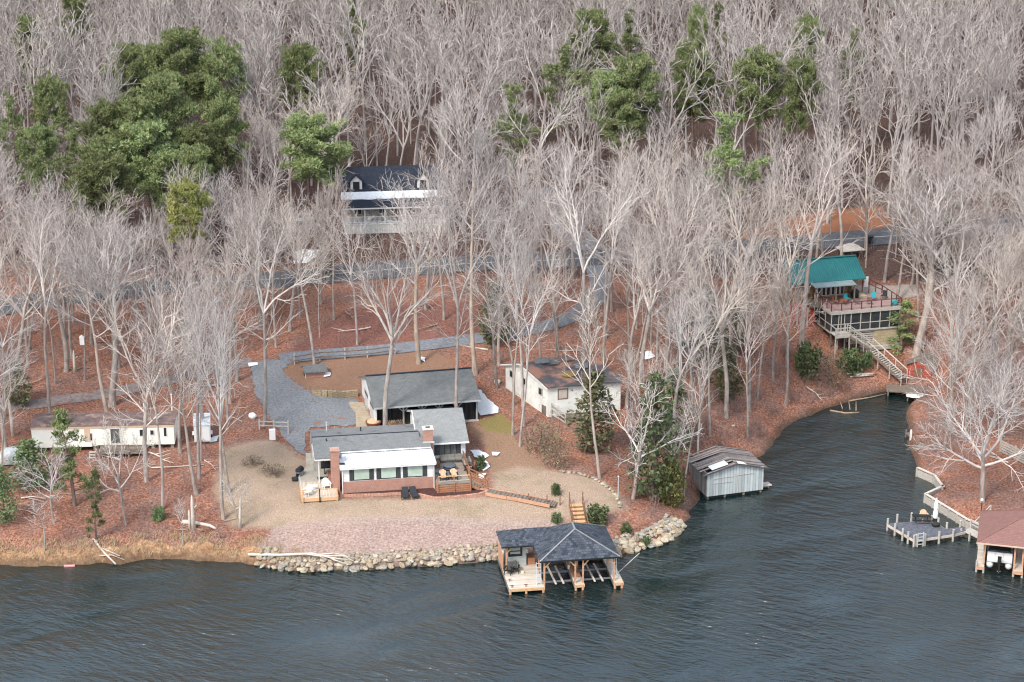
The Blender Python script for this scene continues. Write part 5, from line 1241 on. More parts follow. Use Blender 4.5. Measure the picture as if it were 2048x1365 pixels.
# landing and long stairs to the water
ls = thing("long_stairs", "long grey timber stairs from the screened room down to the cove", "stairs", TF.o, TF.y)
m = MB(); m.box(0.0, 1.9, -1.5, -0.03, -2.66, -2.56); m.box(-0.03, 1.93, -1.56, -1.503, -2.86, -2.56); m.build("landing", M["wood_grey"], ls)
m = MB()
for x, y in ((0.05, -1.45), (1.85, -1.45)): m.box(x - 0.06, x + 0.06, y - 0.06, y + 0.06, -6.4, -1.6)
for x, y in ((1.85, -0.1), (0.9, -0.1)): m.box(x - 0.06, x + 0.06, y - 0.06, y + 0.06, -6.0, -1.6)
m.build("stilt", M["wood_grey"], ls)
m = MB(); m.box(0, 1.9, -1.5, -1.42, -1.72, -1.62); m.box(-0.02, 0.06, -1.42, 0, -1.72, -1.62)
for k in range(7): m.box(0.2 + k * 0.25, 0.24 + k * 0.25, -1.48, -1.44, -2.56, -1.72)
m.build("landing_rail", M["wood_grey"], ls)
S0 = np.array([1.9, -0.9, -2.62]); S1 = np.array([4.5, -1.5, -4.35]); E0 = np.array(TF.l(atz(1808, 757, 1.4)))
for a, b, nm in ((S0, S1, 10), (S1, E0, 18)):
    d_ = b - a; n2 = np.array([-d_[1], d_[0]]) / np.hypot(d_[0], d_[1]) * 0.6; m = MB()
    for k in range(nm):
        q = a + d_ * k / nm; e = a + d_ * (k + 0.85) / nm
        m.slab([(q[0] - n2[0], q[1] - n2[1], q[2]), (e[0] - n2[0], e[1] - n2[1], q[2]), (e[0] + n2[0], e[1] + n2[1], q[2]), (q[0] + n2[0], q[1] + n2[1], q[2])], 0.07)
    m.build("tread", M["wood_grey"], ls)
    for s in (-1.08, 1.08):
        m = MB(); m.bar((a[0] + n2[0] * s, a[1] + n2[1] * s, a[2] - 0.1), (b[0] + n2[0] * s, b[1] + n2[1] * s, b[2] - 0.1), 0.07, 0.3); m.build("stringer", M["wood_dark"], ls)
        m = MB(); m.bar((a[0] + n2[0] * s, a[1] + n2[1] * s, a[2] + 0.95), (b[0] + n2[0] * s, b[1] + n2[1] * s, b[2] + 0.95), 0.08, 0.1)
        for k in range(4):
            q = a + d_ * k / 3; m.bar((q[0] + n2[0] * s, q[1] + n2[1] * s, q[2] - 1.2), (q[0] + n2[0] * s, q[1] + n2[1] * s, q[2] + 0.95), 0.08)
        m.build("hand_rail", M["bleached"] if nm > 12 else M["wood_grey"], ls)
# deck furniture
def bucket(label, x, y, hue, rz):
    t = thing("patio_chair", label, "chair", TF.w(x, y, 0), TF.y + rz, "chairs on the mauve deck")
    m = MB(); m.box(-0.28, 0.28, -0.28, 0.28, 0.40, 0.48); m.build("seat", hue, t)
    m = MB(); m.bar((0, 0.26, 0.45), (0, 0.36, 0.98), 0.56, 0.06); m.build("backrest", hue, t)
    for sx in (-1, 1):
        for sy in (-1, 1): m = MB(); m.box(sx * 0.25 - 0.03, sx * 0.25 + 0.03, sy * 0.25 - 0.03, sy * 0.25 + 0.03, 0, 0.4); m.build("leg", M["wood_dark"], t)
bucket("dark chair with turquoise cushion near the log wall", 3.4, 3.2, M["teal_plastic"], 0.3)
bucket("dark brown chair in the middle of the mauve deck", 4.2, 2.0, M["wood_dark"], 1.2)
bucket("dark brown chair by the front rail of the mauve deck", 5.6, 1.6, M["wood_dark"], 2.6)
bucket("turquoise backed chair beside the stone hearth on the mauve deck", 6.7, 2.8, M["teal_plastic"], -0.4)
bucket("rust coloured chair under the teal porch roof", 1.7, 2.6, M["rust"], 0.8)
bucket("dark chair at the far corner of the mauve deck", 8.2, 3.2, M["fabric_dark"], -0.9)
table("patio_table", "round rusty table on the mauve deck", "table", TF.w(2.6, 2.3, 0), 0, 0.5, 0.6, M["rust"], M["wood_dark"])
m = MB(); m.lathe((0, 0, 0), [(0.28, 0), (0.42, 0.25), (0.4, 0.5), (0.3, 0.58)], 12); mesh_thing("glazed_pot", m, M["teal_plastic"], "turquoise round pot at the outer corner of the mauve deck", "pot", TF.w(8.4, 0.6, 0.0), 0, None, True)
t = thing("barbecue_grill", "black covered grill beside the stone hearth", "grill", TF.w(5.0, 4.5, 0), TF.y)
m = MB(); m.blob((0, 0, 0.7), (0.55, 0.35, 0.45), 5); m.build("cover", M["fabric_dark"], t, True); m = MB(); m.box(-0.4, 0.4, -0.25, 0.25, 0, 0.5); m.build("cart", M["black"], t)
m = MB(); m.slab([(0, 0, 2.2), (0.5, 0.05, 2.2), (0.5, 0.05, 2.15), (0, 0, 2.15)], 0.02); m.box(0, 0.5, 0, 0.03, 0.9, 2.2); mesh_thing("hanging_towel", m, M["canvas"], "white towel hanging at the deck corner by the stone chimney", "towel", TF.w(6.7, 5.6, 0), TF.y)
p = G(1733, 492)
t = thing("utility_pole", "bare wooden utility pole beside the road above the teal house", "pole", (p[0], p[1], p[2] - 0.2))
q = G(1732, 500); hp = 3.0
m = MB(); m.cyl((0, 0, 0), (0, 0, 3.4), 0.09, 0.07, 8); m.build("pole", M["alu"], t); m = MB(); m.box(-0.25, 0.25, -0.12, 0.12, 3.35, 3.5); m.build("lamp_head", M["alu"], t)
p = G(1739, 489); t = thing("waste_bin", "dark wheeled bin standing at the roadside pole", "bin", (p[0], p[1], p[2]), R(10))
m = MB(); m.hexa([(-0.27, -0.3, 0.1), (0.27, -0.3, 0.1), (0.27, 0.3, 0.1), (-0.27, 0.3, 0.1), (-0.35, -0.38, 1.05), (0.35, -0.38, 1.05), (0.35, 0.38, 1.05), (-0.35, 0.38, 1.05)]); m.build("body", M["bin"], t)
m = MB(); m.box(-0.38, 0.38, -0.42, 0.42, 1.05, 1.12); m.build("lid", M["bin"], t); m = MB(); m.cyl((-0.3, 0.32, 0.12), (0.3, 0.32, 0.12), 0.12); m.build("wheels", M["tyre"], t)
# low open shelter roof in the brush by the road
p = G(1700, 512); t = thing("well_cover", "low grey pyramid roofed well cover by the road", "well cover", (p[0], p[1], p[2]), R(15))
m = MB(); hip(m, -1.6, 1.6, -1.2, 1.2, 1.0, -0.3, 0, 0.3, 0, 1.7, 0.08); m.build("roof", M["wood_grey"], t)
m = MB()
for x in (-1.3, 1.3):
    for y in (-0.9, 0.9): m.box(x - 0.06, x + 0.06, y - 0.06, y + 0.06, -0.3, 0.93)
m.build("post", M["wood_dark"], t)
# red gabled shed and dock at the head of the cove
sp = G(1812, 752)
SF = Frame((sp[0], sp[1], sp[2] + 0.3), R(-28))
t = thing("red_shed", "small red gabled boat shed at the head of the cove", "shed", SF.o, SF.y)
m = MB(); walls(m, 0, 3.0, 0, 3.4, -1.0, 1.2, 0.1); m.prism([(0, 0.1, 1.2), (3.0, 0.1, 1.2), (1.5, 0.1, 1.95)], (0, -0.1, 0)); m.prism([(0, 3.4, 1.2), (3.0, 3.4, 1.2), (1.5, 3.4, 1.95)], (0, -0.1, 0)); m.build("wall", M["red_board"], t)
m = MB(); m.slab([(-0.3, -0.25, 1.08), (1.5, -0.25, 2.02), (1.5, 3.65, 2.02), (-0.3, 3.65, 1.08)], 0.08); m.slab([(1.5, -0.25, 2.02), (3.3, -0.25, 1.08), (3.3, 3.65, 1.08), (1.5, 3.65, 2.02)], 0.08); m.build("roof", M["wood_dark"], t)
m = MB(); m.box(0.9, 2.1, -0.04, -0.003, -0.6, 1.0); m.build("door", M["wood_brown"], t)
cp = atz(1812, 790, 0.6)
t = thing("cove_dock", "small dark dock deck at the head of the cove", "dock", (cp[0], cp[1], 0.0), R(-8))
m = MB(); m.box(-2.2, 3.0, 0.9, 3.4, 0.5, 0.6); m.box(0, 4.5, -0.5, 0.9, 0.5, 0.6); m.build("deck_boards", M["wood_dark"], t)
for x, y in ((-2, 1), (0.2, -0.4), (2.4, -0.4), (4.3, -0.4), (-2, 3.2), (2.8, 3.2)): m = MB(); m.cyl((x, y, -2), (x, y, 0.75), 0.1); m.build("piling", M["wood_dark"], t)
t = thing("upturned_boat", "long white upturned hull at the end of the cove dock", "boat", (cp[0] - 0.1, cp[1] - 0.7, 0.60), R(-4))
m = MB(); n_ = 8; v_ = []
for k in range(n_ + 1):
    x = 4.4 * k / n_; w = 0.42 * (1 - abs(2 * k / n_ - 1) ** 4) + 0.06
    v_ += [(x, -w, 0.05), (x, -w * 0.8, 0.26), (x, 0, 0.36), (x, w * 0.8, 0.26), (x, w, 0.05)]
m.add(v_, [(i * 5 + k, (i + 1) * 5 + k, (i + 1) * 5 + k + 1, i * 5 + k + 1) for i in range(n_) for k in range(4)] + [(0, 1, 2, 3, 4), tuple(range(n_ * 5 + 4, n_ * 5 - 1, -1)), ]); m.build("hull", W_, t, True)
m = MB(); m.bar((0.1, 0, 0.37), (4.3, 0, 0.37), 0.05, 0.04); m.build("keel", W_, t)
# small dock with white post on the right bank
cp = atz(1816, 872, 0.5); t = thing("side_dock", "small snowy dock with a white post on the right bank", "dock", (cp[0], cp[1], 0), R(10))
m = MB(); m.box(0, 4.8, -0.9, 0.9, 0.45, 0.55); m.build("deck_boards", M["wood_dark"], t)
m = MB(); m.box(-0.09, 0.09, -0.9, -0.72, -2, 1.5); m.build("white_post", W_, t)
for x in (0.1, 2.4, 4.6): m = MB(); m.cyl((x, 0.8, -2), (x, 0.8, 0.9), 0.1); m.build("piling", M["wood_dark"], t)
m = MB(); m.blob((3.2, 0.1, 0.56), (1.4, 0.6, 0.1), 3); m.build("snow_cover", M["snow"], t, True)

# ---------------------------------------------------------------- right hand peninsula
def seawall(label, px, top, th=0.28):
    c = [np.array(atz(u, v, 0)[:2]) for u, v in px]; o0 = c[0]
    t = thing("seawall", label, "seawall", (o0[0], o0[1], 0))
    m = MB(); m2 = MB(); m3 = MB()
    for a, b in zip(c, c[1:]):
        a_, b_ = a - o0, b - o0
        for k in range(3): z = -0.15 + k * 0.37; m.bar((a_[0], a_[1], z), (b_[0], b_[1], z), 0.12, 0.35)
        m2.bar((a_[0], a_[1], top), (b_[0], b_[1], top), th, 0.08)
        L = np.linalg.norm(b - a); n_ = max(1, int(L / 1.3)); d_ = (b - a) / L; nn = np.array([d_[1], -d_[0]]) * 0.1
        for k in range(n_ + 1):
            q = a_ + (b_ - a_) * k / n_ + nn; m3.box(q[0] - 0.08, q[0] + 0.08, q[1] - 0.08, q[1] + 0.08, -1.5, top + 0.02)
    m.build("planking", M["wood_grey"], t); m2.build("cap_board", M["bleached"], t); m3.build("piling", M["wood_grey"], t)
seawall("short stepped timber seawall at the tip of the right bank", [(1834, 953), (1868, 968), (1885, 992)], 1.0)
seawall("long timber seawall beside the dark carpeted platform", [(1886, 989), (1850, 1006), (1931, 1056), (1955, 1068)], 1.0)
wq = lambda x, y, z=0.7: atz(1760 + x / 6.826, 960 + y / 6.826, z)
pl = [wq(100, 600), wq(470, 820), wq(1010, 740), wq(1170, 700), wq(1170, 640), wq(900, 672), wq(700, 550)]
o0 = pl[1]
t = thing("swim_platform", "floating level platform with dark carpet and pale pilings", "dock", (o0[0], o0[1], 0))
q = [(p[0] - o0[0], p[1] - o0[1], 0.7) for p in pl]
m = MB(); m.slab(q, 0.05); m.build("carpet_deck", M["carpet"], t)
m = MB()
for a, b in zip(q, q[1:] + q[:1]): m.bar((a[0], a[1], 0.55), (b[0], b[1], 0.55), 0.1, 0.26)
m.build("rim_board", M["bleached"], t)
for x, y in ((105, 620), (205, 690), (310, 760), (385, 800), (465, 845), (495, 835), (615, 830), (808, 800), (1000, 770), (235, 560), (430, 540), (705, 575), (795, 610), (912, 672), (1097, 645)):
    p = wq(x, y - 20, 0.7); m = MB(); m.cyl((p[0] - o0[0], p[1] - o0[1], -2), (p[0] - o0[0], p[1] - o0[1], 1.25), 0.11, 0.11, 8); m.build("piling", M["wood_grey"], t)
p = wq(550, 830); tl = ladder("swim_ladder", Frame((p[0], p[1], 0), R(18)), -0.35, -0.12, 0.1, 1.6, 0.6, 0.0, "white swim ladder on the near corner of the carpeted platform")
p = wq(752, 560); t = thing("patio_umbrella", "closed white umbrella standing on the carpeted platform", "umbrella", (p[0], p[1], 0.7))
m = MB(); m.cyl((0, 0, 0), (0, 0, 2.5), 0.03); m.build("pole", M["wood_dark"], t)
m = MB(); m.lathe((0, 0, 0.25), [(0.1, 0), (0.24, 0.1), (0.26, 0.6), (0.20, 0.95), (0.24, 1.1), (0.2, 1.6), (0.06, 2.15), (0.02, 2.25)], 9); m.build("canopy", M["canvas"], t)
m = MB(); m.lathe((0, 0, 0), [(0.35, 0), (0.3, 0.08)], 12); m.build("base", M["dark"], t)
p = wq(565, 572); t = thing("picnic_bench", "black metal table and bench set on the carpeted platform", "table", (p[0], p[1], 0.7), R(-5))
m = MB(); m.box(-0.9, 0.9, -0.3, 0.3, 0.62, 0.68); m.build("table_top", M["black"], t)
for y in (-0.7, 0.7): m = MB(); m.box(-0.9, 0.9, y - 0.13, y + 0.13, 0.38, 0.42); m.build("bench", M["black"], t)
for x in (-0.6, 0.6): m = MB(); m.box(x - 0.03, x + 0.03, -0.7, 0.7, 0.3, 0.37); m.box(x - 0.03, x + 0.03, -0.05, 0.05, 0, 0.62); m.build("leg", M["black"], t)
adirondack("deck_chair", "tan wooden chair behind the black table on the carpeted platform", M["peach"], M["peach"], (wq(600, 548)[0], wq(600, 548)[1], 0.7), R(10))
p = wq(760, 632); m = MB(); m.lathe((0, 0, 0), [(0.36, 0), (0.42, 0.15), (0.4, 0.28)], 14); mesh_thing("fire_pit", m, M["black"], "low round black fire pit on the carpeted platform", "fire pit", (p[0], p[1], 0.7))
# walkway with rails
a = wq(1170, 670); b = wq(1500, 830); d_ = (b - a)[:2]; L_ = float(np.hypot(*d_)); WF = Frame((a[0], a[1], 0.0), math.atan2(d_[1], d_[0]))
t = thing("dock_walkway", "grey railed walkway from the carpeted platform to the boat slip", "walkway", WF.o, WF.y)
m = MB(); m.box(0.05, L_, -0.55, 0.6, 0.62, 0.69); m.build("deck_boards", M["wood_grey"], t)
m = MB(); m.bar((0, 0.65, 1.5), (L_, 0.65, 1.45), 0.1, 0.12); m.bar((0, 0.65, 1.1), (L_, 0.65, 1.05), 0.08, 0.1); m.build("hand_rail", M["wood_grey"], t)
for x in (0.05, 1.2, 2.4): m = MB(); m.box(x - 0.08, x + 0.08, 0.56, 0.72, -2, 1.55); m.box(x - 0.08, x + 0.08, -0.7, -0.56, -2, 0.9); m.build("piling", M["wood_grey"], t)
a = np.array(on(*wq(1285, 600, 0.8)[:2])); b = np.array(on(*wq(1500, 480, 1.0)[:2]))
t = thing("bank_handrail", "two bar grey handrail beside the steps on the right bank", "handrail", a)
m = MB(); e = b - a; m.bar((0, 0, 0.9), (e[0], e[1], e[2] + 0.9), 0.08, 0.12); m.bar((0, 0, 0.5), (e[0], e[1], e[2] + 0.5), 0.08, 0.1); m.build("rail", M["wood_grey"], t)
for k in range(3): q = e * k / 2; m = MB(); m.box(q[0] - 0.07, q[0] + 0.07, q[1] - 0.07, q[1] + 0.07, q[2] - 0.4, q[2] + 0.98); m.build("post", M["wood_grey"], t)
p = np.array(on(*wq(1378, 470, 1.0)[:2])); t = thing("garden_lamp", "dark lamp post with white head on the right bank", "lamp post", p)
m = MB(); m.cyl((0, 0, -0.2), (0, 0, 1.35), 0.04); m.build("post", M["black"], t); m = MB(); m.lathe((0, 0, 1.35), [(0.06, 0), (0.14, 0.08), (0.14, 0.22), (0.04, 0.3)], 8); m.build("lamp_head", W_, t)
p = np.array(on(*wq(1248, 540, 1.0)[:2])); m = MB(); m.lathe((0, 0, 0), [(0.1, 0.0), (0.18, 0.12), (0.16, 0.3), (0.04, 0.4)], 10); mesh_thing("mooring_buoy", m, W_, "round white buoy at the foot of the grey handrail", "buoy", p, 0, None, True)
# red roofed boat slip
RF = Frame((*wq(1310, 1180, 0.6)[:2], 0.0), R(-15))
t = thing("covered_slip", "open boat slip under a wide red shingle hipped roof at the right edge", "boathouse", RF.o, RF.y)
m = MB(); hip(m, -0.1, 8.6, -0.35, 7.3, 3.2, 4.2, 2.9, 4.2, 4.2, 5.1); rf = m.build("hipped_roof", M["shingle_red"], t)
m = MB(); m.box(-0.12, 8.62, -0.4, -0.355, 3.06, 3.2); m.build("fascia", M["mobile_trim"], rf)
m = MB()
for q, r_ in (((-0.1, -0.35, 3.22), (4.2, 2.9, 5.12)), ((-0.1, 7.3, 3.22), (4.2, 4.2, 5.12))): m.bar(q, r_, 0.14, 0.04)
m.build("hip_cap", M["shingle_red"], rf)
m = MB(); m.box(0, 0.75, 0, 7, 0.5, 0.6); m.box(3.4, 4.3, -0.2, 7, 0.5, 0.6); m.box(7.0, 7.9, 0, 7, 0.5, 0.6); m.box(0.75, 7, 6.2, 7, 0.5, 0.6); m.build("deck_boards", M["deck_dock"], t)
m = MB(); m.box(-0.03, 0.78, -0.06, -0.003, 0.3, 0.58); m.box(3.37, 4.33, -0.26, -0.203, 0.3, 0.58); m.build("front_beam", M["wood_post"], t)
for x, y, top in ((0.65, 0.5, 3.1), (1.0, 3.4, 3.1), (3.45, 0.2, 3.1), (3.8, 3.4, 3.1), (4.2, 0.3, 3.1), (7.1, 0.3, 3.1), (0.65, 6.8, 3.1), (3.8, 6.8, 3.1)):
    m = MB(); m.box(x - 0.08, x + 0.08, y - 0.08, y + 0.08, 0.1, top); m.build("post", M["wood_post"], t)
for x, y in ((0.05, 0.05), (0.7, 0.05), (3.45, -0.1), (4.25, -0.1), (0.05, 5.5), (7.1, 0.1)): m = MB(); m.cyl((x, y, -2), (x, y, 1.15 if x < 0.1 and y < 1 else 0.49), 0.1); m.build("piling", M["wood_grey"], t)
# pontoon boat
BF = Frame(RF.w(2.1, 0.25, 0.75), RF.y)
t = thing("pontoon_boat", "white pontoon boat with black outboard on a lift under the red roof", "boat", BF.o, BF.y)
for s in (-1, 1):
    m = MB(); m.tube([(s * 0.85, -0.1, 0.0), (s * 0.85, 0.15, 0.0), (s * 0.85, 4.6, 0.0), (s * 0.85, 5.5, 0.15)], [0.2, 0.32, 0.32, 0.08], 14); m.build("pontoon", M["alu"], t, True)
m = MB(); m.box(-1.15, 1.15, 0, 5.2, 0.36, 0.44); m.build("deck", M["alu"], t)
m = MB(); m.box(-1.12, 1.12, 0.5, 0.54, 0.44, 1.12); m.box(-1.15, -1.11, 0.54, 5.0, 0.44, 1.12); m.box(1.11, 1.15, 0.54, 5.0, 0.44, 1.12); m.build("fence_panel", M["white"], t)
m = MB()
for a, b in (((-1.13, 0.52, 1.15), (1.13, 0.52, 1.15)), ((-1.13, 0.52, 1.15), (-1.13, 5, 1.15)), ((1.13, 0.52, 1.15), (1.13, 5, 1.15))): m.bar(a, b, 0.05)
for x in (-0.45, 0.3): m.bar((x, 0.47, 0.44), (x, 0.47, 1.15), 0.05)
m.build("rail", M["alu"], t)
m = MB(); m.box(-1.0, 1.0, 0.6, 1.3, 0.44, 0.9); m.box(-1.0, -0.4, 1.5, 3.8, 0.44, 0.85); m.box(0.4, 1.0, 2.0, 2.6, 0.44, 1.25); m.build("seating", M["canvas"], t)
m = MB(); m.box(-0.95, 0.95, 0.62, 3.6, 1.28, 1.36); m.bar((-0.95, 0.7, 1.1), (-0.95, 0.7, 1.3), 0.04); m.bar((0.95, 0.7, 1.1), (0.95, 0.7, 1.3), 0.04); m.bar((-0.95, 3.5, 1.1), (-0.95, 3.5, 1.3), 0.04); m.bar((0.95, 3.5, 1.1), (0.95, 3.5, 1.3), 0.04); m.build("folded_canopy", M["fabric_dark"], t)
m = MB(); m.box(-0.18, 0.18, -0.45, 0.0, 0.55, 1.0); m.box(-0.08, 0.08, -0.35, -0.12, -0.5, 0.55); mo = m.build("outboard", M["black"], t)
m = MB(); m.cyl((0, -0.25, -0.42), (0, 0.02, -0.42), 0.09, 0.05); m.bar((0, -0.3, -0.58), (0, -0.3, -0.26), 0.06); m.bar((-0.16, -0.3, -0.42), (0.16, -0.3, -0.42), 0.06); m.build("propeller", M["steel"], mo)
# slatted fence at the right edge
c = P2([(2000, 905), (2030, 920), (2075, 945), (2140, 975)]); o0 = c[0]
t = thing("slat_fence", "grey slatted fence on the right bank at the picture edge", "fence", on(*o0))
for a, b in zip(c, c[1:]):
    m = MB()
    for k in range(5): m.bar((a[0] - o0[0], a[1] - o0[1], hz(*a) - hz(*o0) + 0.2 + k * 0.28), (b[0] - o0[0], b[1] - o0[1], hz(*b) - hz(*o0) + 0.2 + k * 0.28), 0.04, 0.2)
    m.build("slat_panel", M["wood_grey"], t)
for a in c: m = MB(); m.box(a[0] - o0[0] - 0.07, a[0] - o0[0] + 0.07, a[1] - o0[1] + 0.03, a[1] - o0[1] + 0.17, hz(*a) - hz(*o0) - 0.3, hz(*a) - hz(*o0) + 1.55); m.build("post", M["wood_grey"], t)

# ---------------------------------------------------------------- snow patches, logs, rocks
def snow(label, px, seed):
    o = sheet("snow_patch", P2(px), M["snow"], 0.15, 0.4, 0.07, seed); tag(o, label, "snow patch", "melting snow patches"); return o
snow("long snow patch along the garage end wall", [(948, 783), (961, 782), (975, 800), (998, 818), (997, 828), (960, 834), (952, 822), (955, 805)], 1)
snow("small snow patch at the right side of the pump shed", [(649, 746), (662, 747), (660, 754), (647, 757)], 2)
snow("snow patch beside the cedar deck rail", [(940, 903), (958, 902), (978, 914), (968, 921), (950, 918)], 3)
snow("ragged snow patch below the one at the cedar deck rail", [(955, 926), (972, 924), (980, 936), (968, 945), (956, 940)], 4)
snow("lowest snow patch beside the cedar deck stairs", [(958, 951), (972, 950), (968, 960), (958, 962)], 14)
snow("snow streak on the dull grass right of the cedar deck", [(983, 907), (1000, 908), (996, 914), (984, 914)], 5)
snow("bright snow patch in the yard below the white porch house", [(586, 507), (605, 501), (640, 502), (632, 516), (612, 529), (588, 530)], 6)
snow("small snow patch beside the white box trailer", [(418, 878), (440, 873), (434, 885), (420, 888)], 7)
snow("thin snow strip at the upper edge of the gravel drive", [(497, 729), (516, 727), (515, 732), (498, 736)], 8)
snow("tiny snow blob at the foot of the tree above the garage", [(842, 716), (852, 718), (849, 726), (843, 723)], 9)
snow("snow patch on the leaves behind the derelict cottage", [(1278, 706), (1300, 704), (1310, 716), (1290, 722)], 10)

def log(name, label, px, r0, r1, mat, cat="log", lift=0.12, forks=(), group=None):
    pts = [G(u, v) for u, v in px]; o0 = pts[0]
    m = MB(); m.tube([(p[0] - o0[0], p[1] - o0[1], p[2] - o0[2] + lift) for p in pts], [r0 + (r1 - r0) * k / (len(pts) - 1) for k in range(len(pts))], 7)
    for f in forks:
        fp = [G(u, v) for u, v in f]; m.tube([(p[0] - o0[0], p[1] - o0[1], p[2] - o0[2] + lift + 0.25 * k) for k, p in enumerate(fp)], [r0 * 0.5, r1 * 0.7] if len(fp) == 2 else [r0 * 0.5 * (1 - 0.7 * k / (len(fp) - 1)) for k in range(len(fp))], 5)
    return mesh_thing(name, m, mat, label, cat, o0, 0, group, True)
log("driftwood", "long bleached tree limb lying on top of the shore boulders", [(497, 1120), (560, 1121), (625, 1118), (660, 1126), (690, 1140)], 0.16, 0.05, M["bleached"], "driftwood", 0.55, ([(640, 1120), (670, 1122), (715, 1138)], [(660, 1126), (668, 1136), (694, 1148)], [(650, 1122), (690, 1128), (712, 1146)], [(660, 1126), (700, 1136)], [(610, 1119), (640, 1128), (655, 1140)]))
log("driftwood", "pair of bleached poles sliding from the sandy bank into the lake", [(190, 1085), (205, 1105), (232, 1132)], 0.12, 0.09, M["bleached"], "driftwood", 0.15, ([(200, 1115), (225, 1118), (250, 1133)], [(205, 1100), (240, 1120)], [(186, 1080), (195, 1092)]))
log("fallen_log", "pale fallen log behind the two dead snags near the left shore", [(364, 1046), (395, 1049), (420, 1054), (432, 1060)], 0.22, 0.12, M["bleached"], "log")
log("fallen_log", "long straight white pole on the leaves below the mobile home", [(302, 938), (350, 936), (408, 932)], 0.08, 0.06, M["bleached"], "log")
log("fallen_log", "sunken log floating at the head of the cove", [(1660, 822), (1690, 827), (1718, 826)], 0.13, 0.1, M["log_wood"], "log", 0.02, ([(1685, 818), (1680, 808)], [(1700, 820), (1697, 806)], [(1712, 822), (1712, 808)]))
log("fallen_log", "dark branch trailing along the cove bank", [(1698, 804), (1740, 797), (1785, 787)], 0.1, 0.05, M["log_wood"], "log", 0.1)
log("fallen_branch", "grey fallen branches beside the left edge evergreens", [(42, 1000), (65, 997), (92, 1002)], 0.08, 0.03, M["bleached"], "branch", 0.2, ([(52, 999), (75, 1008), (95, 1020)], [(40, 1012), (66, 1018), (92, 1020)], [(36, 1022), (55, 1030), (80, 1045)]))
for k, (x, y) in enumerate(((1706, 750), (1712, 756), (1720, 752), (1728, 757), (1735, 754))):
    log("split_pole", "pale cut poles lying in a loose pile on the cove bank", [(x - 12, y + k % 3), (x + 18, y - 2)], 0.09, 0.08, M["bleached"], "pole", 0.12 + 0.05 * k, (), "cut poles on the cove bank")
p = atz(139, 1133, 0.0); m = MB(); m.box(-0.5, 0.5, -0.15, 0.15, -0.03, 0.1); m.cyl((-0.45, -0.12, 0.1), (0.45, -0.12, 0.1), 0.05); mesh_thing("pink_float", m, M["orange_rope"], "small pink float drifting by the sandy bank", "float", p, R(5))
# white nest box on a trunk, pale pipe, sacks
p = G(505, 838); m = MB(); m.blob((0, 0, 0.3), (0.45, 0.35, 0.4), 2); mesh_thing("plastic_sack", m, W_, "crumpled white sack among brush left of the gravel drive", "sack", p, 0, None, True)
p = G(995, 768); m = MB(); m.blob((0, 0, 0.2), (0.4, 0.3, 0.32), 6); mesh_thing("white_rock", m, M["cap"], "pale round rock on the leaves left of the derelict cottage", "rock", p, 0, None, True)

brock = [mottled("tan_boulder", (0.22, 0.17, 0.12), (0.46, 0.38, 0.27), 1.3, 0.9, detail=6, extra=((0.17, 0.14, 0.11), 1.1, 0.56), bmp=0.05), mottled("grey_boulder", (0.20, 0.18, 0.15), (0.42, 0.39, 0.34), 1.4, 0.9, bmp=0.05),
         mottled("pale_boulder", (0.30, 0.25, 0.18), (0.52, 0.45, 0.34), 1.3, 0.9, bmp=0.05)]
protos = []
for k in range(6):
    m = MB(); rs = random.Random(k); m.blob((0, 0, 0), (1.0, 0.8 + 0.1 * (k % 3), 0.62 + 0.06 * (k % 4)), k + 20, 10, 7, 0.26)
    m.v = [(x + rs.uniform(-.06, .06), y + rs.uniform(-.06, .06), z + rs.uniform(-.06, .06)) for x, y, z in m.v]
    me = bpy.data.meshes.new("boulder"); me.from_pydata(m.v, [], m.f); me.materials.append(brock[k % 3]); protos.append(me)
rs = random.Random(11)
def boulder(x, y, z, s, label, group):
    o = bpy.data.objects.new("boulder", rs.choice(protos)); COL.objects.link(o); o.location = (x, y, z); o.scale = (s * rs.uniform(0.9, 1.35), s * rs.uniform(0.8, 1.1), s * rs.uniform(0.8, 1.1)); o.rotation_euler = (rs.uniform(-.3, .3), rs.uniform(-.3, .3), rs.uniform(0, 6.28))
    tag(o, label, "boulder", group)
def rocks(px, rows, s0, s1, label, group, seed):
    c = spline([np.array(atz(u, v, 0)[:2]) for u, v in px], 0.2); tg = np.gradient(c, axis=0); tg /= np.linalg.norm(tg, axis=1)[:, None]
    for r in range(rows):
        i = rs.uniform(0, 2)
        while i < len(c) - 1:
            k = int(i); s = (s0 + (s1 - s0) * r / max(1, rows - 1)) * rs.uniform(0.6, 1.4); n_ = np.array([-tg[k][1], tg[k][0]]); q = c[k] + n_ * (0.02 + 0.42 * r + rs.uniform(-.1, .1))
            boulder(q[0], q[1], max(hz(*q), 0.0) + 0.08 * s + (0.05 if r else 0.12), s, label, group)
            i += max(1.0, (s * 2.0) / 0.2 * rs.uniform(0.85, 1.1))
rocks([(515, 1132), (570, 1141), (625, 1144), (680, 1141), (740, 1140), (800, 1134), (870, 1132), (930, 1126), (1000, 1121)], 5, 0.33, 0.18, "tan boulder in the stone edging between the fallen limb and the dock", "boulders along the lawn shore", 1)
rocks([(1236, 1111), (1250, 1108), (1285, 1099), (1320, 1088), (1350, 1073), (1368, 1053)], 5, 0.42, 0.22, "pale boulder in the stone bank on the point right of the dock", "boulders on the point", 2)
c = spline(P2([(1120, 944), (1160, 950), (1200, 965), (1225, 985), (1236, 1000), (1238, 1015)]), 0.45)
for q in c: boulder(q[0] + rs.uniform(-.1, .1), q[1] + rs.uniform(-.1, .1), hz(*q) + 0.1, rs.uniform(0.16, 0.28), "small pale stone in the curved edge of the dry lawn", "stones edging the lawn")
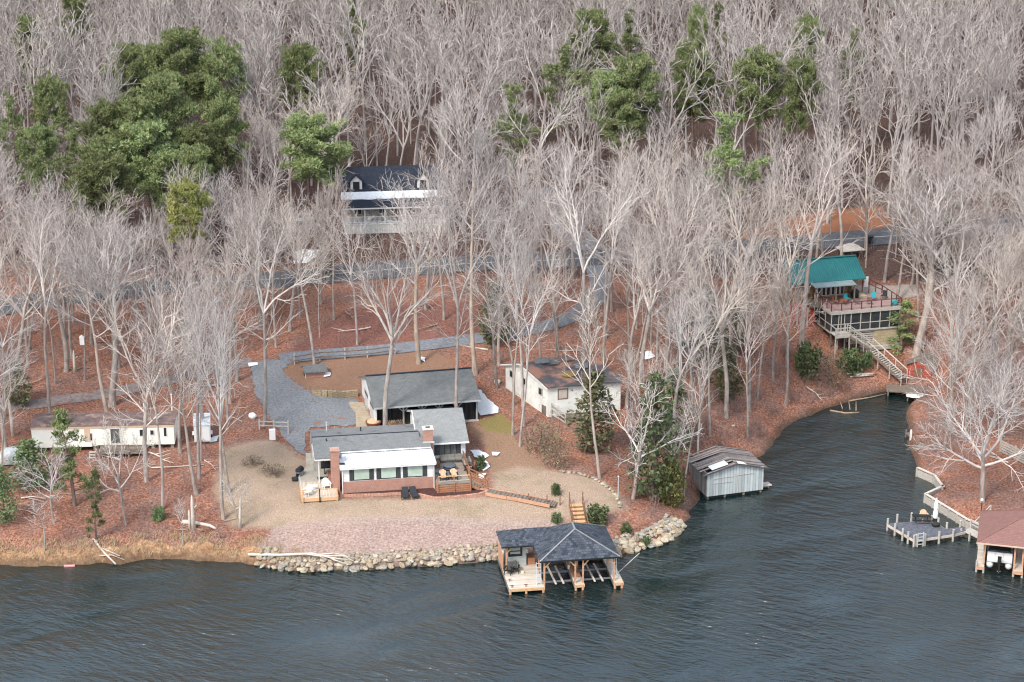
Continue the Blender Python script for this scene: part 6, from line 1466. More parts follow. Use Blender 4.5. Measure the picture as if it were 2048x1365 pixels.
# ================================================================== trees
def barkmat(name, c1, c2, scale, stretch):
    m, nt, bs = new_mat(name)
    oi = nt.nodes.new("ShaderNodeObjectInfo")
    col = ramp(nt, noise(nt, coord(nt, "Object", stretch), scale, 4), [(0.3, c1), (0.64, c2)])
    tint = ramp(nt, oi.outputs["Random"], [(0.0, (0.82, 0.76, 0.74)), (0.3, (1.0, 0.98, 0.97)), (0.55, (0.74, 0.74, 0.76)), (0.8, (1.0, 0.94, 0.88)), (1.0, (0.66, 0.63, 0.62))])
    nt.links.new(mixc(nt, 1.0, col, tint, "MULTIPLY"), bs.inputs["Base Color"])
    bs.inputs["Roughness"].default_value = 0.9; bs.inputs["Specular IOR Level"].default_value = 0.15
    return m
M["bark"] = barkmat("pale_bark", (0.25, 0.22, 0.20), (0.50, 0.455, 0.42), 2.2, (1, 1, 0.35))
M["bark_tan"] = barkmat("tan_bark", (0.30, 0.235, 0.18), (0.58, 0.48, 0.385), 2.0, (1, 1, 0.35))
M["limb"] = barkmat("pale_limb", (0.50, 0.46, 0.43), (0.78, 0.735, 0.695), 1.2, (1, 1, 1))
M["limb_far"] = barkmat("far_limb", (0.42, 0.40, 0.39), (0.70, 0.675, 0.66), 1.2, (1, 1, 1))
M["twig"] = barkmat("twig", (0.26, 0.23, 0.215), (0.44, 0.40, 0.38), 0.8, (1, 1, 1))
M["pine_bark"] = mottled("pine_bark", (0.12, 0.085, 0.07), (0.27, 0.20, 0.165), 2.5, 0.95, (1, 1, 0.4))

def leafmat(name, c1, c2, c3):
    m, nt, bs = new_mat(name)
    oi = nt.nodes.new("ShaderNodeObjectInfo")
    col = ramp(nt, noise(nt, coord(nt), 0.55, 4), [(0.30, c1), (0.52, c2), (0.72, c3)])
    h = nt.nodes.new("ShaderNodeHueSaturation"); nt.links.new(col, h.inputs["Color"])
    nt.links.new(mth(nt, "ADD", mth(nt, "MULTIPLY", oi.outputs["Random"], 0.03), 0.478), h.inputs["Hue"])
    nt.links.new(mth(nt, "ADD", mth(nt, "MULTIPLY", oi.outputs["Random"], 0.75), 0.62), h.inputs["Value"])
    nt.links.new(h.outputs[0], bs.inputs["Base Color"]); bs.inputs["Roughness"].default_value = 0.7; bs.inputs["Specular IOR Level"].default_value = 0.2
    return m
M["needle"] = leafmat("pine_needles", (0.11, 0.145, 0.065), (0.19, 0.235, 0.10), (0.29, 0.32, 0.145))
M["needle_yellow"] = leafmat("yellowish_needles", (0.13, 0.145, 0.045), (0.215, 0.225, 0.075), (0.31, 0.295, 0.11))
M["cedar"] = leafmat("cedar_sprays", (0.085, 0.095, 0.055), (0.145, 0.15, 0.08), (0.22, 0.21, 0.115))
M["holly"] = leafmat("evergreen_leaves", (0.065, 0.105, 0.05), (0.125, 0.18, 0.08), (0.21, 0.265, 0.115))
M["shrub_olive"] = leafmat("olive_leaves", (0.11, 0.09, 0.06), (0.18, 0.15, 0.095), (0.27, 0.22, 0.15))
M["straw"] = mottled("dry_straw", (0.40, 0.28, 0.16), (0.68, 0.54, 0.35), 1.5, 0.95)
M["brushwood"] = mottled("brushwood", (0.20, 0.13, 0.115), (0.36, 0.27, 0.25), 1.0, 0.95)

class TB:
    """fast tube collector with a material slot per level"""
    def __init__(s): s.v = []; s.f = []; s.m = []; s.nv = 0
    def tube(s, P, Rr, n, slot):
        P = np.asarray(P, float); k = len(P); Rr = np.asarray(Rr, float)
        D = np.empty_like(P); D[1:-1] = P[2:] - P[:-2]; D[0] = P[1] - P[0]; D[-1] = P[-1] - P[-2]
        D /= np.linalg.norm(D, axis=1)[:, None] + 1e-9
        A = np.cross(D, np.array([0.31, 0.87, 0.21])); A /= np.linalg.norm(A, axis=1)[:, None] + 1e-9
        B = np.cross(D, A); th = np.arange(n) * 2 * math.pi / n
        V = P[:, None, :] + Rr[:, None, None] * (A[:, None, :] * np.cos(th)[None, :, None] + B[:, None, :] * np.sin(th)[None, :, None])
        s.v.append(V.reshape(-1, 3))
        i, j = np.meshgrid(np.arange(k - 1), np.arange(n), indexing="ij"); i = i.ravel(); j = j.ravel(); j2 = (j + 1) % n
        s.f.append(np.stack([i * n + j, i * n + j2, (i + 1) * n + j2, (i + 1) * n + j], 1) + s.nv)
        s.m.append(np.full((k - 1) * n, slot)); s.nv += k * n
    def mesh(s, name, mats, smooth=True):
        return quadmesh(name, np.vstack(s.v), np.vstack(s.f), mats, np.concatenate(s.m), smooth)

def quadmesh(name, V, Fq, mats, mi=None, smooth=False):
    me = bpy.data.meshes.new(name); w = Fq.shape[1]
    me.vertices.add(len(V)); me.vertices.foreach_set("co", np.ascontiguousarray(V, np.float32).ravel())
    me.loops.add(Fq.size); me.loops.foreach_set("vertex_index", np.ascontiguousarray(Fq, np.int32).ravel())
    me.polygons.add(len(Fq)); me.polygons.foreach_set("loop_start", np.arange(0, Fq.size, w, dtype=np.int32))
    for m in mats: me.materials.append(m)
    if mi is not None: me.polygons.foreach_set("material_index", np.ascontiguousarray(mi, np.int32))
    if smooth: me.polygons.foreach_set("use_smooth", np.ones(len(Fq), bool))
    me.update(calc_edges=True)
    return me

def nrm(v): return v / (np.linalg.norm(v) + 1e-9)

def grow(tb, rs, p, d, L, r, lev, maxlev, kids, up, wig, rmin, ang=(20, 46)):
    n = (8, 6, 4, 2, 2)[min(lev, 4)]
    P = [p]; Rr = [r]; D = [d]
    for i in range(n):
        d = nrm(d + rs.normal(0, wig, 3) + np.array([0, 0, up]))
        p = p + d * L / n; P.append(p); D.append(d); Rr.append(max(r * (1 - 0.72 * (i + 1) / n), rmin * (1.5 if lev == 2 else 1)))
    tb.tube(P, Rr, (6, 5, 4, 3, 3)[min(lev, 4)], 0 if lev < 3 else 2)
    if lev >= maxlev: return
    k = kids[lev]; az = rs.uniform(0, 6.28)
    for c in range(k):
        t = 0.22 + 0.78 * (c + rs.uniform(0.1, 0.9)) / k
        f = t * n; i = min(int(f), n - 1); q = P[i] + (P[i + 1] - P[i]) * (f - i); dd = D[i + 1]
        a = R(rs.uniform(*ang)); az += 2.4 + rs.normal(0, 0.35)
        s1 = nrm(np.cross(dd, np.array([0.3, 0.5, 0.81]))); s2 = np.cross(dd, s1)
        nd = nrm(dd * math.cos(a) + (s1 * math.cos(az) + s2 * math.sin(az)) * math.sin(a))
        if nd[2] < -0.15: nd[2] *= 0.3; nd = nrm(nd)
        grow(tb, rs, q, nd, L * (rs.uniform(0.40, 0.60) if lev < 2 else rs.uniform(0.5, 0.8)) * (1.15 - 0.45 * t), max(Rr[i] * 0.55, rmin), lev + 1, maxlev, kids, up, wig * 1.25, rmin, ang)

def bare_tree_meshes(seed, H, clear, style, r0, spread, kids, maxlev=3, rmin=0.013, bark="bark"):
    rs = np.random.RandomState(seed); tr = TB(); cr = TB()
    top = H * (0.86 if style == "leader" else clear)
    n = 12; P = [np.zeros(3)]; d = nrm(np.array([rs.normal(0, .03), rs.normal(0, .03), 1])); p = np.array([0, 0, -0.4]); P = [p]; Rr = [r0 * 1.35]
    for i in range(n):
        d = nrm(d + rs.normal(0, 0.035, 3) + np.array([0, 0, 0.04])); p = p + d * (top + 0.4) / n; P.append(p)
        t = (i + 1) / n; Rr.append(r0 * ((1 - 0.85 * t) if style == "leader" else (1 - 0.34 * t)))
    tr.tube(P, Rr, 8, 0)
    P = np.array(P)
    def at(t):
        f = t * n; i = min(int(f), n - 1); return P[i] + (P[i + 1] - P[i]) * (f - i), Rr[i]
    az = rs.uniform(0, 6.28)
    if style == "vase":
        k = rs.randint(3, 6)
        for c in range(k):
            az += 6.28 / k + rs.normal(0, 0.3); a = R(rs.uniform(12, 34) * spread)
            L = (H - top) * rs.uniform(0.92, 1.08)
            grow(cr, rs, P[-1], np.array([math.cos(az) * math.sin(a), math.sin(az) * math.sin(a), math.cos(a)]), L, r0 * 0.5, 0, maxlev, kids, 0.04, 0.11, rmin)
        for c in range(rs.randint(2, 5)):
            t = rs.uniform(0.62, 0.97); q, rr = at(t); az += 2.4; a = R(rs.uniform(40, 68))
            grow(cr, rs, q, np.array([math.cos(az) * math.sin(a), math.sin(az) * math.sin(a), math.cos(a)]), H * 0.24 * spread, rr * 0.4, 1, maxlev, kids, 0.05, 0.09, rmin)
    elif style == "leader":
        k = 13
        for c in range(k):
            t = clear / 0.86 + (1 - clear / 0.86) * (c + 0.5) / k; q, rr = at(min(t, 0.995)); az += 2.4 + rs.normal(0, 0.3)
            u = (c + 0.5) / k; a = R((62 - 40 * u) * rs.uniform(0.85, 1.15) * min(spread, 1.15))
            L = H * 0.34 * spread * (1 - 0.55 * u) * rs.uniform(0.85, 1.15)
            grow(cr, rs, q, np.array([math.cos(az) * math.sin(a), math.sin(az) * math.sin(a), math.cos(a)]), L, max(rr * 0.5, 0.04), 0 if L > 4 else 1, maxlev, kids, 0.06, 0.08, rmin)
    else:  # broad
        k = rs.randint(6, 9)
        for c in range(k):
            t = 0.66 + 0.34 * (c + 0.5) / k; q, rr = at(t); az += 2.4 + rs.normal(0, .3); u = (c + .5) / k; a = R(78 - 52 * u)
            L = H * rs.uniform(0.46, 0.6) * spread
            grow(cr, rs, q, np.array([math.cos(az) * math.sin(a), math.sin(az) * math.sin(a), math.cos(a)]), L, r0 * 0.45, 0, maxlev, kids, 0.035, 0.10, rmin, (28, 55))
    V = np.vstack(cr.v); rad = float(np.percentile(np.hypot(V[:, 0], V[:, 1]), 95)); ht = float(V[:, 2].max())
    return tr.mesh("trunk", [M[bark]]), cr.mesh("crown", [M["limb"], M["limb"], M["twig"]]), ht, rad

PROTO = {}
def addp(key, *a, **k): PROTO[key] = bare_tree_meshes(*a, **k)
KD = (9, 6, 3)
for i in range(3): addp("vase%d" % i, 100 + i, 20, 0.46 + 0.05 * i, "vase", 0.36, 1.0, KD)
for i in range(4): addp("tall%d" % i, 200 + i, 22, 0.56 + 0.03 * (i % 2), "vase", 0.27, 0.95, (8, 6, 3))
for i in range(3): addp("lead%d" % i, 300 + i, 22, 0.45, "leader", 0.28, 0.95, (7, 6, 3))
for i in range(2): addp("broad%d" % i, 400 + i, 15, 0.34, "broad", 0.30, 1.0, (10, 7, 4))
for i in range(3): addp("slim%d" % i, 500 + i, 13, 0.42, "leader", 0.10, 0.62, (5, 5, 4), rmin=0.012)
addp("crook0", 601, 9, 0.45, "broad", 0.17, 0.9, (5, 5, 4)); addp("crook1", 602, 9, 0.5, "broad", 0.15, 0.75, (5, 4, 4))
addp("tan0", 700, 24, 0.58, "vase", 0.34, 0.85, KD, bark="bark_tan"); addp("tan1", 701, 24, 0.55, "leader", 0.33, 0.9, (7, 6, 5), bark="bark_tan")

def tree(key, x, y, H, label, group=None, spread=1.0, rz=None, lean=(0, 0), cat="tree", name="bare_tree", seed=0, dz=-0.1):
    tr, cr, ht, rad = PROTO[key]; s = H / ht
    e = bpy.data.objects.new(name, None); COL.objects.link(e); e.location = on(x, y, dz)
    e.rotation_euler = (R(lean[1]), R(lean[0]), (random.Random(int(x * 97 + y * 31)).uniform(0, 6.28) if rz is None else rz)); e.rotation_mode = "ZXY" if False else "XYZ"
    e.scale = (s * spread, s * spread, s); e.empty_display_size = 0.3
    for nm, me in (("trunk", tr), ("crown", cr)):
        o = bpy.data.objects.new(nm, me); COL.objects.link(o); o.parent = e
    return tag(e, label, cat, group)

def htop(u, vb, vt):
    """ground point under a base pixel, and the height that puts the tip at pixel row vt"""
    p = G(u, vb); lo, hi = 1.0, 45.0
    for _ in range(30):
        mid = (lo + hi) / 2
        if proj((p[0], p[1], p[2] + mid))[1] > vt: lo = mid
        else: hi = mid
    return p, lo

# individually placed bare trees: key, base u, base v, tip v, half width px, lean (deg to +x), label
NEAR = [
 ("vase0", 293, 963, 500, 112, 0, "big fan shaped pale tree in front of the right half of the mobile home"),
 ("slim0", 324, 1018, 640, 45, -3, "straight pale tree below the straight white pole on the leaves"),
 ("vase1", 447, 1038, 545, 75, 0, "tall pale tree with upswept limbs between the white trailer and the dry lawn"),
 ("crook0", 252, 1050, 800, 55, -3, "short grey tree with crooked twigs in front of the old timber porch"),
 ("crook1", 108, 1047, 870, 50, -5, "gnarled dark grey tree with drooping limbs near the left evergreens"),
 ("tall0", 101, 845, 400, 62, -6, "tall leaning pale tree behind the left end of the mobile home"),
 ("slim1", 112, 768, 500, 35, 0, "thin straight tree among orange leaves above the leafy track at the left"),
 ("vase2", 224, 812, 425, 108, 0, "wide fan crowned tree rising behind the middle of the mobile home"),
 ("slim2", 169, 760, 470, 35, 0, "thin trunk carrying a white nest box above the leafy track"),
 ("slim1", 403, 922, 560, 30, -2, "dark thin trunk standing right in front of the white box trailer"),
 ("lead0", 396, 734, 440, 50, 0, "slender pale tree between the leafy track and the yellow green pine"),
 ("tall1", 530, 853, 375, 88, -6, "tall sweeping pale tree at the left edge of the gravel drive"),
 ("lead1", 629, 731, 385, 62, 0, "straight pale tree beside the pump shed with a balanced crown"),
 ("vase1", 771, 866, 400, 112, 1, "massive pale trunk rising through the firewood behind the lake house"),
 ("tan0", 837, 727, 330, 72, -2, "tan trunk beside the lane with snow at its foot above the garage"),
 ("tall2", 912, 860, 300, 95, 1, "tall pale tree rising between the garage roof and the wing roof"),
 ("tan1", 951, 748, 245, 78, 1, "tall tan trunk standing right of the garage beside the lane"),
 ("lead2", 1026, 870, 440, 42, 0, "left trunk of the three beside the mossy patch"),
 ("tall3", 1039, 893, 470, 60, 3, "lowest of the three trunks beside the mossy patch, rooted at the leaf edge"),
 ("tall0", 1048, 852, 430, 62, 5, "right leaning trunk of the three in front of the derelict cottage gable"),
 ("tan1", 1114, 660, 370, 48, 0, "tan trunk standing on the lower side of the lane bend"),
 ("slim2", 1200, 957, 590, 60, 9, "slim right leaning tree on the leaves above the curved lawn edge stones"),
 ("tall2", 1168, 792, 225, 105, 3, "large pale tree growing from the roof edge of the derelict cottage"),
 ("tall1", 1205, 735, 300, 70, 0, "straight pale tree behind the right end of the derelict cottage"),
 ("vase0", 1333, 745, 330, 130, 0, "wide pale fan crowned tree between the derelict cottage and the cove"),
 ("tall3", 1352, 740, 380, 70, 2, "pale tree tucked behind the dark cedar clump left of the cove"),
 ("vase1", 1452, 834, 420, 105, 6, "pale tree leaning right over the cove bank with a broad open crown"),
 ("tall2", 1420, 872, 470, 70, 5, "pale trunk rooted lower on the cove bank beside the broad leaning tree"),
 ("crook0", 1266, 998, 735, 95, 8, "pale forked tree in front of the big glossy evergreen"),
 ("slim0", 1330, 1000, 800, 40, 6, "thin curved sapling between the glossy evergreen and the old boathouse"),
 ("slim1", 1366, 1008, 700, 35, 1, "slender sapling beside the left wall of the old boathouse"),
 ("tall1", 1573, 733, 330, 62, 4, "right leaning pale trunk in front of the red lower wall of the teal house"),
 ("tall0", 1603, 692, 275, 98, 1, "tall pale trunk crossing the left half of the teal roof"),
 ("vase2", 1832, 716, 320, 125, 3, "big tree with wide spreading limbs beside the long stairs to the cove"),
 ("tall3", 1836, 640, 350, 70, -2, "pale trunk behind the right corner of the mauve deck"),
 ("broad0", 1965, 1004, 685, 132, 0, "broad low branched tree alone on the leafy right bank"),
 ("slim2", 1320, 985, 830, 40, -4, "leaning grey sapling rooted beside the yellow green bush"),
 ("crook1", 478, 1056, 930, 28, 4, "small dead tree with bent stems at the left edge of the lawn"),
 ("slim0", 90, 1100, 1000, 25, 0, "tiny bare sapling above the sandy bank at the left"),
 ("slim1", 366, 1092, 985, 20, 0, "thin bare sapling on the leafy slope beside the dead snags"),
 ("slim2", 1085, 770, 470, 40, 2, "slender tree rising behind the gable of the derelict cottage"),
 ("slim0", 1660, 470, 360, 18, 3, "leaning pale stem on the orange bank above the road"),
 ("vase0", 1478, 640, 330, 95, 0, "pale fan crowned tree halfway between the lane and the teal house"),
 ("broad1", 2000, 880, 640, 100, -3, "dense broad tree behind the grey slatted fence at the right edge"),
 ("tall2", 1900, 700, 360, 80, 0, "pale tree right of the big spreading tree above the cove"),
 ("vase1", 1985, 700, 420, 100, -2, "fan crowned pale tree high on the slope near the right edge"),
 ("vase0", 12, 900, 420, 110, 4, "heavy limbed tree at the left edge beside the covered car"),
 ("tall0", 715, 690, 400, 50, 0, "pale tree between the lane and the road left of the tan trunk"),
 ("tall3", 888, 640, 330, 70, 0, "pale tree on the red leaf slope between lane and road"),
 ("vase2", 1010, 640, 360, 75, 0, "pale tree on the slope just above the lane bend"),
 ("lead2", 520, 660, 350, 60, 0, "pale tree below the road above the gravel drive corner"),
 ("tall2", 560, 610, 330, 55, 0, "pale tree beside the road right of the sweeping leaning tree"),
 ("lead1", 668, 640, 330, 45, 0, "dark straight trunk below the road in front of the white porch house"),
]
placed = []
for i, (key, u, vb, vt, hw, ln, lab) in enumerate(NEAR):
    p, H = htop(u, vb, vt); tr, cr, ht, rad = PROTO[key]
    want = hw / (FOC / depth((p[0], p[1], p[2] + H * 0.6))); sp = min(2.4, max(0.5, 1.25 * want / (rad * H / ht)))
    tree(key, p[0], p[1], H, lab, None, sp, None, (ln, 0)); placed.append((p[0], p[1], 3.0))

# snags
def snag(label, u, vb, h, r, bend=0.0):
    p = G(u, vb); rs = random.Random(u); m = MB(); m.tube([(0, 0, -0.3), (bend * .3, 0, h * .4), (bend * .7, 0, h * .8), (bend, 0, h)], [r, r * .85, r * .7, r * .25], 7); m.bar((bend * .5, 0, h * .6), (bend * .5 + 0.4, 0.1, h * .6 + 0.35), r * .5)
    mesh_thing("dead_snag", m, M["bleached"], label, "dead tree", (p[0], p[1], p[2]), 0, None, True)
snag("tall grey dead snag beside the fallen log near the left shore", 387, 1060, 3.6, 0.22)
snag("shorter grey dead snag left of the tall one by the fallen log", 380, 1058, 2.0, 0.16)
snag("white broken snag at the left edge of the dry lawn", 480, 1056, 3.3, 0.17, 0.2)
snag("pale broken trunk behind the covered car at the left", 27, 872, 4.2, 0.24, -0.2)
snag("stub of a broken trunk on the leaves above the leafy track", 150, 745, 2.6, 0.2)
p = G(169, 760); m = MB(); m.box(-0.25, 0.25, -0.55, -0.2, 0, 0.85); m.prism([(-0.3, -0.6, 0.85), (0.3, -0.6, 0.85), (0, -0.6, 1.1)], (0, 0.4, 0)); mesh_thing("nest_box", m, W_, "white nest box fixed high on a thin trunk above the leafy track", "nest box", (p[0] + 0.05, p[1], p[2] + 4.3), R(10))
p = G(346, 850); t = thing("vent_mast", "tall white pipe mast rising behind the cream mobile home", "mast", (p[0], p[1], p[2])); m = MB(); m.cyl((0, 0, 0), (0, 0, 3.4), 0.07); m.build("pipe", W_, t); m = MB(); m.lathe((0, 0, 3.4), [(0.1, 0), (0.12, 0.08), (0.02, 0.16)], 8); m.build("cap", W_, t)

# ------------------------------------------------------------------ evergreens
def tri_cloud(rs, centres, radii, per, size, slot_mat, up=0.3, wratio=0.33):
    """leaf sprays: thin triangles scattered through the given clumps"""
    per = int(per); C = np.repeat(np.asarray(centres), per, axis=0); Rd = np.repeat(np.asarray(radii), per, axis=0)
    n = len(C); d = rs.normal(0, 1, (n, 3)); d /= np.linalg.norm(d, axis=1)[:, None]
    q = rs.uniform(0.35, 1.0, n) ** 0.6
    P = C + d * Rd * q[:, None]
    o = d * 0.8 + rs.normal(0, 0.6, (n, 3)) + np.array([0, 0, up]); o /= np.linalg.norm(o, axis=1)[:, None]
    s = np.cross(o, rs.normal(0, 1, (n, 3))); s /= np.linalg.norm(s, axis=1)[:, None] + 1e-9
    L = size * rs.uniform(0.6, 1.3, n)[:, None]; W = L * wratio
    V = np.stack([P - s * W, P + s * W, P + o * L], 1).reshape(-1, 3)
    return V, np.arange(3 * n).reshape(-1, 3)

def pine_meshes(seed, H, base, rad, shape, ncl, per, leaf):
    rs = np.random.RandomState(seed); tb = TB(); n = 9; p = np.array([0, 0, -0.4]); P = [p]; r0 = 0.26; Rr = [r0]
    d = np.array([0, 0, 1.0])
    for i in range(n):
        d = nrm(d + rs.normal(0, .03, 3) + np.array([0, 0, .05])); p = p + d * (H * 0.97) / n; P.append(p); Rr.append(r0 * (1 - 0.85 * (i + 1) / n))
    tb.tube(P, Rr, 7, 0); P = np.array(P); cen = []; rd = []; az = 0
    for c in range(ncl):
        u = (c + 0.5) / ncl; t = base + (1 - base) * u ** 0.9
        f = t * n; i = min(int(f), n - 1); q = P[i] + (P[i + 1] - P[i]) * (f - i); az += 2.4 + rs.normal(0, .4)
        if shape == "round": prof = math.sqrt(max(0.03, 1 - (2 * u ** 1.15 - 0.85) ** 2 / 1.35))
        elif shape == "flat": prof = (0.55 + 0.5 * math.sin(u * 9 + seed)) * (1.05 - 0.55 * u)
        else: prof = (1.02 - u) ** 0.75
        Lb = rad * prof * rs.uniform(0.7, 1.12); el = R(5 + 38 * u + rs.normal(0, 8))
        dd = np.array([math.cos(az) * math.cos(el), math.sin(az) * math.cos(el), math.sin(el)])
        e = q + dd * Lb; mid = q + dd * Lb * 0.5 + np.array([0, 0, -0.05 * Lb])
        tb.tube([q, mid, e], [max(0.05, Rr[i] * 0.35), 0.045, 0.02], 4, 0)
        k = max(2, int(Lb / 0.55))
        for j in range(k):
            w = (0.38 if shape != "flat" else 0.55) + 0.62 * (j + 0.7) / k
            a = (0.36 + 0.10 * Lb) * rs.uniform(0.7, 1.25)
            cen.append(q + dd * Lb * w + rs.normal(0, 0.22, 3) * (1 + 0.1 * Lb)); rd.append((a, a, a * (0.62 if shape != "flat" else 0.42)))
    cen.append(P[-1]); rd.append((0.8, 0.8, 0.8))
    V, Fc = tri_cloud(rs, cen, rd, int(per * 1.05), 0.40, None, 0.5, 0.19)
    return tb.mesh("trunk", [M["pine_bark"]]), quadmesh("crown", V, Fc, [M[leaf]]), H, rad
PINE = {}
for k in range(3): PINE["round%d" % k] = pine_meshes(40 + k, 22, 0.60, 4.3, "round", 46, 84, "needle")
for k in range(2): PINE["cone%d" % k] = pine_meshes(50 + k, 20, 0.42, 3.4, "cone", 42, 70, "needle")
for k in range(2): PINE["open%d" % k] = pine_meshes(60 + k, 22, 0.48, 4.2, "flat", 34, 60, "needle")
PINE["yellow"] = pine_meshes(70, 20, 0.72, 3.0, "round", 30, 70, "needle_yellow")
PINE["young"] = pine_meshes(71, 11, 0.18, 2.4, "flat", 26, 55, "needle")

def pine(key, u, vt, hw, label, H=None, base=None, group=None):
    tr, cr, ht, rad = PINE[key]
    if base is not None:
        p, H = htop(u, base, vt)
    else:
        Ys = np.arange(205, 380, 1.0); Xs = (u - 1024) / FOC * (Ys * math.cos(PITCH) + 45 * math.sin(PITCH)); Zs = hfun(Xs, Ys) + H
        qv = np.stack([Xs, Ys, Zs], 1) - CP; vv = 682.5 - FOC * (qv @ UP) / (qv @ FW); k = int(np.argmin(np.abs(vv - vt))); best = (0, Xs[k], Ys[k])
        p = (best[1], best[2], hz(best[1], best[2]))
    sp = 0.9 * hw / (FOC / depth((p[0], p[1], p[2] + H * 0.7))) / (rad * H / ht)
    e = bpy.data.objects.new("pine_tree", None); COL.objects.link(e); e.location = (p[0], p[1], p[2] - 0.1)
    s = H / ht; e.scale = (s * sp, s * sp, s); e.rotation_euler = (0, 0, random.Random(u).uniform(0, 6.28))
    for nm, me in (("trunk", tr), ("crown", cr)): o = bpy.data.objects.new(nm, me); COL.objects.link(o); o.parent = e
    placed.extend([(p[0], p[1], 3.0), (p[0] * 0.975, p[1] - 6, 3.6)]); return tag(e, label, "pine", group)
GL = "pines in the dense cluster at the upper left"; LL = "dark green pine in the dense pine cluster at the upper left"
GR = "pines scattered in the upper right woods"; LR = "green pine standing among the bare hardwoods in the upper right woods"
for key, u, vt, hw, H in (("round0", 258, 85, 48, 21), ("round1", 372, 62, 68, 24), ("round2", 442, 92, 58, 23), ("round0", 318, 88, 50, 21), ("round1", 336, 150, 66, 23), ("round2", 245, 190, 66, 22), ("open0", 22, 182, 48, 22), ("open1", 112, 162, 58, 22),
                          ("round2", 72, 150, 38, 20), ("round0", 212, 205, 62, 21), ("round1", 288, 250, 72, 20), ("round0", 385, 245, 54, 18), ("round1", 322, 308, 52, 17), ("open0", 150, 250, 60, 20), ("round0", 60, 255, 48, 18), ("round2", 180, 270, 55, 19)):
    pine(key, u, vt, hw, LL, H, None, GL)
for key, u, vt, hw, H in (("round0", 1170, 20, 48, 20), ("open0", 1256, 22, 44, 21), ("open0", 1115, 85, 60, 20), ("round1", 1276, 110, 52, 20), ("round2", 1395, 90, 40, 20), ("round0", 1385, 118, 48, 18), ("open1", 1030, 165, 58, 19),
                          ("round2", 1528, 106, 58, 20), ("round0", 1596, 120, 40, 20), ("open0", 1702, 56, 40, 18), ("round1", 1615, 34, 30, 18), ("round2", 1405, 14, 25, 18), ("open1", 1442, 4, 30, 18), ("round0", 1232, 140, 48, 18), ("round1", 1250, 180, 44, 16)):
    hw, H = hw * 1.12, H + 1
    pine(key, u, vt, hw, LR, H, None, GR)
pine("round0", 606, 86, 52, "rounded dark pine standing alone in the woods left of the porch house roof line", 21)
pine("round2", 656, 228, 78, "large rounded pine overhanging the left end of the porch house roof", None, 520)
pine("round1", 450, 200, 48, "pine at the right rim of the cluster beside pale hardwoods", 20)
pine("round1", 182, 308, 72, "bright green rounded pine at the lower edge of the pine cluster", 19)
pine("round0", 392, 288, 48, "bright green pine just behind the yellow green one", 18)
pine("yellow", 402, 364, 50, "yellow green pine with a bare trunk above the leafy track", None, 716)
pine("open1", 1466, 226, 78, "wide open branched pine with layered limbs above the lane", 22)
pine("round0", 52, 30, 52, "pine high up at the left among pale hardwoods", 20)
pine("round1", 142, -8, 40, "dark pine at the top of the picture near the left corner", 20)
pine("open0", 700, -12, 50, "dark pine tops at the top of the picture above the porch house", 20)
pine("young", 150, 810, 48, "scraggly olive green pine in front of the mobile home", None, 1012)
pine("young", 192, 935, 26, "small sparse pine leaning at the left shore above the driftwood poles", None, 1078)
pine("young", 1800, 602, 42, "small green pine against the right corner of the mauve deck", None, 705)

def bush_meshes(seed, H, rad, shape, ncl, per, size, leaf, stem=True):
    rs = np.random.RandomState(seed); tb = TB(); cen = []; rd = []
    tb.tube([(0, 0, -0.3), (0.05, 0, H * 0.4), (0, 0.05, H * 0.9)], [0.035 * H ** 0.7, 0.025 * H ** 0.7, 0.01], 5, 0)
    for c in range(ncl):
        u = (c + 0.5) / ncl; az = c * 2.4 + rs.normal(0, .4)
        prof = (1.03 - u) ** 0.7 * min(1, 0.35 + 3 * u) if shape == "cone" else math.sqrt(max(0.05, 1 - (2 * u - 0.9) ** 2 / 1.3))
        r = rad * prof * rs.uniform(0.45, 1.0); z = H * (0.06 + 0.9 * u)
        a = rad * rs.uniform(0.24, 0.42) * (0.6 + 0.5 * prof); cen.append((math.cos(az) * r, math.sin(az) * r, z)); rd.append((a, a, a * 1.1))
        tb.tube([(0, 0, z * 0.85), (math.cos(az) * r, math.sin(az) * r, z)], [0.02 + 0.004 * H, 0.01], 3, 0)
    V, Fc = tri_cloud(rs, cen, rd, per, size, None, 0.2, 0.42)
    return tb.mesh("stem", [M["pine_bark"]]), quadmesh("foliage", V, Fc, [M[leaf]]), H, rad
BUSH = {"cedar": bush_meshes(80, 8, 1.9, "cone", 46, 34, 0.34, "cedar"), "holly": bush_meshes(81, 8, 2.0, "cone", 52, 38, 0.26, "holly"), "round": bush_meshes(82, 2, 1.1, "round", 26, 60, 0.2, "holly"),
        "olive": bush_meshes(83, 2.6, 1.6, "round", 30, 24, 0.17, "shrub_olive"), "yellow": bush_meshes(84, 4, 1.3, "round", 34, 70, 0.22, "needle_yellow")}
def bush(key, u, vb, vt, hw, label, name="evergreen_shrub", cat="shrub", group=None):
    tr, cr, ht, rad = BUSH[key]; p, H = htop(u, vb, vt); s = H / ht
    sp = hw / (FOC / depth(p)) / (rad * s)
    e = bpy.data.objects.new(name, None); COL.objects.link(e); e.location = (p[0], p[1], p[2] - 0.05); e.scale = (s * sp, s * sp, s); e.rotation_euler = (0, 0, random.Random(u + vb).uniform(0, 6))
    for nm, me in (("stem", tr), ("foliage", cr)): o = bpy.data.objects.new(nm, me); COL.objects.link(o); o.parent = e
    placed.append((p[0], p[1], 1.5)); return tag(e, label, cat, group)
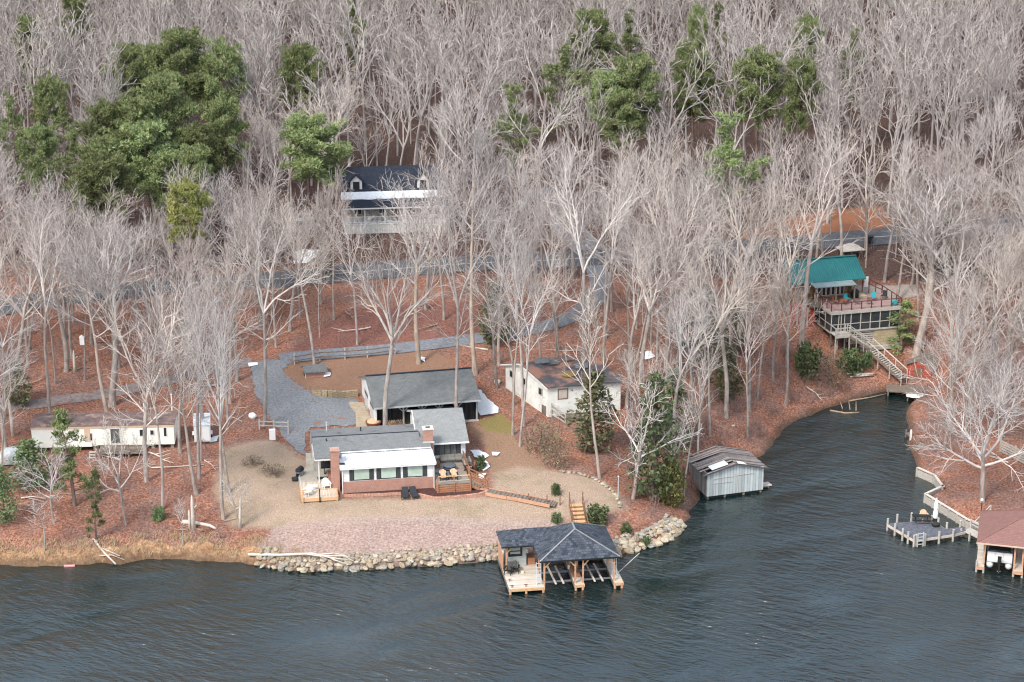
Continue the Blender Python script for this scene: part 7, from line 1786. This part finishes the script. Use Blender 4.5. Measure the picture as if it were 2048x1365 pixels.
for a in (("holly", 1305, 1000, 745, 62, "tall glossy dark evergreen beside the old boathouse", "evergreen_tree", "evergreen"), ("holly", 1345, 905, 735, 52, "dark glossy evergreen behind the tall one near the old boathouse", "evergreen_tree", "evergreen"),
          ("cedar", 1188, 900, 742, 55, "dark brownish cedar in front of the derelict cottage wall", "cedar_tree", "cedar"), ("yellow", 1342, 1010, 922, 28, "yellow green bush beside the wall of the old boathouse"), ("cedar", 1452, 800, 690, 40, "dull cedar among brush on the cove bank", "cedar_tree", "cedar"),
          ("cedar", 38, 810, 722, 34, "dull green cedar beside the leafy track at the left edge", "cedar_tree", "cedar"), ("holly", 62, 975, 878, 58, "dark green evergreen beside the covered car", "evergreen_tree", "evergreen"), ("holly", 10, 1048, 930, 34, "bright green evergreen cut by the left picture edge", "evergreen_tree", "evergreen"),
          ("cedar", 372, 690, 638, 24, "small dark cedar under the trees above the leafy track", "cedar_tree", "cedar"), ("cedar", 652, 558, 455, 20, "dark narrow cedar beside the road below the porch house", "cedar_tree", "cedar"), ("cedar", 1885, 545, 425, 38, "dark cedar beside the road near the right edge", "cedar_tree", "cedar"),
          ("cedar", 1400, 720, 570, 55, "large dark cedar under the bare trees left of the cove", "cedar_tree", "cedar"), ("cedar", 1460, 700, 600, 42, "dark cedar close to the left side of the teal house", "cedar_tree", "cedar"), ("cedar", 990, 690, 560, 40, "brownish cedar by the lane right of the tan trunk", "cedar_tree", "cedar"),
          ("olive", 1082, 905, 845, 36, "loose olive brush clump below the derelict cottage"), ("olive", 1110, 935, 868, 30, "olive brush in front of the broken porch"), ("round", 1112, 990, 968, 10, "small round green bush above the curved lawn stones"),
          ("round", 1193, 1045, 1012, 24, "low spreading green shrub right of the hillside stairs"), ("round", 1112, 1045, 1026, 11, "dark round shrub left of the hillside stairs"), ("round", 1252, 1068, 1046, 12, "small green shrub on the bank right of the dock roof"), ("round", 1292, 1092, 1078, 10, "small green tuft among the pale boulders"),
          ("round", 1612, 750, 690, 28, "green shrub below the red lower wall of the teal house"), ("olive", 1655, 770, 712, 38, "large olive shrub under the stilts of the screened room"), ("round", 1700, 745, 700, 26, "dark green shrub under the stair landing"), ("round", 1731, 735, 705, 14, "small dark shrub beside the stair stilts"),
          ("round", 962, 940, 912, 11, "dark twiggy shrub in the snow beside the cedar deck"), ("olive", 545, 948, 941, 26, "low olive weed patch on the dry lawn nearer the gas grill"), ("olive", 505, 930, 924, 22, "low olive weed patch on the dry lawn nearer the pale tall tree"), ("round", 318, 1040, 1015, 14, "small green sprout clump near the straight pale tree")):
    bush(*a)

# ------------------------------------------------------------------ the woods: bare hardwoods one could count
rsF = np.random.RandomState(21)
NO = [P2(q) for q in ([(440, 890), (497, 720), (590, 700), (960, 690), (1010, 820), (1070, 940), (1240, 960), (1260, 1110), (500, 1140)],
      [(40, 840), (360, 840), (360, 1135), (40, 1135)], [(655, 455), (905, 440), (905, 475), (655, 485)], [(1820, 930), (2060, 890), (2200, 1150), (1820, 1150)],
      [(580, 480), (900, 470), (880, 540), (580, 556)], [(1400, 900), (1550, 880), (1550, 1000), (1400, 1010)], [(1040, 840), (1260, 850), (1262, 965), (1080, 945)], [(1790, 735), (1900, 735), (1900, 900), (1800, 900)], [(662, 488), (830, 485), (835, 680), (655, 690)], [(1000, 600), (1050, 598), (1100, 612), (1000, 660), (640, 690)])]
NO.append(np.array([CF.w(x, y)[:2] for x, y in ((-1.5, -2), (15, -2), (15, 12), (-1.5, 12))]))
NO.append(np.array([TF.w(x, y)[:2] for x, y in ((-5, -6), (11, -6), (11, 12), (-5, 12))]))
NO.append(np.array([(A[0] + q[0], A[1] + q[1]) for q in (dl(-0.1, -0.8, 0), dl(1.1, -0.8, 0), dl(1.1, 1.15, 0), dl(-0.1, 1.15, 0))]))
NO.append(np.array([GF.w(x, y)[:2] for x, y in ((-12, -3), (1.5, -3), (1.5, 10), (-12, 10))]))
def mindist(xy, c): return np.sqrt(np.min((xy[:, None, 0] - c[None, :, 0]) ** 2 + (xy[:, None, 1] - c[None, :, 1]) ** 2, axis=1))
def candidates(n, y0, y1, rs, pad):
    Y = rs.uniform(y0, y1, n); half = 0.256 * (Y * 0.948 + 22) + pad
    return np.stack([rs.uniform(-1, 1, n) * half, Y], 1)
def clear(xy, shore_d, polys, roads, mg=0.0):
    ok = polydist(xy[:, 0], xy[:, 1], LAND) > shore_d
    for poly in polys: ok &= polydist(xy[:, 0], xy[:, 1], poly) < mg
    for c, w in roads: ok &= mindist(xy, c) > w
    return ok
cand = candidates(20000, 184, 392, rsF, 9)
PL = np.array(placed)
ok = clear(cand, 1.8, NO, ((road_c, 4.4), (lower_c, 2.6), (up_c, 3.4), (track_c, 2.0)))
dpl = np.min((cand[:, None, 0] - PL[None, :, 0]) ** 2 + (cand[:, None, 1] - PL[None, :, 1]) ** 2 - np.maximum(PL[None, :, 2], 2.65) ** 2, axis=1) > 0
trees = []; cell = {}
for x, Y in cand[ok & dpl]:
    sep = 3.3 if (Y < 252 and abs(x + 4) > 3) else 4.0
    k0 = (int(x // 5), int(Y // 5))
    if any((q[0] - x) ** 2 + (q[1] - Y) ** 2 < sep * sep for a_ in (-1, 0, 1) for b_ in (-1, 0, 1) for q in cell.get((k0[0] + a_, k0[1] + b_), ())): continue
    cell.setdefault(k0, []).append((x, Y)); trees.append((x, Y))
trees.sort(key=lambda t: t[1])
print("woodland trees", len(trees))
def zone_label(x, Y):
    u, v = proj((x, Y, hz(x, Y)))
    if Y < 238: 
        if u < 600: return "bare hardwood on the leafy slope between the mobile home and the road", "bare trees above the mobile home"
        if u < 1180: return "bare hardwood on the leafy slope between the lane and the road", "bare trees between lane and road"
        if u < 1620: return "bare hardwood in the thicket between the derelict cottage and the teal house", "bare trees left of the teal house"
        return "bare hardwood on the right bank behind the slatted fence and cove", "bare trees on the right bank"
    if Y < 290:
        if u < 640: return "bare hardwood beyond the road left of the white porch house", "bare trees left of the porch house"
        if u < 1190: return "bare hardwood beyond the road around the white porch house and its drive", "bare trees round the porch house"
        return "bare hardwood beyond the road uphill of the teal roofed house", "bare trees uphill of the teal house"
    if u < 1024: return "pale bare hardwood in the far hillside woods above the pine cluster and porch house", "far bare trees on the left"
    return "pale bare hardwood in the far hillside woods around the scattered right hand pines", "far bare trees on the right"
keys = ["tall0", "tall1", "tall2", "tall3", "lead0", "lead1", "lead2", "vase0", "vase1", "vase2", "slim0", "slim1", "slim2"]
wts = np.array([3, 3, 3, 3, 2, 2, 2, 1, 1, 1, 1.3, 1.3, 1.3]); wts = wts / wts.sum()
N_IND = 300 - len(NEAR)
rest = []
for i, (x, Y) in enumerate(trees):
    key = keys[rsF.choice(len(keys), p=wts)]
    H = rsF.uniform(13, 22) if not key.startswith("slim") else rsF.uniform(9, 14)
    if Y < 238: H *= 0.98
    if i < N_IND:
        lab, grp = zone_label(x, Y); tree(key, x, Y, H, lab, grp, rsF.uniform(0.8, 1.1), None, (rsF.normal(0, 3.2), rsF.normal(0, 3.2)))
    else:
        rest.append((x, Y, H))
# the far-off rest of the wood as one mass
if rest:
    lod = []
    for s_ in range(4):
        tb = TB(); rs = np.random.RandomState(900 + s_); H = 20.0; P = [np.array([0, 0, -.4])]; d = np.array([0, 0, 1.0]); top = 9.5
        for k in range(5): d = nrm(d + rs.normal(0, .05, 3)); P.append(P[-1] + d * top / 5)
        tb.tube(P, [0.24 - 0.02 * k for k in range(6)], 5, 0)
        for c in range(4):
            az = c * 1.57 + rs.normal(0, .3); a = R(rs.uniform(10, 30)); grow(tb, rs, P[-1], np.array([math.cos(az) * math.sin(a), math.sin(az) * math.sin(a), math.cos(a)]), 10.5, 0.15, 0, 3, (6, 4, 2), 0.05, 0.12, 0.028)
        lod.append((np.vstack(tb.v), np.vstack(tb.f), np.concatenate(tb.m)))
    Vs = []; Fs = []; Ms = []; off = 0
    for x, Y, H in rest:
        V, F_, Mi = lod[rsF.randint(4)]; a = rsF.uniform(0, 6.28); c, s = math.cos(a), math.sin(a); k = H / 20.0; w = k * rsF.uniform(.8, 1.05)
        q = np.stack([(V[:, 0] * c - V[:, 1] * s) * w + x, (V[:, 0] * s + V[:, 1] * c) * w + Y, V[:, 2] * k + hz(x, Y)], 1)
        Vs.append(q); Fs.append(F_ + off); Ms.append(Mi); off += len(V)
    me = quadmesh("woodland", np.vstack(Vs), np.vstack(Fs), [M["limb_far"], M["limb_far"], M["twig"]], np.concatenate(Ms), True)
    o = bpy.data.objects.new("woodland", me); COL.objects.link(o); tag(o, "far bare woodland covering the upper hillside", "woodland", kind="stuff")
    print("rest", len(rest), len(me.polygons))

# ------------------------------------------------------------------ brush, straw and litter twigs on the ground
def brush(name, mat, pts, hgt, nst, r, label, cat, seed, spreadf=0.5, fork=True):
    rs = np.random.RandomState(seed); tb = TB()
    pts = np.asarray(pts); zz = hfun(pts[:, 0], pts[:, 1])
    for (x, y), z in zip(pts, zz):
        for k in range(nst):
            a = rs.uniform(0, 6.28); d = rs.uniform(0.1, spreadf); h = hgt * rs.uniform(0.5, 1.2)
            p0 = np.array([x + rs.normal(0, .25), y + rs.normal(0, .25), z - 0.05]); p2 = p0 + np.array([math.cos(a) * d * h, math.sin(a) * d * h, h]); p1 = (p0 + p2) / 2 + rs.normal(0, .06 * h, 3)
            tb.tube([p0, p1, p2], [r, r * .8, r * .5], 3, 0)
            if fork:
                for _ in range(3): e = p1 + (p2 - p1) * rs.uniform(0, .8); tb.tube([e, e + np.array([rs.normal(0, .22), rs.normal(0, .22), rs.uniform(0.1, .5)]) * hgt * 0.6], [r * .6, r * .4], 3, 0)
    me = tb.mesh(name, [mat]); o = bpy.data.objects.new(name, me); COL.objects.link(o); tag(o, label, cat, kind="stuff")
HOLES = NO[:1] + NO[10:] + [P2(q) for q in ([(75, 840), (355, 840), (355, 905), (75, 905)], [(1840, 960), (2100, 950), (2100, 1120), (1900, 1080)], [(375, 830), (425, 830), (425, 895), (375, 895)])]
RD4 = ((road_c, 3.2), (lower_c, 2.0), (up_c, 2.8), (track_c, 1.5))
def scatter(n, seed, y0, y1, polys, roads, cond=None):
    rs = np.random.RandomState(seed); c = candidates(n * 6, y0, y1, rs, 3); ok = clear(c, 0.6 if polys else 0.1, polys, roads)
    if cond is not None: ok &= cond(c[:, 0], c[:, 1], polydist(c[:, 0], c[:, 1], LAND))
    return c[ok][:n]
brush("undergrowth", M["brushwood"], scatter(1100, 5, 176, 300, HOLES, RD4), 1.5, 4, 0.022, "bare twiggy undergrowth between the trees", "undergrowth", 6)
brush("cove_brush", M["brushwood"], scatter(420, 8, 184, 240, HOLES, RD4, lambda x, y, d: (x > 12) & (x < 48) & (d < 14)), 1.6, 8, 0.022, "reddish bare brush along the cove bank", "brush", 9, 0.7)
brush("shore_straw", M["straw"], scatter(1000, 12, 168, 182, [], (), lambda x, y, d: (d > 0.25) & (d < 2.6) & (x < -20)), 0.42, 8, 0.024, "dry straw grass along the sandy left shore", "dry grass", 13, 1.0, False)

# ------------------------------------------------------------------ fallen branches on the leaf litter
fb = []
for k in range(5):
    rs = np.random.RandomState(60 + k); tb = TB(); L = rs.uniform(2.0, 4.5); P = [np.array([0, 0, 0.08])]; d = np.array([1.0, 0, 0])
    for i in range(5): d = nrm(d + np.array([0, rs.normal(0, .16), rs.normal(0, .03)])); P.append(P[-1] + d * L / 5)
    tb.tube(P, [0.085 - 0.012 * i for i in range(6)], 5, 0)
    for i in (1, 2, 3, 4):
        a = rs.choice((-1, 1)) * rs.uniform(.5, .9); tb.tube([P[i], P[i] + np.array([math.cos(a), math.sin(a), 0.25]) * rs.uniform(.5, 1.3)], [0.04, 0.015], 4, 0)
    fb.append(tb.mesh("fallen_branch", [M["bleached"] if k % 2 else M["log_wood"]]))
pts = scatter(64, 77, 176, 236, HOLES, RD4); zz = hfun(pts[:, 0], pts[:, 1])
for (x, y), z in zip(pts, zz):
    o = bpy.data.objects.new("fallen_branch", fb[rsF.randint(5)]); COL.objects.link(o); o.location = (x, y, z); o.rotation_euler = (0, 0.0, rsF.uniform(0, 6.28)); o.scale = (rsF.uniform(.8, 1.4),) * 3
    if x < -18: lab, grp = "fallen branch on the leaves around the mobile home", "fallen branches round the mobile home"
    elif x < 18: lab, grp = "fallen branch on the leaves near the lane", "fallen branches near the lane"
    else: lab, grp = "fallen branch on the leaves above the cove", "fallen branches above the cove"
    tag(o, lab, "branch", grp)
# ------------------------------------------------------------------ light
w = bpy.data.worlds.new("World"); sc.world = w; w.use_nodes = True
nt = w.node_tree; bg = nt.nodes["Background"]
sky = nt.nodes.new("ShaderNodeTexSky"); sky.sky_type = "NISHITA"; sky.sun_disc = False
SUN_EL, SUN_AZ = R(48), R(215)     # azimuth clockwise from +Y
sky.sun_elevation = SUN_EL; sky.sun_rotation = SUN_AZ
sky.air_density = 1.0; sky.dust_density = 4.0; sky.ozone_density = 1.0
CLOUD = 6.6
hs = nt.nodes.new("ShaderNodeHueSaturation"); hs.inputs["Saturation"].default_value = 0.85
nt.links.new(sky.outputs[0], hs.inputs["Color"])
# broken overcast: pale cloud over the blue
tc = nt.nodes.new("ShaderNodeTexCoord"); mp = nt.nodes.new("ShaderNodeMapping"); mp.inputs["Scale"].default_value = (1.0, 1.0, 2.2)
nt.links.new(tc.outputs["Generated"], mp.inputs["Vector"])
cn = noise(nt, mp.outputs["Vector"], 3.2, 4, 0.55)
cf = ramp(nt, cn, [(0.38, (0.10, 0.10, 0.10)), (0.64, (0.85, 0.85, 0.85))])
cc = ramp(nt, noise(nt, mp.outputs["Vector"], 5.0, 3), [(0.3, (0.55, 0.62, 0.70)), (0.7, (1.0, 1.0, 1.0))])
cl = mixc(nt, 1.0, cc, (CLOUD * 0.88, CLOUD * 0.98, CLOUD * 1.08), "MULTIPLY")
nt.links.new(mixc(nt, cf, hs.outputs[0], cl), bg.inputs[0])
bg.inputs[1].default_value = 0.15
sun = bpy.data.lights.new("sun", "SUN"); sun.energy = 1.5; sun.angle = R(11); sun.color = (1.0, 0.94, 0.86)
so = bpy.data.objects.new("sun", sun); COL.objects.link(so)
d = Vector((math.sin(SUN_AZ) * math.cos(SUN_EL), math.cos(SUN_AZ) * math.cos(SUN_EL), math.sin(SUN_EL)))
so.rotation_euler = (-d).to_track_quat("-Z", "Y").to_euler()
so.location = (0, 100, 150)
sc.view_settings.view_transform = "Standard"; sc.view_settings.look = "None"
sc.view_settings.exposure = 1.0; sc.view_settings.gamma = 1.0
sc.cycles.max_bounces = 5; sc.cycles.diffuse_bounces = 2; sc.cycles.glossy_bounces = 3; sc.cycles.transmission_bounces = 2; sc.cycles.transparent_max_bounces = 4
sc.cycles.caustics_reflective = False; sc.cycles.caustics_refractive = False
sc.cycles.filter_width = 1.15
